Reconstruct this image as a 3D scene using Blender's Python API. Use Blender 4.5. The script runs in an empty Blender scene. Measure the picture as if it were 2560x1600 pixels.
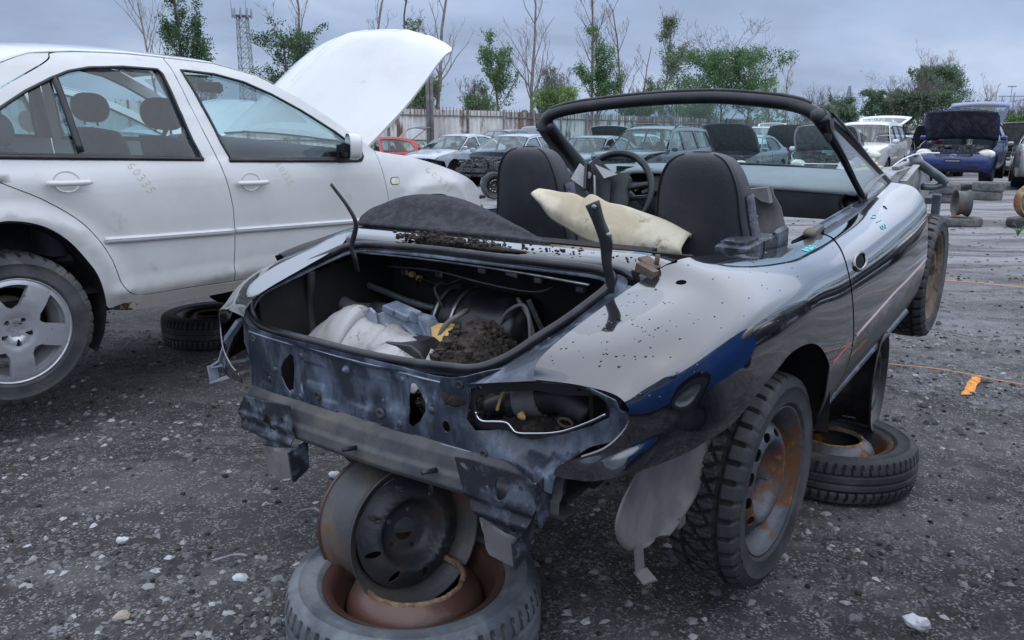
import bpy, bmesh, math, random
import numpy as np
from mathutils import Matrix, Vector
from mathutils.geometry import delaunay_2d_cdt
# ---------------------------------------------------------------- camera, sky, sun, exposure
C = bpy.context.scene.collection
SC = bpy.context.scene
R_ = math.radians
cam_d = bpy.data.cameras.new('camera')
cam_d.sensor_width = 36.0
cam_d.lens = 36.0 * 2000 / 2560
cam_d.clip_start = 0.05
cam_d.clip_end = 4000
cam = bpy.data.objects.new('camera', cam_d)
C.objects.link(cam)
cam.location = (0, 0, 1.3)
cam.rotation_euler = (math.pi / 2 - math.atan(478 / 2000), 0, 0)
SC.camera = cam
SUN_EL, SUN_AZ = R_(58), R_(112)      # azimuth clockwise from +Y
w = bpy.data.worlds.new('World')
SC.world = w
w.use_nodes = True
nt = w.node_tree
nt.nodes.clear()
def _n(t, **k):
    n = nt.nodes.new(t)
    for a, b in k.items(): setattr(n, a, b)
    return n
L_ = lambda a, b: nt.links.new(a, b)
sky = _n('ShaderNodeTexSky', sky_type='NISHITA', sun_disc=False)
sky.sun_elevation = SUN_EL
sky.sun_rotation = SUN_AZ
sky.air_density = 1.2; sky.dust_density = 2.5; sky.ozone_density = 2.0
tc = _n('ShaderNodeTexCoord')
sep = _n('ShaderNodeSeparateXYZ'); L_(tc.outputs['Generated'], sep.inputs[0])
zc = _n('ShaderNodeMath', operation='MAXIMUM'); L_(sep.outputs['Z'], zc.inputs[0]); zc.inputs[1].default_value = 0.0
za = _n('ShaderNodeMath', operation='ADD'); L_(zc.outputs[0], za.inputs[0]); za.inputs[1].default_value = 0.22
dx = _n('ShaderNodeMath', operation='DIVIDE'); L_(sep.outputs['X'], dx.inputs[0]); L_(za.outputs[0], dx.inputs[1])
dy = _n('ShaderNodeMath', operation='DIVIDE'); L_(sep.outputs['Y'], dy.inputs[0]); L_(za.outputs[0], dy.inputs[1])
cmb = _n('ShaderNodeCombineXYZ'); L_(dx.outputs[0], cmb.inputs[0]); L_(dy.outputs[0], cmb.inputs[1])
n1 = _n('ShaderNodeTexNoise'); n1.inputs['Scale'].default_value = 0.75; n1.inputs['Detail'].default_value = 7
n1.inputs['Roughness'].default_value = 0.52; n1.inputs['Distortion'].default_value = 0.35
L_(cmb.outputs[0], n1.inputs['Vector'])
cr1 = _n('ShaderNodeValToRGB'); L_(n1.outputs['Fac'], cr1.inputs[0])
e = cr1.color_ramp.elements
e[0].position = 0.34; e[0].color = (2.1, 2.7, 4.0, 1)
e[1].position = 0.70; e[1].color = (5.2, 5.9, 7.4, 1)
m1 = cr1.color_ramp.elements.new(0.52); m1.color = (3.2, 4.05, 5.9, 1)
# a brighter, bluer band of sky low on the right, heavier cloud on the left
az = _n('ShaderNodeMapRange'); L_(sep.outputs['X'], az.inputs[0])
az.inputs[1].default_value = -0.6; az.inputs[2].default_value = 0.6; az.inputs[3].default_value = 0.90; az.inputs[4].default_value = 1.14
vs = _n('ShaderNodeVectorMath', operation='SCALE'); L_(cr1.outputs[0], vs.inputs[0]); L_(az.outputs[0], vs.inputs[3])
# an overcast sky is brighter overhead than near the horizon
zen = _n('ShaderNodeMapRange'); zen.interpolation_type = 'SMOOTHSTEP'; L_(sep.outputs['Z'], zen.inputs[0])
zen.inputs[1].default_value = 0.10; zen.inputs[2].default_value = 0.58; zen.inputs[3].default_value = 1.0; zen.inputs[4].default_value = 2.5
vs2 = _n('ShaderNodeVectorMath', operation='SCALE'); L_(vs.outputs[0], vs2.inputs[0]); L_(zen.outputs[0], vs2.inputs[3]); vs = vs2
ntl = _n('ShaderNodeMix', data_type='RGBA'); ntl.inputs[7].default_value = (12.4, 13.4, 15.2, 1)
zn2 = _n('ShaderNodeMapRange'); zn2.interpolation_type = 'SMOOTHSTEP'; L_(sep.outputs['Z'], zn2.inputs[0]); zn2.inputs[1].default_value = 0.14; zn2.inputs[2].default_value = 0.6; zn2.inputs[4].default_value = 0.75
L_(zn2.outputs[0], ntl.inputs[0]); L_(vs.outputs[0], ntl.inputs[6])
class _q: outputs = [ntl.outputs[2]]
vs = _q
mx = _n('ShaderNodeMix', data_type='RGBA'); mx.inputs[0].default_value = 0.86
L_(sky.outputs[0], mx.inputs[6]); L_(vs.outputs[0], mx.inputs[7])
bg = _n('ShaderNodeBackground'); bg.inputs[1].default_value = 0.1
L_(mx.outputs[2], bg.inputs[0])
wo = _n('ShaderNodeOutputWorld'); L_(bg.outputs[0], wo.inputs[0])
sd = bpy.data.lights.new('sun', 'SUN')
sd.energy = 0.6; sd.angle = R_(130); sd.color = (1.0, 0.96, 0.9)
so = bpy.data.objects.new('sun', sd); C.objects.link(so)
so.rotation_euler = (math.pi / 2 - SUN_EL, 0, -SUN_AZ + math.pi)
so.rotation_euler = Vector((math.sin(SUN_AZ) * math.cos(SUN_EL), math.cos(SUN_AZ) * math.cos(SUN_EL), math.sin(SUN_EL))).to_track_quat('Z', 'Y').to_euler()
SC.view_settings.view_transform = 'Standard'
SC.view_settings.look = 'None'
SC.view_settings.exposure = 0.36
SC.view_settings.gamma = 1.0
# ---------------------------------------------------------------- helpers
rnd = random.Random(11)
RS = np.random.RandomState(5)
def tag(o, label=None, cat=None, group=None, kind=None):
    for k, v in (('label', label), ('category', cat), ('group', group), ('kind', kind)):
        if v: o[k] = v
    return o
def thing(name, label, cat, loc=(0, 0, 0), rot=(0, 0, 0), group=None, scale=None):
    o = bpy.data.objects.new(name, None); C.objects.link(o)
    o.empty_display_size = 0.1
    o.location = loc; o.rotation_euler = rot
    if scale: o.scale = (scale,) * 3
    return tag(o, label, cat, group)
def place(o, loc, rot=(0, 0, 0)):
    o.location = loc; o.rotation_euler = rot; return o
def copy_tree(o, parent=None):
    c = o.copy(); C.objects.link(c); c.parent = parent
    for ch in list(o.children): copy_tree(ch, c)
    return c
def link(name, me, m, parent=None, label=None):
    o = bpy.data.objects.new(name, me); C.objects.link(o)
    if m is not None and not me.materials:
        for q in (m if isinstance(m, (list, tuple)) else [m]): me.materials.append(q)
    if parent is not None: o.parent = parent
    if label: o['label'] = label
    return o
class MB:
    """collects shapes for ONE mesh"""
    def __init__(s): s.v = []; s.f = []; s.mi = []; s.sm = []
    def add(s, V, Fc, mi=0, smooth=False, M=None):
        V = np.asarray(V, float)
        if M is not None:
            M = np.array(M); V = V @ M[:3, :3].T + M[:3, 3]
        b = len(s.v); s.v.extend(map(tuple, V))
        for f in Fc: s.f.append([i + b for i in f])
        s.mi += [mi] * len(Fc); s.sm += [smooth] * len(Fc); return s
    def box(s, c, d, mi=0, M=None, taper=1.0, bev=0.0):
        x, y, z = [q / 2 for q in d]; t = taper
        if bev > 0:
            b = min(bev, x * .9, y * .9, z * .9); V = []; 
            # rounded box from three nested rings
            rings = [(-z, x - b, y - b), (-z + b, x, y), (z - b, x * t, y * t), (z, (x - b) * t, (y - b) * t)]
            for zz, hx, hy in rings:
                k = min(b, hx * .5, hy * .5)
                V += [(hx, hy - k, zz), (hx - k, hy, zz), (-hx + k, hy, zz), (-hx, hy - k, zz), (-hx, -hy + k, zz), (-hx + k, -hy, zz), (hx - k, -hy, zz), (hx, -hy + k, zz)]
            Fc = [[r * 8 + i, r * 8 + (i + 1) % 8, r * 8 + 8 + (i + 1) % 8, r * 8 + 8 + i] for r in range(3) for i in range(8)]
            Fc += [list(range(7, -1, -1)), list(range(24, 32))]
        else:
            V = [(-x, -y, -z), (x, -y, -z), (x, y, -z), (-x, y, -z), (-x * t, -y * t, z), (x * t, -y * t, z), (x * t, y * t, z), (-x * t, y * t, z)]
            Fc = [[3, 2, 1, 0], [4, 5, 6, 7], [0, 1, 5, 4], [1, 2, 6, 5], [2, 3, 7, 6], [3, 0, 4, 7]]
        V = np.array(V)
        if M is not None: V = V @ np.array(M)[:3, :3].T
        return s.add(V + np.array(c), Fc, mi)
    def bar(s, a, b, wd, th, up=(0, 0, 1), mi=0, bev=0.0):
        a, b = Vector(a), Vector(b); d = b - a; L = d.length; z = d.normalized(); u = Vector(up)
        x = u.cross(z)
        if x.length < 1e-4: x = Vector((1, 0, 0)).cross(z)
        x.normalize(); y = z.cross(x)
        M = Matrix((x, y, z)).transposed()
        return s.box(((a + b) / 2)[:], (wd, th, L), mi, M, bev=bev)
    def tube(s, P, r, n=8, closed=False, mi=0, cap=True, flat=1.0, smooth=True, up=None):
        P = np.asarray(P, float); m = len(P)
        r = np.broadcast_to(np.asarray(r, float), (m,))
        if closed: T = np.roll(P, -1, 0) - np.roll(P, 1, 0)
        else:
            T = np.gradient(P, axis=0)
        T /= np.linalg.norm(T, axis=1)[:, None] + 1e-12
        u = np.array(up if up is not None else ([0, 0, 1] if abs(T[0][2]) < .9 else [1, 0, 0]), float)
        V = []
        for i in range(m):
            a = u - T[i] * (u @ T[i]); a /= np.linalg.norm(a) + 1e-12
            if up is None: u = a
            b = np.cross(T[i], a)
            for k in range(n):
                th = 2 * math.pi * k / n
                V.append(P[i] + r[i] * (math.cos(th) * a * flat + math.sin(th) * b))
        Fc = []
        for i in range(m if closed else m - 1):
            j = (i + 1) % m
            for k in range(n): Fc.append([i * n + k, i * n + (k + 1) % n, j * n + (k + 1) % n, j * n + k][::-1])
        if cap and not closed: Fc += [list(range(n)), [(m - 1) * n + k for k in range(n)][::-1]]
        return s.add(V, Fc, mi, smooth)
    def lathe(s, prof, n=48, M=None, mi=0, axis='y', smooth=True, closed=False, a0=0, a1=2 * math.pi):
        """prof: (radius, along-axis) pairs"""
        full = abs(a1 - a0 - 2 * math.pi) < 1e-6; m = len(prof); V = []
        nn = n if full else n + 1
        for i in range(nn):
            a = a0 + (a1 - a0) * i / n; c, q = math.cos(a), math.sin(a)
            for r, h in prof:
                V.append((r * c, h, r * q) if axis == 'y' else ((r * c, r * q, h) if axis == 'z' else (h, r * c, r * q)))
        Fc = []
        for i in range(n):
            j = (i + 1) % nn
            for k in range(m if closed else m - 1):
                l = (k + 1) % m; Fc.append([i * m + k, i * m + l, j * m + l, j * m + k])
        return s.add(V, Fc, mi, smooth, M)
    def grid(s, G, mi=0, smooth=True, flip=False, cu=False, cv=False):
        G = np.asarray(G, float); a, b = G.shape[:2]; Fc = []
        for i in range(a if cu else a - 1):
            for j in range(b if cv else b - 1):
                i2, j2 = (i + 1) % a, (j + 1) % b
                q = [i * b + j, i2 * b + j, i2 * b + j2, i * b + j2]
                Fc.append(q[::-1] if flip else q)
        return s.add(G.reshape(-1, 3), Fc, mi, smooth)
    def prism(s, poly, h0, h1, axis='z', mi=0, M=None):
        n = len(poly)
        f = {'z': lambda p, h: (p[0], p[1], h), 'y': lambda p, h: (p[0], h, p[1]), 'x': lambda p, h: (h, p[0], p[1])}[axis]
        V = [f(p, h0) for p in poly] + [f(p, h1) for p in poly]
        Fc = [list(range(n))[::-1], list(range(n, 2 * n))] + [[i, (i + 1) % n, n + (i + 1) % n, n + i] for i in range(n)]
        return s.add(V, Fc, mi, False, M)
    def blob(s, c, r, n=6, amp=.25, mi=0, seed=0, smooth=True, M=None, flat=1.0):
        q = np.random.RandomState(seed); r = np.broadcast_to(np.asarray(r, float), (3,)); V = []; nu, nv = 2 * n, n
        ph = q.uniform(0, 6.28, 6)
        for i in range(nv + 1):
            t = math.pi * i / nv
            for j in range(nu):
                p = 2 * math.pi * j / nu
                d = np.array((math.sin(t) * math.cos(p), math.sin(t) * math.sin(p), math.cos(t)))
                k = 1 + amp * (math.sin(3 * d[0] + ph[0]) * math.sin(3 * d[1] + ph[1]) + .6 * math.sin(7 * d[2] + ph[2]) * math.sin(6 * d[0] + ph[3])) + amp * .35 * q.uniform(-1, 1) * math.sin(t)
                V.append(d * k * r)
        Fc = [[i * nu + j, i * nu + nu + j, i * nu + nu + (j + 1) % nu, i * nu + (j + 1) % nu] for i in range(nv) for j in range(nu)]
        V = np.array(V)
        if M is not None: V = V @ np.array(M)[:3, :3].T
        return s.add(V + np.array(c), Fc, mi, smooth)
    def build(s, name, m, parent=None, label=None, bevel=0, subd=0, solid=0):
        me = bpy.data.meshes.new(name)
        me.from_pydata([tuple(map(float, v)) for v in s.v], [], s.f)
        me.polygons.foreach_set('material_index', s.mi); me.polygons.foreach_set('use_smooth', s.sm)
        me.update()
        o = link(name, me, m, parent, label)
        if solid: mo = o.modifiers.new('t', 'SOLIDIFY'); mo.thickness = solid; mo.offset = 0
        if bevel: mo = o.modifiers.new('b', 'BEVEL'); mo.width = bevel; mo.segments = 2; mo.limit_method = 'ANGLE'
        if subd: mo = o.modifiers.new('s', 'SUBSURF'); mo.levels = subd; mo.render_levels = subd
        return o
def cr(P, t):
    P = np.asarray(P, float); n = len(P); t = np.clip(np.asarray(t, float), 0, n - 1)
    i = np.minimum(t.astype(int), n - 2); f = t - i
    Pe = np.concatenate([[2 * P[0] - P[1]], P, [2 * P[-1] - P[-2]]])
    f = f.reshape((-1,) + (1,) * (P.ndim - 1))
    a, b, c, d = Pe[i], Pe[i + 1], Pe[i + 2], Pe[i + 3]
    return .5 * ((2 * b) + (c - a) * f + (2 * a - 5 * b + 4 * c - d) * f * f + (-a + 3 * b - 3 * c + d) * f ** 3)
def spl(P, n=8, closed=False):
    """smooth curve through the points"""
    P = np.asarray(P, float)
    if closed:
        Q = np.concatenate([P[-3:], P, P[:3]]); m = len(P)
        return cr(Q, np.linspace(3, 3 + m, m * n, endpoint=False))
    return cr(P, np.linspace(0, len(P) - 1, (len(P) - 1) * n + 1))
class Net:
    def __init__(s, rows): s.P = np.array(rows, float)
    def __call__(s, u, v):
        u = np.asarray(u, float).ravel(); v = np.asarray(v, float).ravel()
        Cc = cr(s.P, u); n = Cc.shape[1]; v = np.clip(v, 0, n - 1); i = np.minimum(v.astype(int), n - 2); f = (v - i)[:, None]
        Ce = np.concatenate([2 * Cc[:, :1] - Cc[:, 1:2], Cc, 2 * Cc[:, -1:] - Cc[:, -2:-1]], 1); m = np.arange(len(u))
        a, b, c, d = Ce[m, i], Ce[m, i + 1], Ce[m, i + 2], Ce[m, i + 3]
        return .5 * ((2 * b) + (c - a) * f + (2 * a - 5 * b + 4 * c - d) * f * f + (-a + 3 * b - 3 * c + d) * f ** 3)
def inpoly(P, poly):
    x, y = P[:, 0], P[:, 1]; r = np.zeros(len(P), bool); n = len(poly)
    for i in range(n):
        x1, y1 = poly[i]; x2, y2 = poly[(i + 1) % n]
        c = ((y1 > y) != (y2 > y)); xi = (x2 - x1) * (y - y1) / ((y2 - y1) if y2 != y1 else 1e-12) + x1
        r ^= c & (x < xi)
    return r
def dens(poly, st):
    out = []; n = len(poly); poly = [np.array(p, float) for p in poly]
    for i in range(n):
        a, b = poly[i], poly[(i + 1) % n]; k = max(1, int(math.ceil(np.abs((b - a) / st).max())))
        for j in range(k): out.append(a + (b - a) * j / k)
    return np.array(out)
def panel(name, S, outline, holes=(), step=(.03, .03), thick=.003, mat=None, parent=None, label=None, flip=False, sharp=False):
    """sheet with real holes on the surface S(u,v); analytic normals, thickness and closed rim"""
    st = np.array(step, float)
    loops = [dens(outline, st)] + [dens(h, st * .7) for h in holes]
    B = np.concatenate(loops); E = []; b = 0
    for l in loops:
        m = len(l); E += [(b + i, b + (i + 1) % m) for i in range(m)]; b += m
    lo, hi = loops[0].min(0), loops[0].max(0)
    gu = np.arange(lo[0] + st[0] / 2, hi[0], st[0]); gv = np.arange(lo[1] + st[1] / 2, hi[1], st[1])
    G = np.array(np.meshgrid(gu, gv, indexing='ij')).reshape(2, -1).T
    if len(G):
        k = inpoly(G, loops[0])
        for h in loops[1:]: k &= ~inpoly(G, h)
        G = G[k]
        if len(G):
            d = np.full(len(G), 9.)
            for l in loops:
                for c in range(0, len(l), 200): d = np.minimum(d, np.sqrt((((G[:, None] - l[None, c:c + 200]) / st) ** 2).sum(2)).min(1))
            G = G[d > .4]
    allp = np.concatenate([B, G]) if len(G) else B
    sc = allp / st
    r = delaunay_2d_cdt([Vector(p) for p in sc], E, [], 0, 1e-5)
    V2 = np.array([tuple(v) for v in r[0]]) * st; T = np.array([f for f in r[2]])
    c = V2[T].mean(1); k = inpoly(c, loops[0])
    for h in loops[1:]: k &= ~inpoly(c, h)
    T = T[k]; used = np.unique(T); mp = -np.ones(len(V2), int); mp[used] = np.arange(len(used)); T = mp[T]; V2 = V2[used]
    u, v = V2[:, 0], V2[:, 1]; e = 1e-3
    X = S(u, v); N = np.cross(S(u + e * st[0] * 30, v) - S(u - e * st[0] * 30, v), S(u, v + e * st[1] * 30) - S(u, v - e * st[1] * 30))
    N /= np.linalg.norm(N, axis=1)[:, None] + 1e-12
    if flip: N = -N
    a, b_, c_ = X[T[:, 0]], X[T[:, 1]], X[T[:, 2]]
    fn = np.cross(b_ - a, c_ - a); bad = (fn * N[T[:, 0]]).sum(1) < 0; T[bad] = T[bad][:, ::-1]
    n = len(X)
    # boundary edges
    ed = {}
    for t in T:
        for i in range(3):
            p, q = int(t[i]), int(t[(i + 1) % 3]); ed[(p, q)] = ed.get((p, q), 0) + 1
    bd = [(p, q) for (p, q) in ed if (q, p) not in ed]
    if thick > 0:
        Y = X - N * thick; VV = [X, Y]; NN = [N, -N]
        Fc = [list(map(int, t)) for t in T] + [[int(t[2]) + n, int(t[1]) + n, int(t[0]) + n] for t in T]
        base = 2 * n; rv, rn = [], []
        for p, q in bd:
            k = base + len(rv); rv += [X[p], X[q], Y[q], Y[p]]
            nn = np.cross(X[q] - X[p], N[p]); nn /= np.linalg.norm(nn) + 1e-12; rn += [nn] * 4
            Fc.append([k + 1, k, k + 3, k + 2])
        if rv: VV.append(np.array(rv)); NN.append(np.array(rn))
        VV = np.concatenate(VV); NN = np.concatenate(NN)
    else: VV, NN, Fc = X, N, [list(map(int, t)) for t in T]
    me = bpy.data.meshes.new(name); me.from_pydata([tuple(map(float, p)) for p in VV], [], Fc); me.update()
    me.polygons.foreach_set('use_smooth', [not sharp] * len(me.polygons))
    if not sharp: me.normals_split_custom_set_from_vertices([tuple(map(float, p)) for p in NN])
    return link(name, me, mat, parent, label)
mir = lambda S: (lambda u, v: S(u, v) * np.array([1, -1, 1.]))
def ell(cx, cy, rx, ry, n=16, a=0):
    return [(cx + rx * math.cos(t) * math.cos(a) - ry * math.sin(t) * math.sin(a), cy + rx * math.cos(t) * math.sin(a) + ry * math.sin(t) * math.cos(a)) for t in np.linspace(0, 2 * math.pi, n, endpoint=False)]
def rrect(x0, y0, x1, y1, r, n=4):
    out = []
    for cx, cy, a in ((x1 - r, y1 - r, 0), (x0 + r, y1 - r, 90), (x0 + r, y0 + r, 180), (x1 - r, y0 + r, 270)):
        for k in range(n + 1):
            t = math.radians(a + 90 * k / n); out.append((cx + r * math.cos(t), cy + r * math.sin(t)))
    return out
def multi(name, items, m, parent=None):
    """one object per small repeated piece; items: functions that fill an MB"""
    for it in items:
        b = MB(); it(b); b.build(name, m, parent)
def sint(r, xs, ys): return sum(np.interp(r + d, xs, ys) for d in (-.05, -.03, -.015, 0, .015, .03, .05)) / 7
def plane_map(o, eu, ev):
    o, eu, ev = map(lambda q: np.array(q, float), (o, eu, ev))
    return lambda u, v: o + np.outer(np.asarray(u, float).ravel(), eu) + np.outer(np.asarray(v, float).ravel(), ev)
def RX(a): return Matrix.Rotation(a, 4, 'X')
def RY(a): return Matrix.Rotation(a, 4, 'Y')
def RZ(a): return Matrix.Rotation(a, 4, 'Z')
def TR(*p): return Matrix.Translation(p)
# ---------------------------------------------------------------- materials
def mat(name, c1, c2=None, scale=6, lo=.42, hi=.6, rough=.5, rough2=None, metal=0, coat=0, bump=0, bscale=80, c3=None, s3=14, lo3=.55, hi3=.68, detail=7, stretch=None, spec=None, emit=None):
    m = bpy.data.materials.new(name); m.use_nodes = True; t = m.node_tree; N = t.nodes; b = N['Principled BSDF']; lk = t.links.new
    co = N.new('ShaderNodeTexCoord'); vec = co.outputs['Object']
    if stretch:
        mp = N.new('ShaderNodeMapping'); mp.inputs['Scale'].default_value = stretch; lk(vec, mp.inputs[0]); vec = mp.outputs[0]
    b.inputs['Base Color'].default_value = (*c1, 1); b.inputs['Roughness'].default_value = rough; b.inputs['Metallic'].default_value = metal
    b.inputs['Coat Weight'].default_value = coat; b.inputs['Coat Roughness'].default_value = .03
    if spec is not None: b.inputs['Specular IOR Level'].default_value = spec
    def noise(s, d=detail, r=.6):
        n = N.new('ShaderNodeTexNoise'); n.inputs['Scale'].default_value = s; n.inputs['Detail'].default_value = d; n.inputs['Roughness'].default_value = r; lk(vec, n.inputs['Vector']); return n.outputs['Fac']
    def ramp(src, lo, hi):
        r = N.new('ShaderNodeMapRange'); r.interpolation_type = 'SMOOTHSTEP'; lk(src, r.inputs[0]); r.inputs[1].default_value = lo; r.inputs[2].default_value = hi; return r.outputs[0]
    last = None
    if c2:
        f = ramp(noise(scale), lo, hi); x = N.new('ShaderNodeMix'); x.data_type = 'RGBA'; lk(f, x.inputs[0]); x.inputs[6].default_value = (*c1, 1); x.inputs[7].default_value = (*c2, 1); last = x.outputs[2]
        if rough2 is not None:
            y = N.new('ShaderNodeMix'); lk(f, y.inputs[0]); y.inputs[2].default_value = rough; y.inputs[3].default_value = rough2; lk(y.outputs[0], b.inputs['Roughness'])
    if c3:
        f = ramp(noise(s3), lo3, hi3); x = N.new('ShaderNodeMix'); x.data_type = 'RGBA'; lk(f, x.inputs[0])
        if last: lk(last, x.inputs[6])
        else: x.inputs[6].default_value = (*c1, 1)
        x.inputs[7].default_value = (*c3, 1); last = x.outputs[2]
    if last: lk(last, b.inputs['Base Color'])
    if bump:
        bp = N.new('ShaderNodeBump'); bp.inputs['Strength'].default_value = bump; bp.inputs['Distance'].default_value = .01; lk(noise(bscale, 5), bp.inputs['Height']); lk(bp.outputs[0], b.inputs['Normal'])
    if emit: b.inputs['Emission Color'].default_value = (*emit, 1); b.inputs['Emission Strength'].default_value = 1
    return m
def glassm(name, tint=(.72, .86, .86), refl=1.0, rough=.02, dust=.0):
    m = bpy.data.materials.new(name); m.use_nodes = True; t = m.node_tree; N = t.nodes; N.clear(); lk = t.links.new
    tr = N.new('ShaderNodeBsdfTransparent'); tr.inputs[0].default_value = (*tint, 1)
    gl = N.new('ShaderNodeBsdfGlossy'); gl.inputs['Roughness'].default_value = rough; gl.inputs[0].default_value = (.95 * refl,) * 3 + (1,)
    lw = N.new('ShaderNodeLayerWeight'); lw.inputs[0].default_value = .5
    pw = N.new('ShaderNodeMath'); pw.operation = 'POWER'; lk(lw.outputs['Facing'], pw.inputs[0]); pw.inputs[1].default_value = 4.5
    fr = N.new('ShaderNodeMath'); fr.operation = 'MULTIPLY_ADD'; lk(pw.outputs[0], fr.inputs[0]); fr.inputs[1].default_value = .85 * refl; fr.inputs[2].default_value = .06 * refl
    x = N.new('ShaderNodeMixShader'); lk(fr.outputs[0], x.inputs[0]); lk(tr.outputs[0], x.inputs[1]); lk(gl.outputs[0], x.inputs[2]); last = x
    if dust:
        co = N.new('ShaderNodeTexCoord'); n = N.new('ShaderNodeTexNoise'); n.inputs['Scale'].default_value = 4; n.inputs['Detail'].default_value = 8; lk(co.outputs['Object'], n.inputs['Vector'])
        r = N.new('ShaderNodeMapRange'); lk(n.outputs[0], r.inputs[0]); r.inputs[1].default_value = .35; r.inputs[2].default_value = .75; r.inputs[3].default_value = dust * .4; r.inputs[4].default_value = dust
        df = N.new('ShaderNodeBsdfDiffuse'); df.inputs[0].default_value = (.35, .37, .38, 1)
        y = N.new('ShaderNodeMixShader'); lk(r.outputs[0], y.inputs[0]); lk(x.outputs[0], y.inputs[1]); lk(df.outputs[0], y.inputs[2]); last = y
    o = N.new('ShaderNodeOutputMaterial'); lk(last.outputs[0], o.inputs[0]); return m
K = {}
K['black_paint'] = mat('black_paint', (.006, .007, .011), (.013, .014, .018), 5, .45, .75, .07, .16, coat=1.0)
for _k in ('black_paint',):
    _b = K[_k].node_tree.nodes['Principled BSDF']; _b.inputs['IOR'].default_value = 1.65; _b.inputs['Coat IOR'].default_value = 1.85
K['drop'] = mat('drop', (.03, .032, .038), rough=.03, coat=1)
K['dusty_paint'] = mat('dusty_paint', (.020, .027, .044), (.125, .155, .21), 11, .44, .68, .38, .6, coat=.25, bump=.25, bscale=90, c3=(.30, .33, .39), s3=34, lo3=.63, hi3=.74, stretch=(1, 1, .5))
K['pale_metal'] = mat('pale_metal', (.13, .16, .22), (.30, .33, .38), 9, .4, .62, .4, .55, coat=.2, bump=.1, c3=(.03, .04, .06), s3=22, lo3=.6, hi3=.68)
K['beam_grey'] = mat('beam_grey', (.055, .058, .066), (.10, .10, .10), 8, .4, .65, .7, bump=.12, c3=(.13, .12, .105), s3=5, lo3=.52, hi3=.7)
K['bracket'] = mat('bracket', (.018, .021, .03), (.10, .12, .15), 14, .48, .64, .55, bump=.2, c3=(.17, .18, .19), s3=30, lo3=.6, hi3=.68)
K['plastic_grey'] = mat('plastic_grey', (.13, .125, .125), (.20, .19, .18), 7, .4, .65, .6, bump=.08, c3=(.06, .05, .045), s3=4, lo3=.55, hi3=.7)
K['black_plastic'] = mat('black_plastic', (.014, .014, .017), (.035, .036, .04), 9, .5, .7, .5, bump=.12, bscale=200)
K['black_trim'] = mat('black_trim', (.012, .012, .016), (.03, .03, .034), 12, .5, .68, .35, bump=.05)
K['rubber'] = mat('rubber', (.02, .021, .024), (.06, .062, .066), 9, .42, .66, .6, bump=.1)
K['dark'] = mat('dark', (.008, .008, .009), (.02, .018, .016), 6, .45, .7, .85)
K['tyre'] = mat('tyre', (.032, .034, .038), (.08, .08, .084), 5, .4, .66, .72, bump=.25, bscale=90, c3=(.13, .115, .09), s3=9, lo3=.58, hi3=.72)
K['groove'] = mat('groove', (.008, .008, .009), (.02, .019, .018), 20, rough=.9)
K['groove_dusty'] = mat('groove_dusty', (.035, .038, .044), (.06, .062, .066), 20, rough=.9)
K['tyre_dusty'] = mat('tyre_dusty', (.07, .08, .095), (.17, .185, .20), 6, .38, .62, .75, bump=.2, bscale=70, c3=(.16, .14, .11), s3=10, lo3=.6, hi3=.72)
K['tyre_grey'] = mat('tyre_grey', (.08, .08, .082), (.17, .17, .165), 8, .4, .65, .8, bump=.3, bscale=60)
K['rim_rust'] = mat('rim_rust', (.10, .105, .12), (.15, .07, .035), 6, .46, .6, .5, .85, metal=.35, bump=.3, bscale=60, c3=(.33, .17, .06), s3=11, lo3=.58, hi3=.68)
K['rim_brown'] = mat('rim_brown', (.10, .05, .04), (.055, .03, .026), 4, .45, .65, .38, .5, metal=.15, bump=.12, c3=(.16, .13, .10), s3=9, lo3=.6, hi3=.75, coat=.15)
K['rim_edge_rust'] = mat('rim_edge_rust', (.28, .20, .12), (.16, .09, .05), 30, .4, .6, .9, bump=.8, bscale=120)
K['rim_grey'] = mat('rim_grey', (.075, .078, .082), (.13, .115, .10), 5, .42, .62, .55, metal=.25, bump=.2, c3=(.17, .085, .05), s3=6, lo3=.52, hi3=.66)
K['rim_dark'] = mat('rim_dark', (.02, .021, .026), (.045, .042, .045), 6, .42, .62, .45, metal=.4, bump=.15, c3=(.09, .05, .03), s3=9, lo3=.58, hi3=.7)
K['rim_mud'] = mat('rim_mud', (.10, .075, .055), (.17, .125, .09), 8, .4, .62, .85, bump=.4, bscale=70, c3=(.05, .04, .035), s3=14, lo3=.55, hi3=.65)
K['alloy'] = mat('alloy', (.50, .52, .55), (.40, .41, .43), 8, .45, .65, .33, .45, metal=.55, bump=.03, c3=(.22, .21, .19), s3=30, lo3=.62, hi3=.72)
K['steel'] = mat('steel', (.32, .33, .35), (.2, .2, .2), 20, .4, .6, .35, metal=.8)
K['white_paint'] = mat('white_paint', (.60, .61, .60), (.54, .54, .525), 2.2, .45, .72, .18, .3, coat=.7, c3=(.40, .385, .35), s3=5, lo3=.62, hi3=.8)
K['white_dull'] = mat('white_dull', (.42, .41, .40), (.22, .21, .20), 7, .45, .68, .55, bump=.1, c3=(.12, .12, .14), s3=22, lo3=.6, hi3=.68)
K['orange_plastic'] = mat('orange_plastic', (.62, .40, .14), (.48, .30, .12), 10, .4, .6, .5)
K['cream_foam'] = mat('cream_foam', (.60, .55, .42), (.44, .38, .26), 6, .42, .62, .8, bump=.35, bscale=30, c3=(.22, .17, .10), s3=11, lo3=.6, hi3=.7)
K['carpet'] = mat('carpet', (.022, .023, .029), (.045, .046, .054), 40, .4, .62, .95, bump=.6, bscale=260, c3=(.07, .065, .06), s3=6, lo3=.58, hi3=.75)
K['vinyl'] = mat('vinyl', (.020, .021, .028), (.038, .038, .046), 5, .42, .64, .42, .55, bump=.35, bscale=420)
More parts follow.
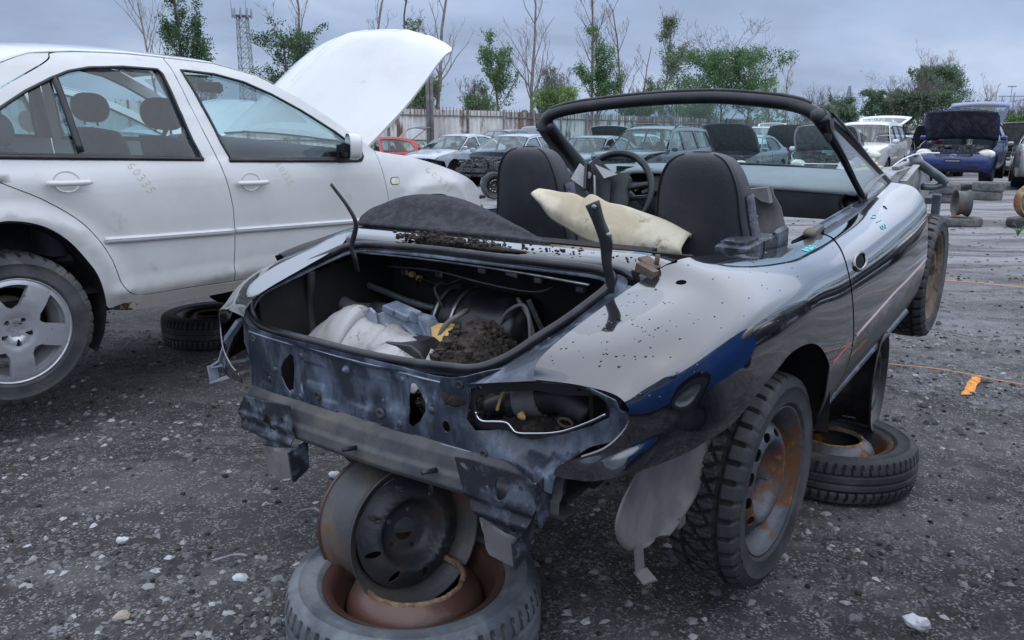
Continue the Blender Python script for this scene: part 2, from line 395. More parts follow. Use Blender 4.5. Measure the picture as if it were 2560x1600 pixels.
K['vinyl_mesh'] = mat('vinyl_mesh', (.06, .06, .08), (.12, .12, .16), 120, .45, .55, .7, bump=.6, bscale=300)
K['dash_grey'] = mat('dash_grey', (.19, .205, .22), (.25, .26, .27), 5, .4, .65, .5, .6, bump=.15, bscale=300)
K['dash_dark'] = mat('dash_dark', (.024, .025, .029), (.04, .042, .046), 6, .4, .65, .5, bump=.25, bscale=260)
K['mud'] = mat('mud', (.022, .017, .014), (.055, .042, .033), 30, .4, .62, .9, bump=1.0, bscale=90, c3=(.10, .075, .05), s3=60, lo3=.6, hi3=.68)
K['pipe'] = mat('pipe', (.10, .125, .14), (.17, .19, .20), 9, .4, .62, .35, .5, metal=.5, bump=.05)
K['silver'] = mat('silver', (.40, .44, .50), (.33, .36, .40), 3, .4, .7, .25, metal=.3, coat=.6)
K['chrome'] = mat('chrome', (.75, .76, .78), rough=.12, metal=1)
K['glass'] = glassm('glass', (.66, .80, .82), dust=.03)
K['glass_screen'] = glassm('glass_screen', (.78, .92, .93), refl=.8, dust=.03)
K['glass_dusty'] = glassm('glass_dusty', (.70, .80, .82), dust=.5)
K['lens_clear'] = mat('lens_clear', (.75, .74, .62), (.60, .60, .50), 12, .4, .62, .15, coat=1)
K['lens_red'] = mat('lens_red', (.50, .02, .02), rough=.15, coat=1)
K['yellow_mark'] = mat('yellow_mark', (.60, .55, .33), rough=.7)
K['cyan_mark'] = mat('cyan_mark', (.25, .75, .80), rough=.6)
K['black_mark'] = mat('black_mark', (.03, .03, .04), rough=.6)
K['white_mark'] = mat('white_mark', (.75, .77, .80), rough=.5)
K['red_mark'] = mat('red_mark', (.45, .03, .04), rough=.4)

K['liner'] = mat('liner', (.012, .013, .018), (.03, .032, .04), 6, rough=.7)

def low_dirt(m, z0, z1, col, zt=0):
    """splashed dirt film on the low part of a body, rough and matt"""
    t = m.node_tree; N = t.nodes; lk = t.links.new; b = N['Principled BSDF']
    co = N.new('ShaderNodeTexCoord'); sp_ = N.new('ShaderNodeSeparateXYZ'); lk(co.outputs['Object'], sp_.inputs[0])
    n = N.new('ShaderNodeTexNoise'); n.inputs['Scale'].default_value = 5; n.inputs['Detail'].default_value = 9; n.inputs['Roughness'].default_value = .7; lk(co.outputs['Object'], n.inputs['Vector'])
    a = N.new('ShaderNodeMapRange'); lk(sp_.outputs['Z'], a.inputs[0]); a.inputs[1].default_value = z1; a.inputs[2].default_value = z0
    c = N.new('ShaderNodeMath'); c.operation = 'ADD'; lk(n.outputs[0], c.inputs[0]); lk(a.outputs[0], c.inputs[1])
    d = N.new('ShaderNodeMapRange'); d.interpolation_type = 'SMOOTHSTEP'; lk(c.outputs[0], d.inputs[0]); d.inputs[1].default_value = .75; d.inputs[2].default_value = 1.25; d.inputs[4].default_value = .85
    for key, val in (('Base Color', (*col, 1)), ('Roughness', .8), ('Coat Weight', 0.0)):
        old = b.inputs[key]; x = N.new('ShaderNodeMix'); rgba = key == 'Base Color'
        if rgba: x.data_type = 'RGBA'
        i0, i1, o_ = (6, 7, 2) if rgba else (2, 3, 0)
        lk(d.outputs[0], x.inputs[0])
        if old.is_linked: lk(old.links[0].from_socket, x.inputs[i0])
        else: x.inputs[i0].default_value = old.default_value
        x.inputs[i1].default_value = val; lk(x.outputs[o_], old)
low_dirt(K['black_paint'], .36, .60, (.055, .05, .047))
low_dirt(K['white_paint'], .28, .50, (.33, .31, .28))  # grime whose colour also carries the darker ground reflection of the lower side
K['rim_disc'] = mat('rim_disc', (.035, .037, .045), (.065, .058, .055), 6, .42, .62, .5, metal=.25, bump=.2, c3=(.13, .075, .045), s3=9, lo3=.56, hi3=.7)
# ---------------------------------------------------------------- wheels and tyres
def tyre_mesh(R=.31, rb=.195, wd=.19, pattern="block", n=360, coarse=False):
    """tyre about the y axis; tread grooves are real relief"""
    mb = MB(); nt_ = 30 if not coarse else 10
    hw = wd / 2; prof = []
    side = [(rb, -hw * .72), (rb + .012, -hw * .86), (rb + .020, -hw * .925), (rb + .0225, -hw * .955), (rb + .026, -hw * .945), (rb + (R - rb) * .45, -hw * 1.0), (rb + (R - rb) * .62, -hw * .995), (rb + (R - rb) * .64, -hw * 1.02), (rb + (R - rb) * .67, -hw * 1.0), (R - .03, -hw * .97), (R - .012, -hw * .90)]
    prof = [(r, y, 0) for r, y in side]
    for k in range(nt_ + 1):
        t = -1 + 2 * k / nt_; prof.append((R - .010 * abs(t) ** 3.5, t * hw * .84, 1))
    prof += [(r, -y, 0) for r, y in side[::-1]]
    inner = [(rb - .004, hw * .6), (rb + .01, 0), (rb - .004, -hw * .6)]
    P = np.array([(a, b) for a, b, c in prof] + inner); flag = np.array([c for a, b, c in prof] + [0] * 3)
    if coarse: n = 48; pattern = 'none'
    th = np.linspace(0, 2 * math.pi, n, endpoint=False)
    Rr = np.repeat(P[None, :, 0], n, 0).copy(); Y = np.repeat(P[None, :, 1], n, 0)
    t = (Y / (hw * .84)); T = th[:, None]
    g = np.zeros_like(Rr)
    if pattern == 'block':
        ph = T * 46 / (2 * math.pi)
        tri = np.abs(((ph + t * .9 * np.sign(t)) % 1) - .5) * 2
        g = np.maximum(g, (tri < .22) * (np.abs(t) < .52) * 1.)
        tri2 = np.abs(((ph * .5 + t * 1.4) % 1) - .5) * 2
        g = np.maximum(g, (tri2 < .12) * (np.abs(t) < .5) * 1.)
        g = np.maximum(g, (np.abs(np.abs(t) - .56) < .04) * 1.)
        sh = np.abs(((ph * .8) % 1) - .5) * 2
        g = np.maximum(g, (sh < .24) * (np.abs(t) > .6))
        sp = np.abs(((ph * 4) % 1) - .5) * 2
        g = np.maximum(g, .35 * (sp < .3) * (np.abs(t) < .5))
    elif pattern == 'rib':
        for c0 in (-.45, 0, .45): g = np.maximum(g, (np.abs(t - c0) < .05) * 1.)
        ph = T * 60 / (2 * math.pi)
        sh = np.abs(((ph + t * .3) % 1) - .5) * 2
        g = np.maximum(g, .8 * (sh < .22) * (np.abs(t) > .5))
    Rr -= g * flag[None] * (.011 if pattern == 'block' else .006)
    if pattern == 'block' and not coarse:   # lugs running over the shoulder
        lug = (np.abs(((T * 46 * .8 / (2 * math.pi)) % 1) - .5) * 2 < .24)
        sm = (np.abs(Y) > hw * .84) & (Rr > R - .035); Rr -= .004 * lug * sm
    G = np.stack([Rr * np.cos(T), Y, Rr * np.sin(T)], -1)
    mb.grid(G, cu=True, cv=True, flip=True)
    gm = ((g * flag[None]) > .5) & (g > .5); a_, b_ = gm.shape
    for i in range(a_):
        for j in range(b_):
            if gm[i, j] or gm[(i + 1) % a_, j]: mb.mi[i * b_ + j] = 1
    return mb
def make_wheel(name_parts, parent, R, rb, wd, tm, rm, style='steel', pattern='block', loc=(0, 0, 0), rot=(0, 0, 0), out=-1, dish=.0, holes=12, hub=None, coarse=False, n=360):
    """tyre + rim; out=-1: visible face towards -y"""
    w_ = thing('wheel', None, None) if False else None
    e = bpy.data.objects.new('wheel', None); C.objects.link(e); e.parent = parent; e.location = loc; e.rotation_euler = rot
    tyre_mesh(R, rb, wd, pattern, coarse=coarse, n=n).build('tyre', [tm, K['groove']], e)
    rim_parts(e, rb, wd, rm, style, out, holes, coarse)
    return e
def rim_parts(e, rb, wd, rm, style='steel', out=-1, holes=12, coarse=False, name='rim', disc=True, ring=None):
    hw = wd / 2 * .88; o = out
    mb = MB()
    prof = [(rb + .012, o * hw), (rb + .006, o * (hw - .012)), (rb - .012, o * (hw - .02)), (rb - .014, o * (hw - .05)), (rb - .032, o * (hw - .07)), (rb - .032, -o * (hw - .05)), (rb - .012, -o * (hw - .03)), (rb - .004, -o * (hw - .01)), (rb + .012, -o * hw)]
    prof2 = [(r - .005, y * (.985)) for r, y in prof[::-1]]
    mb.lathe(prof + prof2, 24 if coarse else 72, closed=True)
    r_in = rb - .033
    if style == 'steel' and disc:
        def S(u, v):
            u = np.asarray(u, float).ravel(); v = np.asarray(v, float).ravel(); r = np.hypot(u, v) / r_in
            h = sint(r, [0, .30, .34, .46, .60, .70, .86, 1.0], [.006, .006, .002, .0, .050, .060, .046, .012])
            return np.c_[u, o * (hw - .072 + h), v]
        k = r_in * .79
        hs = [ell(k * math.cos(a), k * math.sin(a), .0115, .0195, 12, a) for a in np.linspace(0, 2 * math.pi, holes, endpoint=False)]
        hs += [ell(0, 0, .028, .028, 16)]
        hs += [ell(.050 * math.cos(a), .050 * math.sin(a), .008, .008, 8) for a in np.linspace(.3, .3 + 2 * math.pi, 4, endpoint=False)]
        d = panel('disc', S, ell(0, 0, r_in + .001, r_in + .001, 60), hs if not coarse else hs[:holes], (.012, .012) if not coarse else (.03, .03), .004, rm, e, flip=(o < 0) ^ True)
    mb.build(name, rm, e)
    if style == 'alloy':
        ro = rb + .006
        def S(u, v):
            u = np.asarray(u, float).ravel(); v = np.asarray(v, float).ravel(); r = np.hypot(u, v) / ro
            h = sint(r, [0, .16, .17, .33, .36, .6, .9, 1.0], [-.012, -.012, -.002, -.002, .004, .006, -.004, -.012])
            return np.c_[u, o * (hw - .018 + h), v]
        hs = []
        for k in range(5):
            a = R_(54) + k * 2 * math.pi / 5 ; hw_ = R_(21.5); p = []
            for t in np.linspace(-1, 1, 9): p.append((ro * .885 * math.cos(a + t * hw_ * 1.02), ro * .885 * math.sin(a + t * hw_ * 1.02)))
            for t in np.linspace(1, -1, 7): p.append((ro * (.44 + .07 * abs(t)) * math.cos(a + t * hw_ * .55), ro * (.44 + .07 * abs(t)) * math.sin(a + t * hw_ * .55)))
            hs.append(p)
        for k in range(5):
            a = R_(18) + k * 2 * math.pi / 5; hs.append(ell(.056 * math.cos(a), .056 * math.sin(a), .0115, .0115, 12))
        panel('spokes', S, ell(0, 0, ro, ro, 72), hs, (.011, .011), .022, rm, e, flip=True)
        b = MB()
        for k in range(5):
            a = R_(18) + k * 2 * math.pi / 5; b.lathe([(0, 0), (.0075, 0), (.0085, -.012), (.0045, -.012), (.004, -.008), (0, -.008)], 12, M=TR(.056 * math.cos(a), o * (hw - .03), .056 * math.sin(a)))
        b.build('wheel_bolt', K['rim_dark'], e)
        b = MB(); b.lathe([(0, o * (hw - .022)), (.026, o * (hw - .020)), (.030, o * (hw - .024)), (.030, o * (hw - .05))], 28); b.build('hub_cap', K['alloy'], e)
        b = MB(); b.lathe([(.04, o * (hw - .09)), (.125, o * (hw - .092)), (.13, o * (hw - .10)), (.13, o * (hw - .11))], 36); b.build('brake_disc', K['rim_mud'], e)
    if style == 'steel' and disc and not coarse:
        b = MB()
        b.lathe([(0, o * (hw - .075)), (.027, o * (hw - .075)), (.028, o * (hw - .09))], 18)
        b.tube([(.051, o * (hw - .07), 0), (.051, o * (hw - .035), 0)], .010, 6, smooth=False)
        b.build('hub', K['steel'], e)
# ---------------------------------------------------------------- black convertible
M_LOC, M_ROT = (.0877, 2.5358, .1252), (.0013, -.0706, .9343)
conv = thing('convertible_car', 'stripped black two seat convertible without boot lid or bumpers, raised on loose wheels', 'car', M_LOC, M_ROT)
def st(x, *wz): return [(x if len(p) == 2 else p[2], -p[0], p[1]) for p in wz]
SIDE = Net([
 st(-.80,(.598,.500,-.795),(.610,.560,-.79),(.650,.592,-.79),(.715,.625,-.765),(.752,.680,-.74),(.735,.728,-.745),(.66,.745,-.765),(.56,.745,-.785)),
 st(-.76,(.66,.500,-.79),(.68,.545,-.785),(.70,.59,-.775),(.752,.635,-.725),(.775,.690,-.70),(.745,.740,-.715),(.665,.770,-.735),(.56,.778,-.765)),
 st(-.68,(.745,.505,-.75),(.755,.555,-.74),(.77,.605,-.71),(.80,.65,-.65),(.804,.712,-.645),(.778,.765,-.65),(.70,.799,-.665),(.565,.803,-.69)),
 st(-.55,(.805,.47),(.815,.52),(.83,.59),(.832,.66),(.830,.732),(.800,.790),(.715,.828),(.575,.832)),
 st(-.40,(.835,.42),(.84,.47),(.85,.58),(.852,.665),(.847,.742),(.818,.805),(.732,.850),(.593,.862)),
 st(-.29,(.845,.40),(.85,.45),(.858,.57),(.86,.66),(.854,.742),(.826,.808),(.742,.866),(.635,.895)),
 st(-.15,(.85,.36),(.86,.42),(.865,.55),(.866,.65),(.859,.736),(.831,.800),(.755,.857),(.658,.882)),
 st(.05,(.85,.33),(.862,.41),(.868,.53),(.868,.635),(.859,.728),(.830,.786),(.762,.834),(.660,.845)),
 st(.30,(.83,.32),(.852,.40),(.866,.515),(.866,.62),(.852,.71),(.82,.77),(.755,.808),(.665,.812)),
 st(.60,(.818,.32),(.845,.40),(.865,.512),(.863,.61),(.85,.695),(.82,.755),(.76,.790),(.685,.797)),
 st(1.0,(.815,.32),(.845,.40),(.865,.515),(.861,.61),(.848,.69),(.82,.75),(.765,.785),(.697,.797)),
 st(1.35,(.815,.325),(.845,.405),(.863,.52),(.858,.61),(.846,.69),(.82,.755),(.765,.798),(.70,.815)),
 st(1.66,(.815,.33),(.843,.41),(.858,.53),(.852,.64),(.843,.715),(.820,.780),(.775,.828),(.69,.842)),
])
BP = K['black_paint']
gap = [(9.22, 7), (9.09, 6.36), (8.9, 5.77), (8.62, 4.89), (8.53, 4.25), (8.51, 3.63), (8.56, 2.69), (8.63, 1.99), (8.70, 1.17), (8.63, .23)]
arch = [(7.77, 1.87), (7.65, 2.11), (7.38, 2.55), (7.07, 2.87), (6.76, 3.02), (6.42, 3.08), (6.04, 3.05), (5.65, 2.88), (5.03, 2.61), (4.35, 2.31), (3.8, 2.05), (3.05, 1.85), (2.62, 1.55), (2.07, 1.3), (1.52, 1.22), (.77, 1.1), (.3, .8)]
def sp2(l, n=4): return [tuple(p) for p in spl(l, n)]
q_out = [(0, .75), (0, 7), (4.9, 7)] + [(5.3, 7), (9.2, 7)] + sp2(gap)[1:] + [(8.55, 0), (8.0, 0), (7.9, .9), (7.8, 1.5)] + sp2(arch)[:-1]
panel('quarter_panel', SIDE, q_out, [ell(4.28, 6.42, .105, .085, 14)], (.2, .16), .004, BP, conv, flip=False)
LSH = np.array([0, -.17, -.005])
Lq = lambda u, v: SIDE(u, v) * np.array([1, -1, 1.]) + LSH
panel('quarter_panel', Lq, q_out, [], (.25, .2), .004, BP, conv, flip=True)
d_out = [(a + .045, b) for a, b in sp2(gap)] + [(8.72, 0.02), (12, .05), (12, 7)]
d_hole = [(8.83, 4.68), (8.97, 4.87), (9.15, 4.89), (9.20, 4.66), (9.16, 4.36), (9.04, 4.22), (8.88, 4.24), (8.80, 4.45)]
mhole = [(10.80, 6.30), (10.84, 6.20), (10.76, 5.93), (10.71, 5.98), (10.73, 6.15)]
door = panel('door', SIDE, d_out, [spl(d_hole, 3, True).tolist(), mhole], (.15, .16), .004, BP, conv)
b = MB(); P = SIDE(*np.array(spl([(a * 1.0, c) for a, c in d_hole], 3, True)).T); b.tube(P + [0, -.002, 0], .006, 6, closed=True); b.build('handle_surround', BP, door)
b = MB(); b.box((.62, -.79, .728), (.22, .004, .09), 0); b.bar((.54, -.80, .735), (.66, -.805, .72), .012, .012); b.build('handle_recess', K['dark'], door)
panel('door', lambda u, v: SIDE(u, v) * np.array([1, -1, 1.]) + np.array([0, -.02, 0]), d_out, [], (.3, .25), .004, BP, conv, flip=True)
# pin stripe on crease, sill, door inner rail
u = np.linspace(8.75, 12, 40); P = SIDE(u, np.interp(u, [8.6, 10.08, 12], [2.02, 2.17, 2.02]))
b = MB(); b.tube(P, .0030, 5, flat=1.0); b.build('crease_moulding', BP, door)
b = MB(); b.tube(P + [0, -.0024, .001], .0010, 4); b.build('pin_stripe', K['red_mark'], door)
b = MB(); b.tube(P + [0, -.0024, -.0018], .0008, 4); b.build('pin_stripe', K['white_mark'], door)
u = np.linspace(7.85, 8.55, 12); P = SIDE(u, np.linspace(1.9, 1.98, 12)); b = MB(); b.tube(P + [0, -.001, 0], .0016, 4); b.build('pin_stripe', K['red_mark'], conv)
xs = np.linspace(.32, 1.60, 24)
for sgn, sh in ((-1, 0), (1, -.06)):
    b = MB(); G = []
    for w_, z_ in ((.79, .335), (.817, .316), (.822, .305), (.812, .290), (.79, .278), (.775, .25), (.76, .25)):
        G.append([(x, sgn * w_ + sh, z_ - .03 * max(0, (.40 - x) / .08) * .4) for x in xs])
    b.grid(np.array(G), flip=sgn > 0); b.build('rocker_sill', K['dusty_paint'], conv)
b = MB()
b.bar((.70, -.675, .797), (1.33, -.682, .802), .045, .012); b.bar((.70, -.655, .79), (1.30, -.66, .80), .006, .035)
b.bar((.72, -.69, .803), (1.55, -.695, .812), .010, .008)
b.build('window_slot', K['dusty_paint'], door)
for sgn, sh in ((-1, 0), (1, -.02)):
    b = MB(); b.grid(np.array([[(x, sgn * w_ + sh, z) for x in (.50, .9, 1.3, 1.64)] for w_, z in ((.655, .80), (.64, .70), (.62, .62), (.67, .5), (.69, .3))]), flip=sgn < 0)
    b.build('door_card', K['dash_dark'], conv)
# wheel house, floor, bulkheads : what closes the shell
for sgn, sh, x0 in ((-1, 0, 0), (1, -.17, 0)):
    b = MB(); G = []
    for a in np.linspace(R_(-5), R_(112), 16): G.append([(-.02 + .35 * math.cos(a), sgn * w_ + sh, .29 + .37 * math.sin(a)) for w_ in (.852, .80, .58)])
    b.grid(np.array(G), flip=sgn > 0); b.box((.02, sgn * .575 + sh, .48), (.62, .01, .32)); b.build('wheel_house', K['dark'], conv)
b = MB(); b.box((.97, -.02, .26), (1.26, 1.46, .012)); b.box((-.12, -.04, .57), (.012, 1.12, .60)); b.box((.9, -.01, .42), (1.1, .24, .26), bev=.03)
b.box((-.12, .05, .84), (.3, .95, .012))
b.build('floor_pan', K['dark'], conv)
b = MB(); b.box((-.42, -.08, .445), (.60, 1.02, .012)); b.box((-.16, -.08, .62), (.01, 1.05, .36)); b.box((-.40, .475, .62), (.55, .01, .34)); b.box((-.38, -.60, .62), (.50, .01, .36))
b.build('boot_tub', K['dark'], conv)
# deck strip between boot and cockpit
ce = np.array([(-.265, .46, .893), (-.26, .30, .894), (-.26, .178, .895), (-.26, -.011, .896), (-.262, -.217, .897), (-.27, -.402, .900), (-.285, -.56, .905), (-.295, -.638, .898)])
re_ = np.array([(-.36, .43, .882), (-.35, .30, .882), (-.35, .117, .883), (-.35, -.06, .884), (-.35, -.183, .886), (-.35, -.40, .888), (-.352, -.50, .889), (-.365, -.598, .872)])
b = MB(); G = [ce + [.012, 0, -.02], ce, ce * .67 + re_ * .33 + [0, 0, .003], ce * .33 + re_ * .67 + [0, 0, .002], re_, re_ + [-.004, 0, -.006], re_ + [-.006, 0, -.022]]
b.grid(np.array([spl(g, 4) for g in G])); b.build('deck_panel', K['silver_deck'] if 'silver_deck' in K else BP, conv)
# rubber seal and channel round the boot opening
seal = [(-.725, .30, .688), (-.73, .0, .686), (-.715, -.15, .685), (-.69, -.25, .684), (-.675, -.305, .685), (-.64, -.34, .692), (-.60, -.375, .712), (-.555, -.41, .742), (-.505, -.45, .774), (-.455, -.49, .812), (-.41, -.515, .842), (-.385, -.515, .862), (-.38, -.478, .875), (-.38, -.35, .876), (-.38, -.205, .876), (-.38, .072, .877), (-.38, .30, .869), (-.385, .36, .864), (-.40, .40, .856), (-.43, .425, .843), (-.50, .445, .825), (-.61, .455, .803), (-.675, .462, .785), (-.712, .458, .755), (-.722, .44, .715), (-.722, .40, .693)]
sp = spl(seal, 5, True)
b = MB(); b.tube(sp, .0115, 10, closed=True); b.build('boot_seal', K['black_trim'], conv)
ctr = np.array([-.55, -.02, .78]); off = sp - ctr; off[:, 2] = 0; off /= np.linalg.norm(off, axis=1)[:, None]
b = MB(); G = [sp - off * .012 + [0, 0, -.022], sp - off * .012 + [0, 0, -.014], sp + off * .008 + [0, 0, -.013], sp + off * .018 + [0, 0, -.020], sp + off * .030 + [0, 0, -.018], sp + off * .036 + [0, 0, -.008]]
b.grid(np.array(G), cv=True); b.build('boot_channel', K['dusty_paint'], conv)
# left and right gutter between channel and wing
for yy, pts in ((-1, [(-.37, -.60, .862), (-.44, -.586, .842), (-.52, -.578, .832), (-.61, -.572, .817), (-.69, -.566, .798), (-.75, -.56, .77), (-.775, -.56, .742)]), (1, [(-.37, .43, .86), (-.44, .43, .845), (-.52, .43, .832), (-.61, .43, .817), (-.69, .43, .80), (-.75, .44, .77), (-.775, .44, .742)])):
    o_ = np.array(pts); i_ = o_ + np.array([0, -.13 * yy * -1 if yy < 0 else -.0, -.02]) if yy < 0 else o_ + np.array([.0, .0, -.02])
    if yy < 0:
        i_ = np.array([(-.385, -.53, .85), (-.42, -.52, .828), (-.47, -.49, .795), (-.53, -.445, .748), (-.60, -.39, .70), (-.68, -.34, .675), (-.735, -.335, .672)])
        mid = (o_ + i_) / 2 + [0, 0, -.012]; mid[4:, 0] -= .03; mid[4:, 2] += .02
        b = MB(); b.grid(np.array([spl(o_ + [0, 0, -.004], 4), spl(mid, 4), spl(i_, 4)])); b.build('boot_gutter', K['dusty_paint'], conv)
# tail panel with its holes and stampings
REL = [(-.04, .590, .045, .042, .006), (.052, .592, .048, .042, .006), (-.175, .60, .04, .03, .007), (.105, .61, .042, .034, .007), (-.12, .522, .03, .016, -.004), (0, .53, .03, .016, -.004), (-.19, .54, .055, .03, -.004), (.11, .535, .06, .03, -.004), (-.395, .546, .02, .02, .004), (-.145, .655, .016, .016, .003), (.068, .651, .018, .014, .003), (.27, .62, .10, .07, -.003)]
def TS(u, v):
    u = np.asarray(u, float).ravel(); v = np.asarray(v, float).ravel()
    x = -.742 + .03 * np.clip((np.abs(u) - .3) / .3, 0, 1) ** 2 * (u < 0)
    for a, z, ru, rz, d in REL:
        q = np.maximum(np.abs(u - a) / ru, np.abs(v - z) / rz) * .6 + np.hypot((u - a) / ru, (v - z) / rz) * .4; x = x + d * (1 / (1 + np.exp((q - 1) * 14)))
    q = np.hypot((u - .515) / .20, (v - .638 - .10 * (u - .515)) / .090); x = x + .036 / (1 + np.exp((q - 1) * 9))
    x = x - .045 * np.clip((u - .42) / .18, 0, 1) * (1 - 1 / (1 + np.exp(-((q - 1.12) * 14)))) * 0
    ed = np.clip((u - .44) / .14, 0, 1); low = np.clip((.66 - v) / .1, 0, 1); x = x - .045 * ed * np.clip((q - 1) / .25, 0, 1) * np.clip(low + .5 * (v > .70), 0, 1)
    x = x + .05 * np.clip((.515 - v) / .02, 0, 1) * 0
    return np.c_[x, -u, v]
gask = [(.336, .657), (.40, .680), (.50, .699), (.60, .717), (.649, .725), (.691, .718), (.702, .695), (.695, .667), (.648, .634), (.573, .595), (.50, .570), (.467, .567), (.434, .577), (.39, .566), (.353, .562), (.328, .584)]
t_out = [(-.475, .497), (-.47, .60), (-.455, .69), (-.30, .684), (.0, .682), (.25, .680), (.30, .683), (.34, .692), (.40, .715), (.46, .735), (.52, .745), (.558, .746), (.66, .745), (.735, .728), (.752, .68), (.715, .625), (.65, .592), (.61, .56), (.598, .500), (.55, .505), (.47, .52), (.35, .508), (.2, .505), (0, .505), (-.25, .50)]
holeL = [(-.269, .643), (-.256, .637), (-.258, .60), (-.276, .529), (-.288, .522), (-.306, .54), (-.322, .567), (-.32, .591), (-.30, .618)]
holeR = [(.172, .640), (.182, .649), (.193, .648), (.207, .628), (.220, .606), (.218, .585), (.196, .554), (.168, .532), (.160, .538), (.163, .60)]
oval = [(.264, .635), (.272, .644), (.290, .643), (.323, .628), (.325, .616), (.301, .606), (.277, .610)]
tp = panel('tail_panel', TS, t_out, [gask, holeL, holeR, oval, ell(.277, .558, .011, .015, 12), ell(-.384, .546, .012, .012, 12)], (.009, .009), .003, K['dusty_paint'], conv)
multi('weld_plug', [lambda b, y=y, z=z: b.lathe([(0, -.0025), (.0085, -.002), (.0095, .001)], 14, M=TR(TS([-y], [z])[0][0], y, z) @ RZ(-math.pi / 2)) for y, z in ((.343, .582), (.222, .644), (.243, .525), (-.147, .649), (-.128, .533), (-.236, .591), (.384, .546))], K['dusty_paint'], tp)
for y, z, r in ((.168, .544, .014), (-.064, .545, .014), (-.321, .669, .011), (.43, .658, .010), (-.386, .517, .010)):
    b = MB(); b.lathe([(.004, -.001), (.005, -.004), (r * .8, -.0045), (r, -.003), (r * 1.05, .001)], 16, M=TR(TS([-y], [z])[0][0], y, z) @ RZ(-math.pi / 2)); b.build('grommet', K['rubber'], tp)
b = MB(); b.lathe([(0, -.014), (.005, -.014), (.006, -.008), (.010, -.007), (.011, 0)], 14, M=TR(-.745, .042, .642) @ RZ(-math.pi / 2)); b.build('lock_stud', K['pale_metal'], tp)
lamp = [(.345, .625), (.352, .640), (.38, .652), (.445, .670), (.518, .686), (.589, .687), (.655, .697), (.671, .684), (.674, .662), (.637, .637), (.57, .602), (.50, .583), (.46, .576), (.445, .584), (.432, .594), (.40, .589), (.364, .581), (.347, .59)]
GS = lambda u, v: np.c_[-.712 + .03 * np.clip((np.asarray(u).ravel() - .45) / .25, 0, 1) ** 2, -np.asarray(u).ravel(), np.asarray(v).ravel()]
panel('lamp_gasket', GS, [(p[0] + (p[0] - .515) * .012, p[1] + (p[1] - .64) * .03) for p in gask], [lamp] + [ell(a, z, .006, .006, 8) for a, z in ((.36, .654 + .008), (.615, .706), (.643, .628))], (.012, .012), .004, K['black_trim'], conv)
low = spl([(.345, .60), (.349, .588), (.364, .581), (.40, .5885), (.432, .5935), (.445, .584), (.46, .576), (.50, .583), (.57, .602), (.637, .637), (.672, .660)], 4)
b = MB(); b.tube(np.c_[GS(low[:, 0], low[:, 1])] + [-.001, 0, 0], .0032, 6); b.build('lamp_opening_lip', K['chrome'], conv)
# bright worn edges and pressed ribs of the tail panel
for l in ([(-.46, .500), (-.25, .503), (0, .507), (.2, .509), (.35, .512)], [(-.45, .676), (-.2, .670), (.1, .668), (.27, .668)]):
    P = spl(l, 6); b = MB(); b.tube(TS(P[:, 0], P[:, 1]) + [-.0015, 0, 0], .0024, 6); b.build('seam_lip', K['pale_metal'], tp)
multi('spot_weld', [lambda b, y=y, z=z: b.lathe([(0, -.0012), (.003, -.001), (.004, .0008)], 8, M=TR(TS([y], [z])[0][0], -y, z) @ RZ(-math.pi / 2)) for z in (.5145, .661) for y in np.linspace(-.42, .22, 13)], K['bracket'], tp)
# lower beam with its end brackets
b = MB(); ys = np.array([.47, .25, .1, -.1, -.3, -.45, -.60]); G = []
for x, z in ((-.74, .515), (-.755, .506), (-.768, .496), (-.776, .462), (-.786, .456), (-.790, .428), (-.778, .410), (-.70, .402)):
    G.append([(x + .012 * (y / .6) ** 2 * 2, y, z + (.012 if y < -.2 else 0) * max(0, (-.2 - y) / .4)) for y in ys])
b.grid(np.array(G), smooth=False, flip=True); beam = b.build('rear_beam', K['beam_grey'], conv, bevel=.004)
multi('beam_stud', [lambda b, y=y, z=z: b.tube([(-.78, y, z), (-.825, y, z + .012)], [.0065, .0055], 8) for y, z in ((-.005, .452), (-.27, .462))], K['rim_dark'], beam)
def PX(x, bow=0): return lambda u, v: np.c_[x + bow * np.asarray(u).ravel() ** 2 + .006 * np.sin(np.asarray(v).ravel() * 150) * (np.abs(np.asarray(v).ravel() - .42) < .04), -np.asarray(u).ravel(), np.asarray(v).ravel()]
brR = [(.352, .526), (.397, .530), (.545, .528), (.571, .508), (.574, .476), (.560, .444), (.540, .405), (.515, .372), (.41, .392), (.395, .41), (.37, .445)]
panel('bumper_bracket', PX(-.806, .02), brR, [ell(.478, .486, .017, .030, 14, -.25), ell(.41, .513, .007, .007, 8), ell(.53, .498, .006, .008, 8), ell(.422, .402, .005, .005, 8), ell(.500, .388, .007, .005, 8), ell(.45, .395, .004, .004, 8)], (.012, .012), .005, K['bracket'], conv)
flR = [(.413, .392), (.512, .376), (.520, .345), (.515, .312), (.50, .304), (.44, .312), (.431, .325), (.428, .36)]
fl = panel('bracket_flap', PX(-.812, .02), flR, [], (.015, .015), .006, K['plastic_grey'], conv)
b = MB(); b.prism([(-.82, .372), (-.74, .40), (-.745, .33), (-.815, .305)], -.512, -.518, 'y'); b.prism([(-.82, .53), (-.70, .53), (-.70, .46), (-.80, .42)], -.572, -.578, 'y'); b.build('bracket_side', K['bracket'], conv)
brL = [(-.428, .505), (-.30, .514), (-.226, .520), (-.223, .45), (-.237, .395), (-.30, .378), (-.359, .367), (-.395, .40), (-.455, .405), (-.46, .455)]
panel('bumper_bracket', PX(-.80, .02), brL, [ell(-.325, .448, .018, .027, 14, .2), ell(-.405, .485, .007, .007, 8), ell(-.262, .472, .007, .007, 8), ell(-.38, .385 + .01, .005, .005, 8), ell(-.30, .392, .005, .005, 8)], (.012, .012), .005, K['bracket'], conv)
flL = [(-.366, .370), (-.24, .392), (-.232, .36), (-.250, .305), (-.30, .285), (-.352, .29), (-.36, .33)]
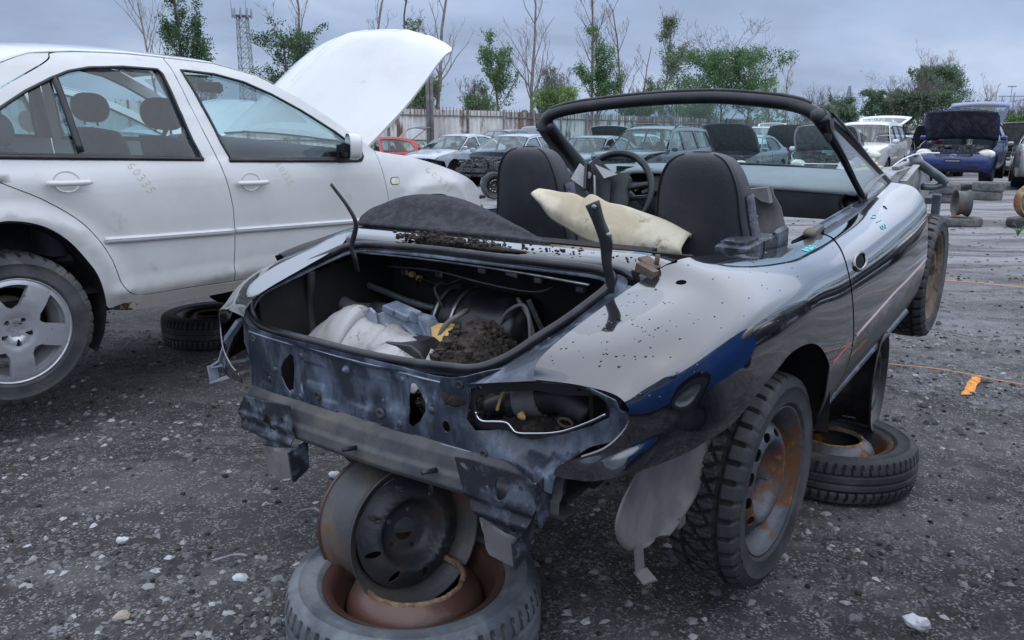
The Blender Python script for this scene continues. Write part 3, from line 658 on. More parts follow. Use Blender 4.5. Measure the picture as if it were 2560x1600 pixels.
panel('bracket_flap', PX(-.804, .02), flL, [], (.015, .015), .006, K['plastic_grey'], conv)
b = MB(); b.prism([(-.815, .39), (-.75, .40), (-.755, .32), (-.812, .30)], .236, .229, 'y'); b.build('bracket_side', K['bracket'], conv)
# left tail corner : torn edge, inner flange, loop bracket
b = MB(); G = [[(-.735, .47, z), (-.70, .52, z + .002), (-.66, .55, z), (-.60, .565, z)] for z in (.70, .64, .58, .53, .47, .40)]
for i, g in enumerate(G):
    for p in range(4): g[p] = (g[p][0], g[p][1] + .012 * math.sin(i * 2.1 + p), g[p][2])
b.grid(np.array(G)); b.build('corner_flange', K['pale_metal'], conv)
b = MB(); b.bar((-.74, .552, .640), (-.74, .605, .560), .020, .006, bev=.002); b.bar((-.74, .605, .562), (-.74, .650, .538), .020, .006); b.bar((-.742, .652, .540), (-.742, .648, .492), .03, .006)
b.bar((-.74, .645, .536), (-.72, .50, .598 - .02), .022, .006); b.bar((-.74, .645, .492), (-.72, .52, .545 - .01), .05, .005); b.bar((-.735, .548, .645), (-.72, .50, .70), .04, .01)
b.build('lamp_bracket', K['pale_metal'], conv)
b = MB()   # peeled trim on left wing
P = np.array([(-.15, .53, .872), (-.24, .54, .868), (-.33, .56, .855), (-.42, .60, .835), (-.47, .63, .815)])
b.grid(np.array([spl(P + [0, dy, dz], 4) for dy, dz in ((-.05, -.008), (-.01, .012), (.02, .004), (.012, -.01))])); b.build('torn_trim', K['black_trim'], conv, solid=.004)
# boot lid hinges
hR = [(-.40, -.505, .79), (-.415, -.527, .85), (-.42, -.520, .905), (-.42, -.518, .955), (-.42, -.500, 1.000), (-.42, -.483, 1.042)]
hL = [(-.41, .34, .79), (-.42, .335, .827), (-.42, .345, .87), (-.42, .318, .935), (-.42, .345, .985), (-.42, .408, 1.048)]
for l, r, wdt in ((hR, (.011, .012, .013, .017, .016, .020), .8), (hL, (.011, .011, .010, .009, .007, .006), .8)):
    b = MB(); P = spl(l, 6); rr = cr(np.array(r)[:, None], np.linspace(0, 5, len(P)))[:, 0]
    b.tube(P, rr, 10, flat=.45, up=[1, 0, 0]); h = b.build('boot_hinge', K['black_trim'], conv)
    if l is hR:
        multi('hinge_bolt', [lambda b, p=p: b.lathe([(0, -.004), (.006, -.003), (.007, .004)], 12, M=TR(*p) @ RZ(-math.pi / 2)) for p in ((-.428, -.492, 1.034), (-.428, -.530, .972))], K['steel'], h)
# boot contents that belong to the car: filler pipe, hoses, tank strap
b = MB(); b.tube(spl([(-.33, .53, .775), (-.35, .545, .725), (-.36, .50, .672), (-.36, .43, .645), (-.35, .35, .648), (-.34, .28, .65)], 8), .026, 14); fp = b.build('filler_pipe', K['pipe'], conv)
b = MB(); b.tube([(-.35, .352, .648), (-.34, .27, .65)], .030, 14); b.build('hose_clamp', K['rubber'], fp)
b = MB(); b.tube(spl([(-.25, .645 - .1, .748), (-.25, .601 - .06, .746), (-.25, .542 - .02, .714), (-.25, .473, .695), (-.25, .382, .679), (-.25, .295, .663), (-.25, .17, .655), (-.2, .10, .65)], 6), .011, 10); b.build('breather_hose', K['pipe'], conv)
b = MB(); b.tube(spl([(-.5, .447, .80), (-.5, .455, .75), (-.5, .47, .689), (-.5, .47, .60), (-.52, .45, .50)], 6), .013, 10); b.build('drain_hose', K['rubber'], conv)
b = MB(); b.lathe([(0, -.16), (.11, -.16), (.125, -.13), (.125, .10), (.118, .12), (.118, .14), (.1, .16), (0, .16)], 36, M=TR(-.22, 0, .60)); b.build('fuel_tank', K['black_trim'], conv)
multi('tank_strap', [lambda b, y=y: b.lathe([(.128, y - .006), (.131, y - .006), (.131, y + .006), (.128, y + .006)], 36, M=TR(-.22, 0, .60)) for y in (.12, .055)], K['steel'], conv)
b = MB(); b.tube(spl([(-.385, .37, .842), (-.375, .10, .845), (-.375, -.2, .842), (-.385, -.45, .835)], 6), .004, 5); b.bar((-.20, .15, .70), (-.20, .12, .70), .02, .04); b.build('torsion_rod', K['steel'], conv)
b = MB(); b.tube(spl([(-.33, -.10, .62), (-.32, -.14, .70), (-.32, -.20, .735), (-.34, -.235, .70), (-.36, -.245, .62), (-.38, -.235, .57)], 6), .006, 6); b.tube(spl([(-.30, -.17, .745), (-.32, -.22, .70), (-.34, -.25, .63), (-.36, -.25, .57)], 6), .006, 6); b.build('cable_loop', K['plastic_grey'], conv)
multi('metal_strip', [lambda b: b.bar((-.25, -.17, .73), (-.24, -.205, .645), .004, .014), lambda b: b.bar((-.2, -.06, .785), (-.2, -.10, .78), .012, .012)], K['steel'], conv)
for k, P in enumerate(([(-.20, .30, .70), (-.24, .25, .74), (-.25, .15, .735), (-.22, .08, .76)], [(-.30, .12, .60), (-.31, .10, .68), (-.30, .135, .735), (-.26, .13, .75)], [(-.45, .02, .60), (-.44, -.02, .68), (-.40, -.05, .71), (-.34, -.02, .70)], [(-.28, -.30, .80), (-.33, -.25, .78), (-.35, -.10, .79), (-.33, .1, .80), (-.32, .3, .79)], [(-.52, .35, .56), (-.56, .28, .60), (-.60, .22, .585), (-.64, .18, .57)], [(-.50, -.28, .60), (-.48, -.33, .66), (-.42, -.36, .68), (-.34, -.38, .72)])):
    b = MB(); b.tube(spl(P, 6), .0035 + .002 * (k % 3), 6); b.build('boot_cable', K[('black_trim', 'rubber', 'plastic_grey')[k % 3]], conv)
multi('boot_clip', [lambda b, c=c: b.box(c, (.02, .03, .022), bev=.004) for c in ((-.18, .22, .745), (-.175, .05, .775), (-.18, -.16, .77), (-.19, .36, .74), (-.18, -.30, .76))], K['steel'], conv)
multi('wiring_plug', [lambda b, c=c: b.box(c, (.02, .022, .018), bev=.004) for c in ((-.19, .33, .735), (-.19, .30, .725))], K['orange_plastic'], conv)
# seats
def seat(cy, cx, lab=None):
    e = bpy.data.objects.new('seat', None); C.objects.link(e); e.parent = conv
    rows = [(.40, .22, .10, .34), (.55, .205, .095, .325), (.70, .185, .085, .30), (.80, .165, .075, .285), (.90, .145, .068, .27), (.98, .135, .062, .26), (1.03, .120, .055, .252), (1.065, .098, .046, .247), (1.083, .07, .034, .244), (1.093, .03, .015, .243)]
    rows = cr(np.array(rows), np.linspace(0, 9, 40)); G = []
    for z, hw_, ht, x in rows:
        ring = []
        for k in range(36):
            a = 2 * math.pi * k / 36; c, s_ = math.cos(a), math.sin(a); p = .48
            ring.append((cx + x - .25 + ht * math.copysign(abs(s_) ** p, s_), cy + hw_ * math.copysign(abs(c) ** p, c), z))
        G.append(ring)
    b = MB(); b.grid(np.array(G), cv=True, flip=True); b.build('seat_back', K['vinyl'], e)
    for s_ in (-1, 1):   # piped seams
        P = [(cx + x - .25 - ht * .80, cy + s_ * hw_ * .93, z) for z, hw_, ht, x in rows[4:38]]
        b = MB(); b.tube(P, .0035, 5); b.build('piping', K['black_trim'], e)
        b = MB(); b.grid(np.array([[(cx + x - .25 - ht * .3, cy + s_ * (hw_ + .003), z) for z, hw_, ht, x in rows[2:22]], [(cx + x - .25 + ht * .1, cy + s_ * (hw_ + .006), z) for z, hw_, ht, x in rows[2:22]], [(cx + x - .25 + ht * .6, cy + s_ * (hw_ + .003), z) for z, hw_, ht, x in rows[2:22]]]), flip=s_ > 0); b.build('mesh_insert', K['vinyl_mesh'], e, solid=.004)
    b = MB(); b.box((cx + .30, cy, .42), (.46, .44, .14), bev=.05); b.build('seat_cushion', K['vinyl'], e)
    return e
seat(-.452, .27); seat(.222, .345)
# steering wheel
e = bpy.data.objects.new('steering_wheel', None); C.objects.link(e); e.parent = conv; e.location = (1.0, .27, .835); e.rotation_euler = (0, R_(24), 0)
b = MB(); b.tube([(0, .18 * math.cos(a), .18 * math.sin(a)) for a in np.linspace(0, 2 * math.pi, 60, endpoint=False)], .0145, 12, closed=True); b.build('wheel_ring', K['black_trim'], e)
b = MB(); b.grid(np.array([[(-.01 - .018 * math.cos(v * 1.2), y, z) for y, z in ((u * (.075 + .02 * (v < 0)), .02 + v * .10 - .03) for u in np.linspace(-1, 1, 8))] for v in np.linspace(-1, 1, 8)]), flip=True); b.bar((0, .07, .03), (.0, .165, .05), .03, .02, bev=.006); b.bar((0, -.07, .03), (0, -.165, .05), .03, .02, bev=.006); b.bar((0, .03, -.06), (0, .05, -.17), .03, .02); b.bar((0, -.03, -.06), (0, -.05, -.17), .03, .02)
b.box((0, 0, 0), (.035, .15, .17), bev=.015); b.build('hub_pad', K['dash_dark'], e)
b = MB(); b.tube([(.02, 0, 0), (.35, 0, -.02)], .035, 10); b.box((.08, 0, -.01), (.12, .12, .10), bev=.02); b.bar((.06, -.05, 0), (.05, -.16, .01), .02, .02, bev=.005); b.build('column_shroud', K['dash_dark'], e)
panel('cover_flap', lambda u, v: np.c_[-.05 - .3 * np.asarray(u).ravel() ** 2 - .1 * np.asarray(v).ravel(), .06 + np.asarray(u).ravel(), np.asarray(v).ravel()], [(-.09, -.12), (-.05, -.17), (.09, -.15), (.13, -.04), (.10, .07), (.0, .13), (-.07, .08)], [], (.02, .02), .006, K['dash_dark'], e)
b = MB(); b.prism([(.07, .06), (.13, .10), (.16, .03), (.08, -.01)], -.085, -.10, 'x'); b.bar((-.09, .05, .05), (-.08, .02, -.09), .022, .006); b.prism([(-.0, .04), (.06, .10), (-.06, .06)], -.09, -.094, 'x'); b.build('torn_foil', K['white_dull'], e)
b = MB(); b.bar((-.10, .09, .10), (-.10, .07, -.02), .04, .012, bev=.004); b.bar((-.10, .07, -.02), (-.09, .03, -.06), .02, .01); b.build('torn_strap', K['black_trim'], e)
# dashboard
ys = np.linspace(-.69, .64, 24)
def dz(y): return .045 * math.exp(-((y - .25) / .17) ** 4)
b = MB(); G = []
for t in np.linspace(0, 1, 8): G.append([(1.58 + .04 * (1 - (y / .65) ** 2) - .31 * t - .02 * (1 - (y / .65) ** 2), y, .905 - .015 * abs(y / .65) ** 2 + (dz(y) * t) - .035 * t * t) for y in ys])
for dx_, z_ in ((-.006, -.012), (.0, -.02)): G.append([(1.27 + dx_, y, .87 - .015 * (y / .65) ** 2 + dz(y) + z_) for y in ys])
b.grid(np.array(G), flip=True); b.build('dash_top', K['dash_grey'], conv)
DF = lambda u, v: np.c_[1.275 + .12 * ((np.asarray(v).ravel() - .80) ** 2) * 8 + .02 * (.85 - np.asarray(v).ravel()), -np.asarray(u).ravel(), np.asarray(v).ravel()]
vent = ell(.633, .808, .036, .036, 20); bino = [(-.42, .80), (-.42, .86), (-.36, .893), (-.25, .90), (-.14, .893), (-.085, .86), (-.085, .80), (-.25, .785)]; ctr_ = rrect(-.06, .62, .10, .82, .01); glove = rrect(.22, .70, .56, .78, .02)
panel('dash_face', DF, [(-.64, .58), (-.64, .845), (-.45, .862), (-.40, .90), (-.25, .915), (-.10, .90), (-.04, .865), (.3, .858), (.69, .845), (.69, .745), (.60, .735), (.2, .735), (.15, .60)], [vent, bino, rrect(-.03, .64, .08, .80, .01)], (.02, .02), .006, K['dash_dark'], conv)
b = MB(); b.lathe([(.030, 0), (.037, -.006), (.044, -.004), (.044, .008), (.030, .05), (0, .05)], 28, M=TR(1.272, -.633, .808) @ RZ(-math.pi / 2)); b.build('air_vent', K['black_trim'], conv)
b = MB(); b.box((1.36, .25, .84), (.01, .40, .14)); b.box((1.345, .0, .70), (.01, .22, .24)); b.build('dash_cavity', K['dark'], conv)
b = MB()
for k in range(9): b.bar((1.30 + .01 * rnd.random(), .40 - k * .038, .80 + .02 * rnd.random()), (1.31, .37 - k * .038, .80 + .05 * rnd.random()), .02, .014)
b.box((1.31, .22, .845), (.03, .05, .07)); b.box((1.31, .33, .835), (.03, .11, .022)); b.box((1.32, .15, .865), (.03, .14, .018)); b.build('gauge_bracket', K['plastic_grey'], conv)
b = MB(); b.blob((1.29, .03, .79), .02, 6, .2); b.box((1.28, .01, .765), (.03, .05, .02)); b.blob((1.27, .06, .755), .014, 5, .2); b.build('wiring_plug', K['cream_foam'], conv)
b = MB()
for k in range(7):
    a = rnd.random(); b.tube(spl([(1.28, .06 - .02 * k, .78), (1.22 - .05 * a, .05 - .02 * k, .73 + .03 * a), (1.24, .0 - .03 * a, .68), (1.3, .02, .62)], 5), .004, 5)
b.build('wiring', K['black_trim'], conv)
b = MB(); b.box((1.1, 0, .50), (.7, .2, .2), bev=.03); b.build('centre_console', K['dash_dark'], conv)
b = MB()   # bent grey inner panel standing beside the right seat
b.grid(np.array([[(.80 + .02 * math.sin(i), y0 + (y1 - y0) * k / 3, z + .01 * k) for k in range(4)] for i, (z, y0, y1) in enumerate(((.70, -.44, -.54), (.76, -.43, -.53), (.82, -.43, -.512), (.865, -.42, -.49), (.90, -.41, -.488)))])); b.prism([(-.405, .915), (-.478, .925), (-.49, .873), (-.46, .88)], .79, .76, 'x'); b.build('inner_brace', K['plastic_grey'], conv, solid=.005)
# brackets along right cockpit edge
b = MB(); b.prism([(-.50, .80), (-.54, .845), (-.575, .825), (-.585, .79)], .0, -.01, 'x'); b.box((.20, -.60, .822), (.13, .10, .05), bev=.006); b.box((.20, -.60, .85), (.10, .075, .012)); b.box((.33, -.62, .815), (.12, .06, .05)); b.box((.42, -.645, .82), (.10, .02, .07), bev=.008); b.build('roof_latch_bracket', K['bracket'], conv)
b = MB(); b.blob((.62, -.675, .805), (.03, .02, .018), 7, .05); b.bar((.64, -.68, .80), (.72, -.68, .808), .02, .02); b.build('belt_roller', K['rim_grey'], conv)
# windscreen
HT = np.array([(.955, .595, 1.095), (.965, .585, 1.14), (.975, .545, 1.172), (1.0, .45, 1.192), (1.02, .29, 1.208), (1.03, .10, 1.220), (1.03, -.04, 1.224), (1.025, -.20, 1.222), (1.0, -.39, 1.206), (.985, -.50, 1.188), (.97, -.565, 1.160), (.97, -.60, 1.12)])
hp = spl(HT, 6)
b = MB(); b.tube(hp, .0255, 12, flat=.95); b.build('windscreen_header', K['black_trim'], conv)
b = MB(); b.tube(hp[8:-8] + [.0, 0, .027], .0065, 6); b.build('header_strip', K['rubber'], conv)
Bb = np.array([(1.46, .66, .862), (1.53, .55, .880), (1.585, .30, .900), (1.60, 0, .905), (1.60, -.30, .900), (1.60, -.55, .880), (1.62, -.665, .845)])
nb = 40; bp_ = cr(Bb, np.linspace(0, 6, nb)); tp_ = cr(HT[1:-1], np.linspace(0, 9, nb))
b = MB(); b.grid(np.array([bp_ * (1 - t) + tp_ * t + [.035 * math.sin(math.pi * t), 0, .02 * math.sin(math.pi * t)] for t in np.linspace(0, 1, 12)])); b.build('windscreen_glass', K['glass_screen'], conv)
b = MB(); b.tube(bp_ + [0, 0, .004], .007, 6); b.build('windscreen_seal', K['black_trim'], conv)
b = MB(); b.tube(spl([(.96, .585, 1.13), (1.06, .60, 1.06), (1.25, .635, .955), (1.45, .67, .845)], 5), [.042, .043, .044, .045, .046, .046, .047, .047, .048, .048, .048, .049, .049, .05, .05, .05], 12, flat=.8); b.tube(spl([(1.40, .68, .87), (1.45, .70, .80), (1.47, .70, .74)], 4), .03, 8); b.build('windscreen_pillar', K['black_trim'], conv)
b = MB(); b.bar((.965, .60, 1.15), (1.33, .80 - .06, .865), .012, .03, up=(0, 1, 0)); b.build('window_post', K['black_trim'], conv)
b = MB(); b.tube(spl([(.955, -.592, 1.165), (1.15, -.612, 1.085), (1.40, -.645, .965), (1.665, -.68, .838)], 6), .013, 10, flat=1.3); b.tube(spl([(.97, -.62, 1.165), (1.2, -.635, 1.07), (1.45, -.66, .945), (1.69, -.69, .832)], 6), .006, 6); b.build('windscreen_pillar', K['black_trim'], conv)
b = MB(); b.tube(spl([(.95, -.59, 1.15), (.99, -.60, 1.10), (1.09, -.63, 1.01), (1.22, -.66, .885), (1.335, -.685, .785)], 5), [.034, .032, .030, .028, .026, .024, .022, .02, .019, .018, .017, .016, .015, .015, .014, .014, .014, .014, .014, .014, .014], 10, flat=.6); b.build('window_post', K['black_trim'], conv)
b = MB(); b.blob((.955, -.578, 1.158), (.036, .026, .024), 8, .06, seed=4); b.blob((1.0, -.605, 1.110), (.028, .018, .05), 8, .10, seed=8); b.build('header_corner_cover', K['rubber'], conv)
b = MB(); q = [(1.02, -.607, 1.12), (1.345, -.687, .79), (1.65, -.688, .832)]; b.add(q, [[0, 1, 2]]); b.build('quarter_glass', K['glass_dusty'], conv)
# cowl, inner wing and loose bits at front
b = MB(); b.grid(np.array([[(1.62 + .02 * (1 - (y / .6) ** 2), y, .875), (1.75, y, .868), (1.9, y, .80)] for y in np.linspace(-.60, .60, 8)])); b.build('cowl_panel', K['dusty_light'] if 'dusty_light' in K else K['pale_metal'], conv)
AP = lambda u, v: np.c_[np.asarray(u).ravel(), -.635 + 0 * np.asarray(u).ravel(), np.asarray(v).ravel()]
K['apron'] = mat('apron', (.30, .31, .31), (.18, .18, .18), 7, .42, .66, .5, bump=.1, c3=(.09, .08, .07), s3=16, lo3=.58, hi3=.68)
panel('inner_wing', AP, [(1.72, .60), (1.72, .80), (2.0, .835), (2.3, .826), (2.6, .80), (2.86, .752), (2.92, .68), (2.9, .46), (2.7, .44), (2.66, .52), (2.3, .60)], [rrect(2.42 + k * .09, .70 + .002 * k, 2.435 + k * .09, .735 + .002 * k, .004) for k in range(3)], (.04, .04), .004, K['apron'], conv)
b = MB(); b.grid(np.array([[(1.72, y, .80), (2.0, y, .838), (2.3, y, .83), (2.6, y, .803), (2.86, y, .755), (2.92, y, .68)] for y in (-.637, -.58, -.52)]), flip=True); b.box((2.3, -.60, .842), (.25, .03, .012)); b.bar((2.1, -.655, .79), (2.38, -.655, .835), .03, .006); b.build('inner_wing_shelf', K['apron'], conv)
b = MB(); b.tube(spl([(2.55, -.62, .84), (2.60, -.66, .80), (2.66, -.72, .745), (2.68, -.745, .715)], 5), .024, 10); b.tube(spl([(2.62, -.65, .70), (2.66, -.70, .695), (2.68, -.75, .712)], 5), .018, 10); b.build('bent_pipe', K['pipe'], conv)
b = MB(); b.tube(spl([(2.3, -.53, .80), (2.45, -.57, .85), (2.6, -.62, .87), (2.7, -.70, .865)], 6), .004, 5); b.tube(spl([(2.60, -.62, .87), (2.62, -.64, .83), (2.6, -.66, .76)], 5), .005, 5); b.build('loose_wire', K['white_mark'], conv)
K['yellow'] = mat('yellow', (.75, .52, .03), rough=.5)
b = MB(); b.box((2.0, -.535, .868), (.10, .035, .03), bev=.006); b.box((2.0, -.515, .868), (.06, .05, .012)); b.build('yellow_clip', K['yellow'], conv)
b = MB(); b.bar((1.78, -.50, .865), (2.02, -.56, .862), .05, .016, bev=.005); b.build('foam_strip', K['cream_foam'], conv)
b = MB(); b.box((2.45, -.75, .56), (.02, .04, .26), bev=.005); b.box((2.5, -.72, .66), (.2, .03, .03)); b.build('headlamp_bracket', K['pipe'], conv)
# wheels
make_wheel(None, conv, .305, .200, .20, K['tyre'], K['rim_rust'], 'steel', 'block', (.005, -.715, .229), (0, .4, -.03), -1, n=480)
make_wheel(None, conv, .305, .200, .20, K['tyre'], K['rim_mud'], 'steel', 'block', (2.275, -.715, .311), (0, .2, .0), -1, n=360)
make_wheel(None, conv, .305, .200, .20, K['tyre'], K['rim_rust'], 'steel', 'block', (-.02, .60, .20), (0, .2, 0), 1)
make_wheel(None, conv, .305, .200, .20, K['tyre'], K['rim_rust'], 'steel', 'block', (2.275, .66, .311), (0, .2, 0), 1, coarse=True)
b = MB(); b.tube([(0, -.60, .229), (0, .55, .215)], .03, 8); b.tube([(2.27, -.60, .31), (2.27, .60, .31)], .03, 8); b.box((0, 0, .25), (.3, .5, .16), bev=.03); b.build('axle', K['rim_dark'], conv)
# plastic arch liner hanging under the tail
b = MB(); rows = []
for t, (z, x0, x1) in enumerate(((.50, -.60, -.17), (.46, -.66, -.18), (.41, -.69, -.20), (.35, -.665, -.235), (.30, -.61, -.31), (.265, -.53, -.40), (.255, -.48, -.44))):
    rows.append([(x0 + (x1 - x0) * k / 6, -.70 + .05 * math.sin(math.pi * k / 6) * (1 - t / 8) - .02 * k / 6 + .02 * t / 6, z) for k in range(7)])
b.grid(np.array([spl(r, 3) for r in cr(np.array(rows), np.linspace(0, 6, 19))])); b.build('arch_liner', K['plastic_grey'], conv, solid=.005)
multi('liner_tab', [lambda b: b.box((-.215, -.705, .345), (.03, .006, .035)), lambda b: b.box((-.375, -.70, .262), (.035, .006, .03)), lambda b: (b.bar((-.60, -.70, .31), (-.60, -.705, .25), .035, .005), b.bar((-.60, -.705, .252), (-.62, -.74, .245), .035, .005))], K['plastic_grey'], conv)
# number and marks
def scribble(S, strokes, r, m, parent, off=.002, name='chalk_number'):
    b = MB()
    for s_ in strokes:
        p = spl(s_, 4) if len(s_) > 2 else np.array(s_, float); X = S(p[:, 0], p[:, 1]); b.tube(X + np.array(off if hasattr(off, '__len__') else (0, -off, 0)), r, 4)
    return b.build(name, m, parent)
DIG = {'0': [[(.2, .5), (.5, 1), (.8, .5), (.5, 0), (.2, .5)]], '1': [[(.5, 1), (.5, 0)]], '8': [[(.5, .5), (.2, .8), (.5, 1), (.8, .8), (.5, .5), (.2, .2), (.5, 0), (.8, .25), (.5, .5)]], '6': [[(.7, 1), (.3, .6), (.3, .2), (.6, 0), (.8, .3), (.35, .45)]], '5': [[(.8, 1), (.3, 1), (.3, .6), (.7, .55), (.75, .2), (.3, 0)]], '3': [[(.2, .95), (.6, 1), (.6, .6), (.4, .5), (.7, .35), (.6, .05), (.2, .05)]], '9': [[(.7, .6), (.4, .55), (.35, .9), (.65, .95), (.7, .5), (.6, 0)]], '2': [[(.2, .8), (.5, 1), (.7, .7), (.3, .1), (.8, .05)]], '7': [[(.2, 1), (.8, 1), (.4, 0)]], '4': [[(.6, 1), (.2, .4), (.8, .4)], [(.65, .7), (.6, 0)]]}
def number(txt, o, e1, e2, adv=1.0):
    out = []
    for i, ch in enumerate(txt):
        for s_ in DIG[ch]: out.append([(o[0] + e1[0] * (i * adv + a) + e2[0] * c, o[1] + e1[1] * (i * adv + a) + e2[1] * c) for a, c in s_])
    return out
scribble(SIDE, number('01865', (8.10, 5.98), (.078, .02), (.015, .27)), .0017, K['cyan_mark'], conv, (0, -.001, .0015))
scribble(SIDE, number('018', (10.22, 6.35), (-.07, -.40), (.16, -.05)) , .0016, K['cyan_mark'], door, (0, -.0015, .001))
# rain drops on wing
b = MB()
for k in range(120):
    u_ = rnd.uniform(.6, 9.0); v_ = rnd.uniform(4.2, 6.9)
    if k < 60: u_ = rnd.uniform(1.2, 3.6); v_ = rnd.uniform(5.6, 6.9)
    p = SIDE([u_], [v_])[0]; r = rnd.uniform(.0012, .0026) * (1.5 if rnd.random() < .2 else 1)
    b.blob(p, (r * 1.5, r, r * .45), 4, .1, seed=k)
b.build('water_drops', K['drop'], conv)['kind'] = 'stuff'
# ---------------------------------------------------------------- white sedan
J_LOC, J_ROT = (-2.6796, 3.6236, .2539), (.058, -.007, .9335)
def jw(x, z):
    x = np.asarray(x, float); z = np.asarray(z, float)
    w_ = cr(np.array([.80, .828, .848, .858, .864, .866, .868, .866, .862, .853, .825, .752, .710, .664, .625, .585])[:, None], np.interp(z, [.22, .30, .36, .42, .5, .6, .7, .76, .82, .88, .955, 1.15, 1.25, 1.34, 1.39, 1.42], np.arange(16.)))[:, 0]
    t = np.clip((x - 2.45) / .75, 0, 1); w_ = w_ - .20 * t ** 2.2
    t = np.clip((-.25 - x) / .8, 0, 1); w_ = w_ - .14 * t ** 2
    # soft flares over the wheels
    for cx, cz, am in ((0.0, .32, .012), (2.52, .32, .006)):
        r = np.hypot(x - cx, z - cz); w_ = w_ + am * np.exp(-((r - .44) / .035) ** 2) * (z > .3) - am * .8 * np.exp(-((r - .52) / .05) ** 2) * (z > .3) * (z < .9)
    w_ = w_ + .012 * np.exp(-((z - .40) / .03) ** 2) * (x > .42) * (x < 2.05)
    f = np.clip((x - 1.95) / .4, 0, 1) * np.clip((z - .74) / .2, 0, 1); return w_ - .05 * f
JS = lambda u, v: np.c_[np.asarray(u, float).ravel(), -jw(np.asarray(u).ravel(), np.asarray(v).ravel()), np.asarray(v, float).ravel()]
JL = lambda u, v: JS(u, v) * np.array([1, -1, 1.])
def build_sedan(root, near=True):
    WP = K['white_paint']; g = .005
    Bg = [(.851, 1.391), (.867, 1.347), (.891, 1.228), (.924, 1.1), (.96, .972), (.976, .905), (.997, .811), (1.010, .72), (1.013, .64), (1.013, .558), (1.005, .45), (1.003, .40), (1.009, .354)]
    Rlow = [(.514, .368), (.469, .392), (.436, .436), (.42, .488), (.4, .555), (.359, .634), (.306, .707), (.241, .765), (.152, .826), (.079, .864), (.01, .899), (-.06, .935), (-.12, .985)]
    Ag = [(1.995, .96), (2.016, .884), (2.036, .803), (2.054, .72), (2.064, .651), (2.066, .55), (2.06, .45), (2.05, .39), (2.03, .36)]
    arcR = [(-.37, .30), (-.365, .42), (-.34, .52), (-.28, .62), (-.2, .69), (-.1, .735), (-.014, .753), (.038, .75), (.087, .739), (.14, .718), (.189, .686), (.241, .637), (.29, .57), (.335, .494), (.359, .415), (.372, .34)]
    arcF = [(2.12, .36), (2.135, .43), (2.16, .50), (2.21, .575), (2.272, .634), (2.349, .668), (2.414, .683), (2.495, .683), (2.58, .669), (2.678, .631), (2.759, .59), (2.83, .52), (2.87, .42), (2.88, .35)]
    seam = [(-.12, 1.08), (.0, 1.17), (.103, 1.237), (.217, 1.298), (.298, 1.341), (.335, 1.365), (.343, 1.384)]
    winR = [(-.03, 1.07), (.083, 1.167), (.197, 1.234), (.315, 1.289), (.392, 1.318), (.481, 1.336), (.635, 1.347), (.795, 1.344), (.812, 1.325), (.838, 1.175), (.863, 1.036), (.886, .962), (.875, .955), (.45, .980), (.038, 1.0), (-.03, 1.02)]
    winF = [(.915, 1.347), (1.086, 1.336), (1.236, 1.306), (1.382, 1.251), (1.537, 1.178), (1.736, 1.065), (1.80, 1.02), (1.82, .95), (1.744, .925), (1.4, .938), (1.040, .948), (1.012, 1.02), (.997, 1.088), (.952, 1.234)]
    for S, fl, nm in ((JS, False, 'r'), (JL, True, 'l')):
        st_ = (.05, .035) if near and nm == 'r' else (.09, .06)
        s = 4 if nm == 'r' else 2
        qp = [(-.95, .36), (-.95, .95), (-.60, 1.0), (-.45, 1.03), (-.3, 1.06)] + [(-.2, 1.14), (0, 1.262), (.12, 1.33), (.25, 1.38), (.343, 1.388)] + [(a - g, c + g * .6) for a, c in sp2(seam[::-1], s)][1:] + [(a - g, c - g * .3) for a, c in sp2(Rlow[::-1], s)] + [(.57, .358), (.745, .357), (1.0, .348), (1.009, .348), (2.02, .352), (2.05, .38), (2.12, .36), (2.10, .318), (1.6, .30), (.96, .296), (.684, .293), (.505, .296), (.46, .322), (.38, .330)] + sp2(arcR[::-1], s)
        panel('body_side', S, qp, [], st_, .004, WP, root, flip=fl)
        top = [(.343, 1.388), (.45, 1.398), (.668, 1.404), (.855, 1.397)]
        rd = sp2(seam, s) + sp2(top, 3)[1:] + sp2(Bg, s) + [(.745, .363), (.57, .363)] + sp2(Rlow, s)
        o1 = panel('rear_door', S, rd, [winR], st_, .004, WP, root, flip=fl)
        fd = [(a + g, c) for a, c in sp2(Bg, s)] + [(2.03, .358)] + sp2(Ag[::-1], s)[1:] + [(1.94, 1.0), (1.801, 1.090), (1.68, 1.165), (1.557, 1.236), (1.33, 1.338), (1.11, 1.384), (.862, 1.399)]
        o2 = panel('front_door', S, fd, [winF], st_, .004, WP, root, flip=fl)
        fe = [(a + g, c) for a, c in sp2(Ag, s)] + [(2.055, .36)] + sp2(arcF, s) + [(3.16, .36), (3.19, .48), (3.181, .576), (3.12, .625), (3.043, .672), (2.95, .72), (2.836, .768), (2.70, .812), (2.56, .852), (2.40, .893), (2.263, .921), (2.085, .944)]
        panel('front_wing', S, fe, [], st_, .004, WP, root, flip=fl)
        sg = -1 if nm == 'r' else 1
        # glass, black frames, divider
        for wn, dr in ((winR, o1), (winF, o2)):
            ins = lambda u, v, S=S, sg=sg: S(u, v) + np.array([0, -sg * .012, 0])
            panel('window_glass', ins, wn, [], (.12, .08), 0, K['glass'], dr, flip=fl)
            P = np.array(dens(wn, (.03, .03))); b = MB(); b.tube(S(P[:, 0], P[:, 1]) + [0, 0, 0], .0075, 6, closed=True); b.build('window_seal', K['black_trim'], dr)
        b = MB(); P = np.array([(.325, 1.292), (.335, 1.15), (.343, 1.0)]); P = spl(P, 5); b.tube(S(P[:, 0], P[:, 1]) + [0, 0, 0], .016, 6, flat=.5, up=[0, 1, 0]); b.build('window_divider', K['black_trim'], o1)
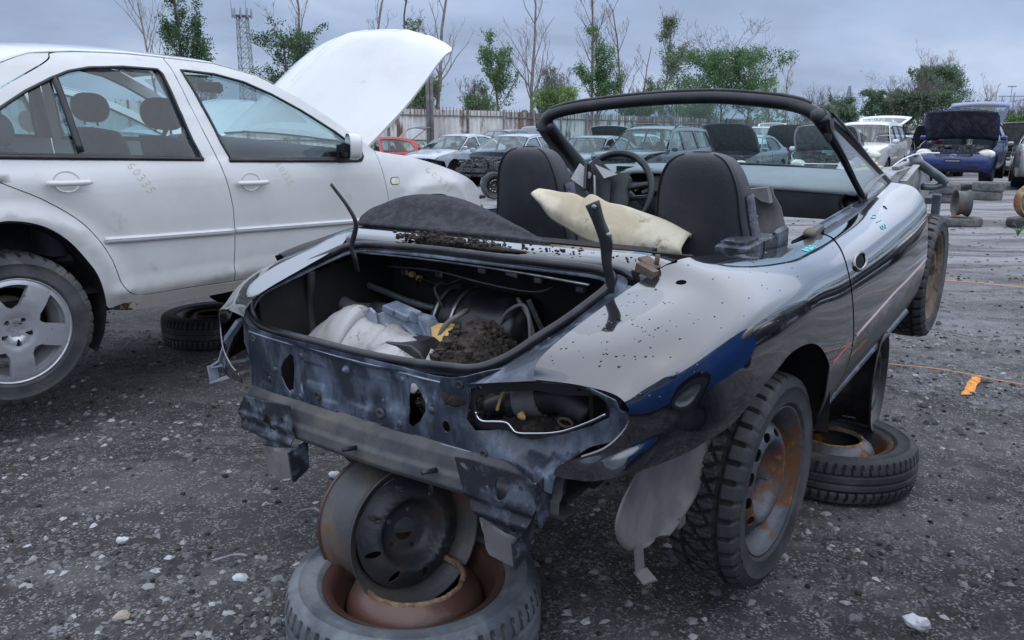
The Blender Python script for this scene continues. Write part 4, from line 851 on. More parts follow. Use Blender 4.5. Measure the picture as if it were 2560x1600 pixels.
        for x0, x1, z0, z1, dr in ((-.05, .893, .998, .955, o1), (1.028, 1.84, .945, .915, o2)):
            P = np.array([(x, z0 + (z1 - z0) * (x - x0) / (x1 - x0)) for x in np.linspace(x0, x1, 14)]); b = MB(); b.tube(S(P[:, 0], P[:, 1]) + [0, sg * .003, -.004], .010, 8, flat=1.1); b.build('waist_seal', K['black_trim'], dr)
        # mouldings and handles
        for x0, x1, z0, z1, dr in ((.380, 1.006, .632, .606, o1), (1.020, 2.045, .608, .566, o2)):
            P = np.array([(x, z0 + (z1 - z0) * (x - x0) / (x1 - x0)) for x in np.linspace(x0, x1, 20)]); b = MB(); b.tube(S(P[:, 0], P[:, 1]) + [0, sg * .004, 0], .0145, 8, flat=1.0); b.build('side_moulding', WP, dr)
            b = MB(); b.tube(S(P[:, 0], P[:, 1]) + [0, sg * .017, .004], .0022, 5); b.build('bright_strip', K['silver'], dr)
        for x0, z0, dr in ((.164, .886, o1), (1.033, .836, o2)):
            hx = x0 + .092; L = .18
            P = np.array([(x0 + L * t, z0 - .004 * t) for t in np.linspace(0, 1, 12)]); X = S(P[:, 0], P[:, 1]); X[:, 1] += sg * (.018 + .020 * np.sin(np.linspace(.25, math.pi - .25, 12)))
            b = MB(); b.tube(X, [.009] + [.0125] * 10 + [.009], 8); b.build('door_handle', WP, dr)
            def cup(u, v, S=S, sg=sg, hx=hx, z0=z0):
                X = S(u, v); q = np.hypot((np.asarray(u).ravel() - hx) / .054, (np.asarray(v).ravel() - z0) / .042); X[:, 1] += sg * (.004 - .02 * np.clip(1 - q * q, 0, 1)); return X
            panel('handle_cup', cup, ell(hx, z0, .054, .042, 24), [], (.008, .008), 0, WP, dr, flip=fl)
        # wheel liners
        b = MB(); ys = [sg * k for k in (.835, .80, .55)]
        for cx, r in ((0, .375), (2.50, .375)):
            b = MB(); b.grid(np.array([[(cx + r * math.cos(a), y, .35 + r * math.sin(a) * 1.04) for y in ys] for a in np.linspace(R_(-32), R_(205), 20)]), flip=sg > 0); b.box((cx, sg * .55, .5), (.78, .01, .6))
            b.build('wheel_liner', K['liner'], root)
    # roof
    def RF(u, v):
        u = np.asarray(u, float).ravel(); v = np.asarray(v, float).ravel()
        we = jw(u, RZ_(u)); z0 = RZ_(u); return np.c_[u, v * we, z0 + .035 * (1 - v ** 4) * 1.0]
    def RZ_(x): return np.interp(x, [.343, .45, .668, .855, 1.11, 1.33, 1.45], [1.388, 1.398, 1.404, 1.397, 1.384, 1.338, 1.285])
    RF2 = RF
    b = MB(); xs = np.linspace(.02, 1.42, 24); z_ = np.interp(xs, [0, .12, .25, .343, .45, .668, .855, 1.11, 1.33, 1.42], [1.262, 1.33, 1.378, 1.388, 1.398, 1.404, 1.397, 1.384, 1.338, 1.302])
    G = []
    for i, x in enumerate(xs):
        w0 = float(jw([x], [z_[i]])[0]) - .001
        G.append([(x + .10 * (1 - (t) ** 2) * (1 if x > 1.3 else 0) * (x - 1.3) / .12 - .06 * (1 - t * t) * (x < .15), w0 * t, z_[i] + .004 + .032 * (1 - abs(t) ** 3)) for t in np.linspace(-1, 1, 25)])
    b.grid(np.array(G), flip=False); b.build('roof', WP, root, solid=.004)
    # screens
    def scr(pts_t, pts_b, m, nm):
        a, c = spl(pts_t, 5), spl(pts_b, 5); b = MB(); b.grid(np.array([a * (1 - t) + c * t + [0, 0, .015 * math.sin(math.pi * t)] for t in np.linspace(0, 1, 8)])); b.build(nm, m, root)
    scr([(1.44, -.60, 1.295), (1.50, -.3, 1.325), (1.52, 0, 1.335), (1.50, .3, 1.325), (1.44, .60, 1.295)], [(1.93, -.74, .965), (2.12, -.4, .955), (2.18, 0, .95), (2.12, .4, .955), (1.93, .74, .965)], K['glass'], 'windscreen')
    scr([(.05, -.60, 1.26), (-.01, -.3, 1.30), (-.03, 0, 1.31), (-.01, .3, 1.30), (.05, .60, 1.26)], [(-.38, -.66, 1.04), (-.50, -.35, 1.04), (-.53, 0, 1.04), (-.50, .35, 1.04), (-.38, .66, 1.04)], K['glass'], 'rear_screen')
    b = MB(); b.grid(np.array([[(-.40, y, 1.035), (-.6, y, 1.0), (-.88, y, .965), (-.96, y, .90), (-.985, y * .95, .75), (-.99, y * .95, .5)] for y in np.linspace(-.70, .70, 10)]), flip=True); b.build('boot_lid', WP, root, solid=.004)
    b = MB(); b.grid(np.array([[(2.9, y * 1.08, .55), (3.1, y, .60), (3.22, y * .95, .52), (3.24, y * .95, .40), (3.2, y, .28)] for y in np.linspace(-.70, .70, 10)])); b.build('front_bumper', WP, root, solid=.004)
    b = MB(); b.box((3.09, -.70, .60), (.20, .03, .03), bev=.008); b.build('bumper_strip', K['black_trim'], root)
    # engine bay floor, cowl
    b = MB(); b.box((2.6, 0, .55), (.9, 1.2, .25), bev=.05); b.box((2.05, 0, .88), (.2, 1.3, .08), bev=.02); b.build('engine_bay', K['dark'], root)
    # hood, open : panel in hood frame (x' along from hinge, y' across)
    h = bpy.data.objects.new('hood_hinge', None)
    def HS(u, v):   # u along 0..1, v across -1..1 -> built from traced side line
        u = np.asarray(u, float).ravel(); v = np.asarray(v, float).ravel()
        side = np.array([(2.06, .70, .955), (2.22, .705, 1.075), (2.40, .70, 1.21), (2.56, .69, 1.345), (2.69, .675, 1.455), (2.80, .655, 1.525), (2.90, .635, 1.553)])
        mid = np.array([(2.04, 0, .99), (2.20, 0, 1.14), (2.36, 0, 1.30), (2.50, 0, 1.445), (2.63, 0, 1.565), (2.76, 0, 1.650), (2.92, 0, 1.690)])
        t = u * 6; a = cr(side, t); c = cr(mid, t); k = np.abs(v)[:, None] ** 2.4
        X = c * (1 - k) + a * k; X[:, 1] = a[:, 1] * v
        cre = .010 * np.exp(-((np.abs(v) - (.62 - .30 * u)) / .05) ** 2); X[:, 2] += cre * .6; X[:, 0] -= cre * .5
        return X
    panel('hood', HS, [(0, -1), (.5, -1), (.92, -1), (.985, -.96), (1, -.9), (1, -.62), (.975, -.60), (.985, -.3), (.99, 0), (.985, .3), (.975, .60), (1, .62), (1, .9), (.985, .96), (.92, 1), (.5, 1), (0, 1)], [], (.035, .06), .018, WP, root, flip=True)
    # mirror, side lamp
    b = MB(); G = []
    for t, (rx, rz, cx) in enumerate(((.0, .0, .045), (.05, .055, .045), (.058, .064, .03), (.055, .066, .0), (.052, .063, -.02))):
        G.append([(cx, -.985 + .105 * math.copysign(abs(math.cos(a)) ** .6, math.cos(a)) * (rz / .066), 1.0 + rz * 1.05 * math.copysign(abs(math.sin(a)) ** .7, math.sin(a))) for a in np.linspace(0, 2 * math.pi, 24, endpoint=False)])
    G = np.array(G); G[:, :, 1] = (G[:, :, 1] + .985) * .80 - .955; ca, sa = math.cos(R_(-32)), math.sin(R_(-32)); gx_, gy_ = G[:, :, 0].copy(), G[:, :, 1] + .955; G[:, :, 0] = gx_ * ca - gy_ * sa + 1.70; G[:, :, 1] = gx_ * sa + gy_ * ca - .955
    b.grid(G, cv=True); mo = b.build('door_mirror', WP, root)
    b = MB(); q = G[-1]; b.add(np.concatenate([q + [-.001, 0, 0], [q.mean(0)]]), [[i, (i + 1) % 24, 24] for i in range(24)]); b.build('mirror_glass', K['chrome'], mo)
    b = MB(); b.prism([(1.70, .905), (1.70, 1.0), (1.80, 1.03), (1.86, .995), (1.885, .93), (1.87, .905)], -.835, -.855, 'y'); b.bar((1.74, -.84, .945), (1.72, -.93, .955), .05, .03, bev=.01); b.build('mirror_base', K['black_trim'], root)
    b = MB(); P = np.array(rrect(2.088, .763, 2.163, .803, .018)); b.tube(JS(P[:, 0], P[:, 1]), .003, 5, closed=True); sl = b.build('side_repeater_bezel', K['rim_grey'], root)
    panel('side_repeater', lambda u, v: JS(u, v) + [0, -.004, 0], rrect(2.090, .765, 2.161, .801, .017), [], (.02, .02), .004, K['lens_clear'], root)
    # interior
    K.setdefault('seat_grey', mat('seat_grey', (.055, .058, .068), (.075, .078, .088), 8, rough=.9))
    def jseat(x, y, hr=True, w_=.26, lean=.10, zt=1.06):
        e = bpy.data.objects.new('seat', None); C.objects.link(e); e.parent = root
        b = MB(); b.grid(np.array([[(x - lean * k / 5 + .055 * math.copysign(abs(math.sin(a)) ** .6, math.sin(a)), y + w_ * (1 - .3 * (k / 5) ** 3) * math.copysign(abs(math.cos(a)) ** .5, math.cos(a)), .55 + (zt - .59) * math.sin(k / 5 * math.pi / 2) ** .8) for a in np.linspace(0, 2 * math.pi, 20, endpoint=False)] for k in np.linspace(0, 5, 12)] + [[(x - lean, y, zt - .03)] * 20]), cv=True, flip=True); b.box((x + .25, y, .55), (.5, w_ * 1.9, .14), bev=.04); b.build('seat_back', K['seat_grey'], e)
        if hr: b = MB(); b.box((x - lean, y, zt + .075), (.11, .32, .165), bev=.045); b.build('headrest', K['seat_grey'], e, subd=2); b = MB(); [b.tube([(x - lean, y + k, zt - .02), (x - lean, y + k, zt + .05)], .006, 5) for k in (-.07, .07)]; b.build('headrest_post', K['steel'], e)
    jseat(1.08, -.36); jseat(1.08, .36); jseat(.28, -.38, zt=.99, w_=.30); jseat(.28, .38, zt=.99, w_=.30)
    b = MB(); b.box((.75, 0, .40), (2.6, 1.56, .02)); b.box((-.2, 0, 1.0), (.7, 1.3, .02)); b.box((-.0, 0, .7), (.02, 1.4, .6)); b.build('cabin_floor', K['dark'], root)
    b = MB(); b.grid(np.array([[(2.1, y, .94), (1.85, y, .965), (1.68, y, .955), (1.62, y, .90), (1.66, y, .70), (1.75, y, .5)] for y in np.linspace(-.76, .76, 12)]), flip=True); b.box((1.66, .36, .95), (.16, .34, .08), bev=.03); b.build('dashboard', K['seat_grey'], root)
    b = MB(); b.tube([(1.50 + .06 * math.sin(a), .36 + .185 * math.cos(a), .93 + .175 * math.sin(a)) for a in np.linspace(0, 2 * math.pi, 30, endpoint=False)], .014, 8, closed=True); b.bar((1.50, .20, .93), (1.5, .52, .93), .05, .03); b.build('steering_wheel', K['seat_grey'], root)
    b = MB(); b.box((1.50, 0, 1.27), (.03, .22, .06), bev=.02); b.build('rear_view_mirror', K['black_trim'], root)
    for sg in (-1, 1):
        b = MB(); P = [(.93, sg * .79, .95), (.88, sg * .73, 1.1), (.82, sg * .65, 1.30), (.81, sg * .60, 1.37)]; b.tube(spl(P, 4), .035, 6, flat=.5); b.build('pillar_trim', K['seat_grey'], root)
    # wheels
    make_wheel(None, root, .317, .205, .195, K['tyre'], K['alloy'], 'alloy', 'rib' if not near else 'block', (.0, -.765, .305), (0, R_(-38), 0), -1, n=420 if near else 96)
    make_wheel(None, root, .317, .205, .195, K['tyre'], K['alloy'], 'alloy', 'rib', (.0, .765, .305), (0, R_(10), 0), 1, coarse=True)
    b = MB(); b.box((1.2, 0, .31), (2.2, 1.4, .06)); b.tube([(0, -.7, .31), (0, .7, .31)], .04, 8); b.build('underbody', K['dark'], root)
sedan = thing('sedan_car', 'white four door sedan with open hood and five spoke alloy wheel beside the black convertible', 'car', J_LOC, J_ROT)
build_sedan(sedan)
rd_ = [o for o in sedan.children if o.name.startswith('rear_door')][0]; fd_ = [o for o in sedan.children if o.name.startswith('front_door')][0]
scribble(JS, number('60335', (.515, .945), (.016, -.0265), (.034, .014)), .0009, K['yellow_mark'], rd_, .003)
scribble(JS, number('60335', (1.285, .918), (.013, -.023), (.03, .012)), .0007, K['yellow_mark'], fd_, .003)
scribble(JS, number('60335', (2.40, .835), (.045, -.032), (.03, .025)), .0008, K['yellow_mark'], sedan, .003)
b = MB(); P = np.array([(.40, .333), (.44, .345), (.47, .340), (.50, .335), (.52, .318), (.508, .303), (.47, .300), (.43, .312), (.40, .318)])
panel('rust_hole', lambda u, v: JS(u, v) + [0, -.002, 0], [tuple(p) for p in P], [], (.012, .012), 0, mat('sill_rust', (.03, .02, .015), (.30, .16, .06), 40, .5, .6, .9, bump=.6), sedan)
# second white sedan parked beyond the first
s2 = copy_tree(sedan); s2.name = 'sedan_car'
s2['label'] = 'second white sedan standing behind, seen through the windows of the near white sedan'
s2['group'] = sedan['group'] = 'white sedans parked side by side'
s2.location = (J_LOC[0] - .8036 * 2.6 + .5952 * .5, J_LOC[1] + .5952 * 2.6 + .8036 * .5, J_LOC[2] - .02)
for o in s2.children:
    if o.name.startswith('hood'):
        a = R_(24); o.matrix_local = TR(2.06, 0, .955) @ Matrix.Rotation(a, 4, 'Y') @ TR(-2.06, 0, -.955)
# ---------------------------------------------------------------- ground
def gz(x, y):
    y = np.asarray(y, float); d = np.maximum(0, y - 3); return np.where(d < 150, -.012 * d, -1.8 - .002 * (d - 150))
def ground_mat():
    m = bpy.data.materials.new('yard_ground'); m.use_nodes = True; t = m.node_tree; N = t.nodes; b = N['Principled BSDF']; lk = t.links.new
    co = N.new('ShaderNodeTexCoord'); mp = N.new('ShaderNodeMapping'); lk(co.outputs['Object'], mp.inputs[0])
    V = co.outputs['Object']
    def noise(s, d=6, r=.6, vec=V, dist=0):
        n = N.new('ShaderNodeTexNoise'); n.inputs['Scale'].default_value = s; n.inputs['Detail'].default_value = d; n.inputs['Roughness'].default_value = r; n.inputs['Distortion'].default_value = dist; lk(vec, n.inputs['Vector']); return n.outputs['Fac']
    def rng(src, a, c, lo=0, hi=1):
        r = N.new('ShaderNodeMapRange'); r.interpolation_type = 'SMOOTHSTEP'; lk(src, r.inputs[0]); r.inputs[1].default_value = a; r.inputs[2].default_value = c; r.inputs[3].default_value = lo; r.inputs[4].default_value = hi; return r.outputs[0]
    def mix(f, a, c):
        x = N.new('ShaderNodeMix'); x.data_type = 'RGBA'
        if isinstance(f, float): x.inputs[0].default_value = f
        else: lk(f, x.inputs[0])
        for i, q in ((6, a), (7, c)):
            if isinstance(q, tuple): x.inputs[i].default_value = (*q, 1)
            else: lk(q, x.inputs[i])
        return x.outputs[2]
    def math_(op, a, c):
        x = N.new('ShaderNodeMath'); x.operation = op
        for i, q in ((0, a), (1, c)):
            if isinstance(q, (float, int)): x.inputs[i].default_value = q
            else: lk(q, x.inputs[i])
        return x.outputs[0]
    # wheel tracks: stretched noise running along the yard
    ms = N.new('ShaderNodeMapping'); ms.inputs['Rotation'].default_value = (0, 0, .12); ms.inputs['Scale'].default_value = (.25, 1.6, 1); lk(V, ms.inputs[0])
    tr = rng(noise(1.3, 6, .65, ms.outputs[0], .4), .46, .60)
    patch = rng(noise(.9, 5, .6, V, .3), .44, .60)
    grit = N.new('ShaderNodeTexVoronoi'); grit.inputs['Scale'].default_value = 170; grit.inputs['Randomness'].default_value = 1; lk(V, grit.inputs['Vector'])
    grit2 = N.new('ShaderNodeTexVoronoi'); grit2.inputs['Scale'].default_value = 75; lk(V, grit2.inputs['Vector'])
    sepc = N.new('ShaderNodeSeparateColor'); lk(grit.outputs['Color'], sepc.inputs[0]); sepc2 = N.new('ShaderNodeSeparateColor'); lk(grit2.outputs['Color'], sepc2.inputs[0])
    chips = math_('MULTIPLY', rng(sepc.outputs[0], .55, 1.0), rng(noise(14, 4), .35, .62))
    chips2 = math_('MULTIPLY', rng(sepc2.outputs[1], .80, .97), rng(grit2.outputs['Distance'], .42, .30))
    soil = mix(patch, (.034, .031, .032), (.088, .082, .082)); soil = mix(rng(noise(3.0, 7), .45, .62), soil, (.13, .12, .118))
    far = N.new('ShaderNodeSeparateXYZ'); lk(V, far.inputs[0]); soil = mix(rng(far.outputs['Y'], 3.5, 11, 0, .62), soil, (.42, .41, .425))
    mudm = rng(noise(1.05, 7, .66, ms.outputs[0], .6), .50, .575); soil = mix(math_('MULTIPLY', mudm, .8), soil, (.045, .040, .039)); soil = mix(math_('MULTIPLY', tr, .5), soil, (.09, .083, .082))
    soil = mix(math_('MULTIPLY', chips, .85), soil, (.36, .355, .36)); soil = mix(math_('MULTIPLY', chips2, .8), soil, (.36, .35, .35))
    wet = math_('MULTIPLY', rng(noise(.55, 5, .6, V, .5), .52, .62), rng(far.outputs['X'], .6, 2.2))
    lk(soil, b.inputs['Base Color']); lk(rng(wet, 0., 1., .86, .32), b.inputs['Roughness'])
    h = math_('ADD', math_('MULTIPLY', noise(22, 8, .7), .9), math_('ADD', math_('MULTIPLY', chips, .25), math_('MULTIPLY', noise(4, 6), 1.2)))
    bp = N.new('ShaderNodeBump'); bp.inputs['Strength'].default_value = 1.0; bp.inputs['Distance'].default_value = .03; lk(h, bp.inputs['Height']); lk(bp.outputs[0], b.inputs['Normal'])
    return m
gx = np.r_[-420, -200, -100, -60, -40, -28, -20, -15, -12, np.arange(-10, 14.01, .11), 16, 19, 23, 30, 45, 70, 110, 200, 420]
gy = np.r_[-60, -30, -15, -8, -5, -3, -2, np.arange(-1, 9.01, .09), np.arange(9.3, 30, .4), 32, 36, 42, 50, 60, 75, 95, 120, 160, 220, 320, 480, 800]
XX, YY = np.meshgrid(gx, gy, indexing='ij')
def bumpz(x, y):
    return .010 * np.sin(2.1 * x + 1.3 * np.sin(1.7 * y)) * np.sin(1.9 * y + .7) + .006 * np.sin(5.3 * x + 2 * np.sin(3.1 * y)) + .005 * np.sin(6.7 * y + 1.5 * np.sin(4.4 * x)) - .006
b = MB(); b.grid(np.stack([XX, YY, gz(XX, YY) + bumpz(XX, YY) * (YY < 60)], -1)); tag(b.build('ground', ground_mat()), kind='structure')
# loose stones, thousands of them
def isl(name, cols, rough=.85):
    m = bpy.data.materials.new(name); m.use_nodes = True; N = m.node_tree.nodes; lk = m.node_tree.links.new; b = N['Principled BSDF']; b.inputs['Roughness'].default_value = rough
    g = N.new('ShaderNodeNewGeometry'); r = N.new('ShaderNodeValToRGB'); lk(g.outputs['Random Per Island'], r.inputs[0]); el = r.color_ramp.elements
    el[0].position = 0; el[0].color = (*cols[0], 1); el[1].position = 1; el[1].color = (*cols[-1], 1)
    for i, c in enumerate(cols[1:-1]): q = el.new((i + 1) / (len(cols) - 1)); q.color = (*c, 1)
    lk(r.outputs[0], b.inputs['Base Color']); return m
K['stones'] = isl('stones', [(.03, .03, .033), (.06, .06, .065), (.10, .10, .105), (.05, .05, .055), (.16, .155, .15), (.09, .09, .10), (.30, .30, .30), (.12, .11, .10), (.45, .46, .47)])
def stone_V(n):
    q = RS.normal(size=(n, 8, 3)); base = np.array([(1, 0, -.2), (.2, 1, -.1), (-.9, .4, -.2), (-.6, -.8, -.2), (.5, -.8, -.1), (.35, .3, .8), (-.4, .2, .7), (0, -.4, .75)])
    return base[None] + q * .16
SF = [[0, 1, 5], [1, 2, 6], [1, 6, 5], [2, 3, 6], [3, 7, 6], [3, 4, 7], [4, 0, 5], [4, 5, 7], [5, 6, 7]]
def scatter_stones(n, fn, smin, smax, pw=3.0):
    V, Fc = [], []; S = stone_V(n); k = 0
    for i in range(n):
        x, y = fn(); s = smin + (smax - smin) * rnd.random() ** pw; a = rnd.uniform(0, 6.28); c, q = math.cos(a), math.sin(a)
        P = S[i] * s * np.array([1.0, rnd.uniform(.55, 1), rnd.uniform(.3, .6)]); P = np.c_[P[:, 0] * c - P[:, 1] * q, P[:, 0] * q + P[:, 1] * c, P[:, 2]]
        P += [x, y, float(gz(x, y) + bumpz(x, y)) + s * .12]; V.append(P); Fc += [[j + 8 * k for j in f] for f in SF]; k += 1
    return np.concatenate(V), Fc
def fn_left():
    while 1:
        y = 1.15 + 4.2 * rnd.random() ** 1.3; x = rnd.uniform(-.75, .72) * (y + .5)
        d = .5 + .5 * math.sin(2.3 * x + 1.1 * math.sin(2.9 * y)) * math.sin(2.6 * y + .4)
        if rnd.random() < (.12 + .88 * d ** 1.5) * (1 if x < -.1 else .62): return x, y
b = MB(); V, Fc = scatter_stones(21000, fn_left, .0032, .020, 3.1); b.add(V, Fc)
V, Fc = scatter_stones(2200, lambda: (lambda y: (rnd.uniform(-.2, .72) * y, y))(rnd.uniform(3, 13)), .008, .035, 3.0); b.add(V, Fc)
gr = b.build('gravel', K['stones']); tag(gr, kind='stuff', label='loose grey and white gravel scattered over the dark ground', cat='gravel')
b = MB()
for k in range(900):
    y = rnd.uniform(1.3, 9); x = rnd.uniform(-.7, .72) * y; s = rnd.uniform(.003, .010) * (1 + .1 * y)
    b.blob((x, y, float(gz(x, y) + bumpz(x, y)) + s * .2), (s, s * .9, s * .6), 3, .3, seed=k)
tag(b.build('soil_clods', K['mud']), kind='stuff', label='small dark clods of earth on the ground', cat='soil')
K['rock_white'] = mat('rock_white', (.62, .63, .64), (.42, .43, .44), 20, rough=.8, bump=.3); K['rock_tan'] = mat('rock_tan', (.38, .34, .26), (.26, .23, .19), 20, rough=.8, bump=.3)
K['rock_grey'] = mat('rock_grey', (.16, .16, .17), (.10, .10, .11), 20, rough=.8, bump=.3)
for x, y, s, m, lb in ((1.09, 1.90, .034, 'rock_white', 'white rock lying alone at the lower right beyond the standing tyre'), (-.80, 2.12, .026, 'rock_white', 'pale angular rock nearest to the left of the big flat wheel'), (-1.06, 1.78, .030, 'rock_white', 'pointed white rock at the lower left corner of the yard'),
                       (-1.06, 1.93, .027, 'rock_tan', 'tan rounded stone on the gravel at lower left'), (-.70, 2.04, .022, 'rock_grey', 'dark grey rock beside the flat wheel under the convertible'), (-1.26, 2.35, .020, 'rock_white', 'small white stone by the left edge of the gravel'), (.93, 1.92, .022, 'rock_grey', 'flat grey stone at lower right near the bottom edge'), (-.68, 2.85, .025, 'rock_white', 'whitish stone left of the convertible bumper bracket')):
    b = MB(); b.blob((0, 0, 0), (s, s * .75, s * .55), 5, .22, seed=int(s * 9000 + x * 50), smooth=False); o = b.build('rock', K[m]); o.location = (x, y, float(gz(x, y)) + s * .3); tag(o, lb, 'rock', 'bigger rocks on the ground')
# twigs and scraps
K['stick'] = mat('stick', (.20, .17, .13), (.12, .10, .08), 20, rough=.9); K['scrap'] = mat('scrap', (.13, .13, .14), (.25, .25, .25), 10, rough=.6)
for (x, y), (x2, y2), m, nm, lb in (((-1.10, 3.10), (-.85, 3.16), 'stick', 'twig', 'thin pale twig on the ground left of the convertible tail'), ((2.65, 5.4), (3.05, 5.0), 'stick', 'twig', 'thin dark twig on the ground right of the convertible front wheel'), ((-.92, 2.22), (-.82, 2.25), 'scrap', 'plastic_scrap', 'grey strip of scrap lying on the gravel'), ((-.74, 2.55), (-.66, 2.54), 'scrap', 'plastic_scrap', 'short grey scrap lying beside the hanging bracket flap')):
    b = MB(); z = float(gz(x, y)) + .008; p = spl([(x, y, z), ((x + x2) / 2 + .01, (y + y2) / 2 + .012, z + .006), (x2, y2, z)], 4); b.tube(p, .004 if m == 'stick' else .007, 5, flat=.6); tag(b.build(nm, K[m]), lb, 'twig' if nm == 'twig' else 'scrap')
K['orange_string'] = mat('orange_string', (.80, .38, .16), rough=.7); K['orange_spray'] = mat('orange_spray', (.85, .33, .05), (.35, .16, .05), 40, .45, .65, .8)
for nm, P, r, lb in (('string_line', [(1.2, 4.62), (2.28, 4.32), (2.67, 3.98), (3.6, 3.3)], .0028, 'taut orange string line across the ground beside the flat wheel and paint mark'), ('string_line', [(2.6, 7.6), (4.03, 7.09), (4.43, 6.79), (6.5, 5.6)], .003, 'thin orange string line across the ground behind the front wheel')):
    b = MB(); q = spl(P, 6); b.tube(np.c_[q, gz(q[:, 0], q[:, 1]) + .014], r, 5); tag(b.build(nm, K['orange_string']), lb, 'string', 'orange string lines on the ground')
b = MB(); V = []
for t in np.linspace(0, 1, 9): V.append([(2.33 + .20 * t + .03 * s_, 3.90 + .26 * t, 0) for s_ in np.linspace(-1, 1, 4)])
V = np.array(V); V[:, :, 0] += RS.uniform(-.008, .008, V.shape[:2]); V[:, :, 2] = gz(V[:, :, 0], V[:, :, 1]) + bumpz(V[:, :, 0], V[:, :, 1]) + .006; b.grid(V); tag(b.build('spray_mark', K['orange_spray']), 'short orange spray paint stripe on the ground under the string line', 'paint mark')
# ---------------------------------------------------------------- loose wheels
def lying_wheel(nm, lb, x, y, R, rb, wd, tm, rm, rot=0, group=None, coarse=False, pattern='rib', tilt=(0, 0), ringm=None, dome=True, n=360, z0=None):
    z0 = float(gz(x, y)) if z0 is None else z0
    e = thing(nm, lb, 'wheel', (x, y, z0), (tilt[0], tilt[1], rot), group)
    t = tyre_mesh(R, rb, wd, pattern, coarse=coarse, n=n).build('tyre', [tm, K['groove_dusty'] if tm is K['tyre_dusty'] else K['groove']], e); t.rotation_euler = (math.pi / 2, 0, 0); t.location = (0, 0, wd / 2)
    b = MB(); hw = wd / 2
    prof = [(rb + .010, hw * .86), (rb + .004, hw * .82), (rb - .014, hw * .75), (rb - .016, hw * .4), (rb - .04, hw * .2), (rb - .04, -hw * .5), (rb - .01, -hw * .8)]
    b.lathe([(r, z + hw) for r, z in prof], 24 if coarse else 72, axis='z'); rim = b.build('rim', rm, e)
    if dome:
        b = MB(); b.lathe([(rb - .045, hw * .9), (rb - .048, hw * 1.25), (rb - .062, hw * 1.55), (rb - .080, hw * 1.72), (rb - .092, hw * 1.80)], 24 if coarse else 72, axis='z'); b.build('wheel_disc', rm, e)
        b = MB(); n_ = 24 if coarse else 90; r0 = rb - .094
        G = []
        for i in range(n_):
            a = 2 * math.pi * i / n_; j = .0008 * math.sin(13 * a) + .0006 * math.sin(37 * a)
            G.append([((r0 + rr + j) * math.cos(a), (r0 + rr + j) * math.sin(a), hw * 1.8 + zz) for rr, zz in ((.004, -.004), (.004, .004 + j), (-.004, .006 + j), (-.010, .002 - j), (-.0105, -.008))])
        b.grid(np.array(G), cu=True, flip=True); b.build('hub_edge', ringm or K['rim_edge_rust'], e)
    return e
lying_wheel('wheel', 'large grey tyre lying flat with brown dished rim at the bottom under the convertible tail', -.250, 1.845, .325, .222, .20, K['tyre_dusty'], K['rim_brown'], 0, 'wheels used as car stands', n=420)
def bare_rim(nm, lb, loc, az, rb, wd, rm, tilt=0, holes=8, coarse=False, group=None, roll=0):
    e = thing(nm, lb, 'rim', loc, (0, 0, 0), group)
    e.rotation_euler = (Matrix.Rotation(az, 4, 'Z') @ Matrix.Rotation(tilt, 4, 'X') @ Matrix.Rotation(roll, 4, 'Y')).to_euler()
    rim_parts(e, rb, wd, rm, 'steel', 1, holes, coarse); return e
# visible open side of each rim is its back: axis +y of the rim points away from the camera side
def rim_open(nm, lb, loc, az, rb, wd, rm, discm=None, tilt=0, holes=10, group=None, roll=0, edge=None, coarse=False, depth=.3):
    e = thing(nm, lb, 'rim', loc, (0, 0, 0), group)
    e.rotation_euler = (Matrix.Rotation(az, 4, 'Z') @ Matrix.Rotation(tilt, 4, 'X') @ Matrix.Rotation(roll, 4, 'Y')).to_euler()
    h = wd / 2; b = MB(); prof = [(rb + .012, -h), (rb + .010, -h + .006), (rb - .006, -h + .014), (rb - .008, -h + .045), (rb - .024, -h + .06), (rb - .024, 0), (rb - .010, h * .3), (rb - .008, h - .02), (rb + .004, h - .012), (rb + .012, h)]
    b.lathe(prof + [(r - .005, y * .97) for r, y in prof[::-1]], 24 if coarse else 80, closed=True); b.build('barrel', rm, e)
    if edge: b = MB(); b.tube([((rb + .010) * math.cos(a), h, (rb + .010) * math.sin(a)) for a in np.linspace(0, 6.283, 60, endpoint=False)], .005, 6, closed=True); b.build('rusty_lip', edge, e)
    ri = rb - .028
    def S(u, v):
        u = np.asarray(u, float).ravel(); v = np.asarray(v, float).ravel(); r = np.hypot(u, v) / ri
        return np.c_[u, sint(r, [0, .42, .50, .62, .8, 1.0], [.012, .012, .0, -.045, -.035, -.01]) * 1.0 + h * depth, v]
    hs = [ell(ri * .80 * math.cos(a), ri * .80 * math.sin(a), .010, .019, 10, a + math.pi / 2) for a in np.linspace(.2, .2 + 6.283, holes, endpoint=False)] + [ell(0, 0, .030, .030, 18)] + [ell(.052 * math.cos(a), .052 * math.sin(a), .0075, .0075, 8) for a in np.linspace(0, 6.283, 5, endpoint=False)]
    panel('wheel_disc', S, ell(0, 0, ri, ri, 60), hs, (.012, .012) if not coarse else (.03, .03), .004, discm or rm, e, flip=False)
    return e
rim_open('steel_rim', 'bare brownish steel rim leaning between the convertible rear beam and the big flat wheel', (-.300, 1.945, .272), R_(37), .176, .19, K['rim_grey'], K['rim_disc'], R_(-8), 8, 'bare rims used as car stands', edge=K['rim_brown'], depth=-.42)
lying_wheel('wheel', 'black tyre with rusty rim lying flat between the two right wheels of the convertible', 1.235, 2.885, .300, .200, .165, K['tyre'], K['rim_rust'], .4, 'wheels used as car stands', n=360)
bare_rim('steel_rim', 'dark blue grey steel rim standing upright under the sill of the convertible', (1.36, 3.01, .345), R_(-122), .185, .19, K['rim_dark'], 0, 12, group='bare rims used as car stands')
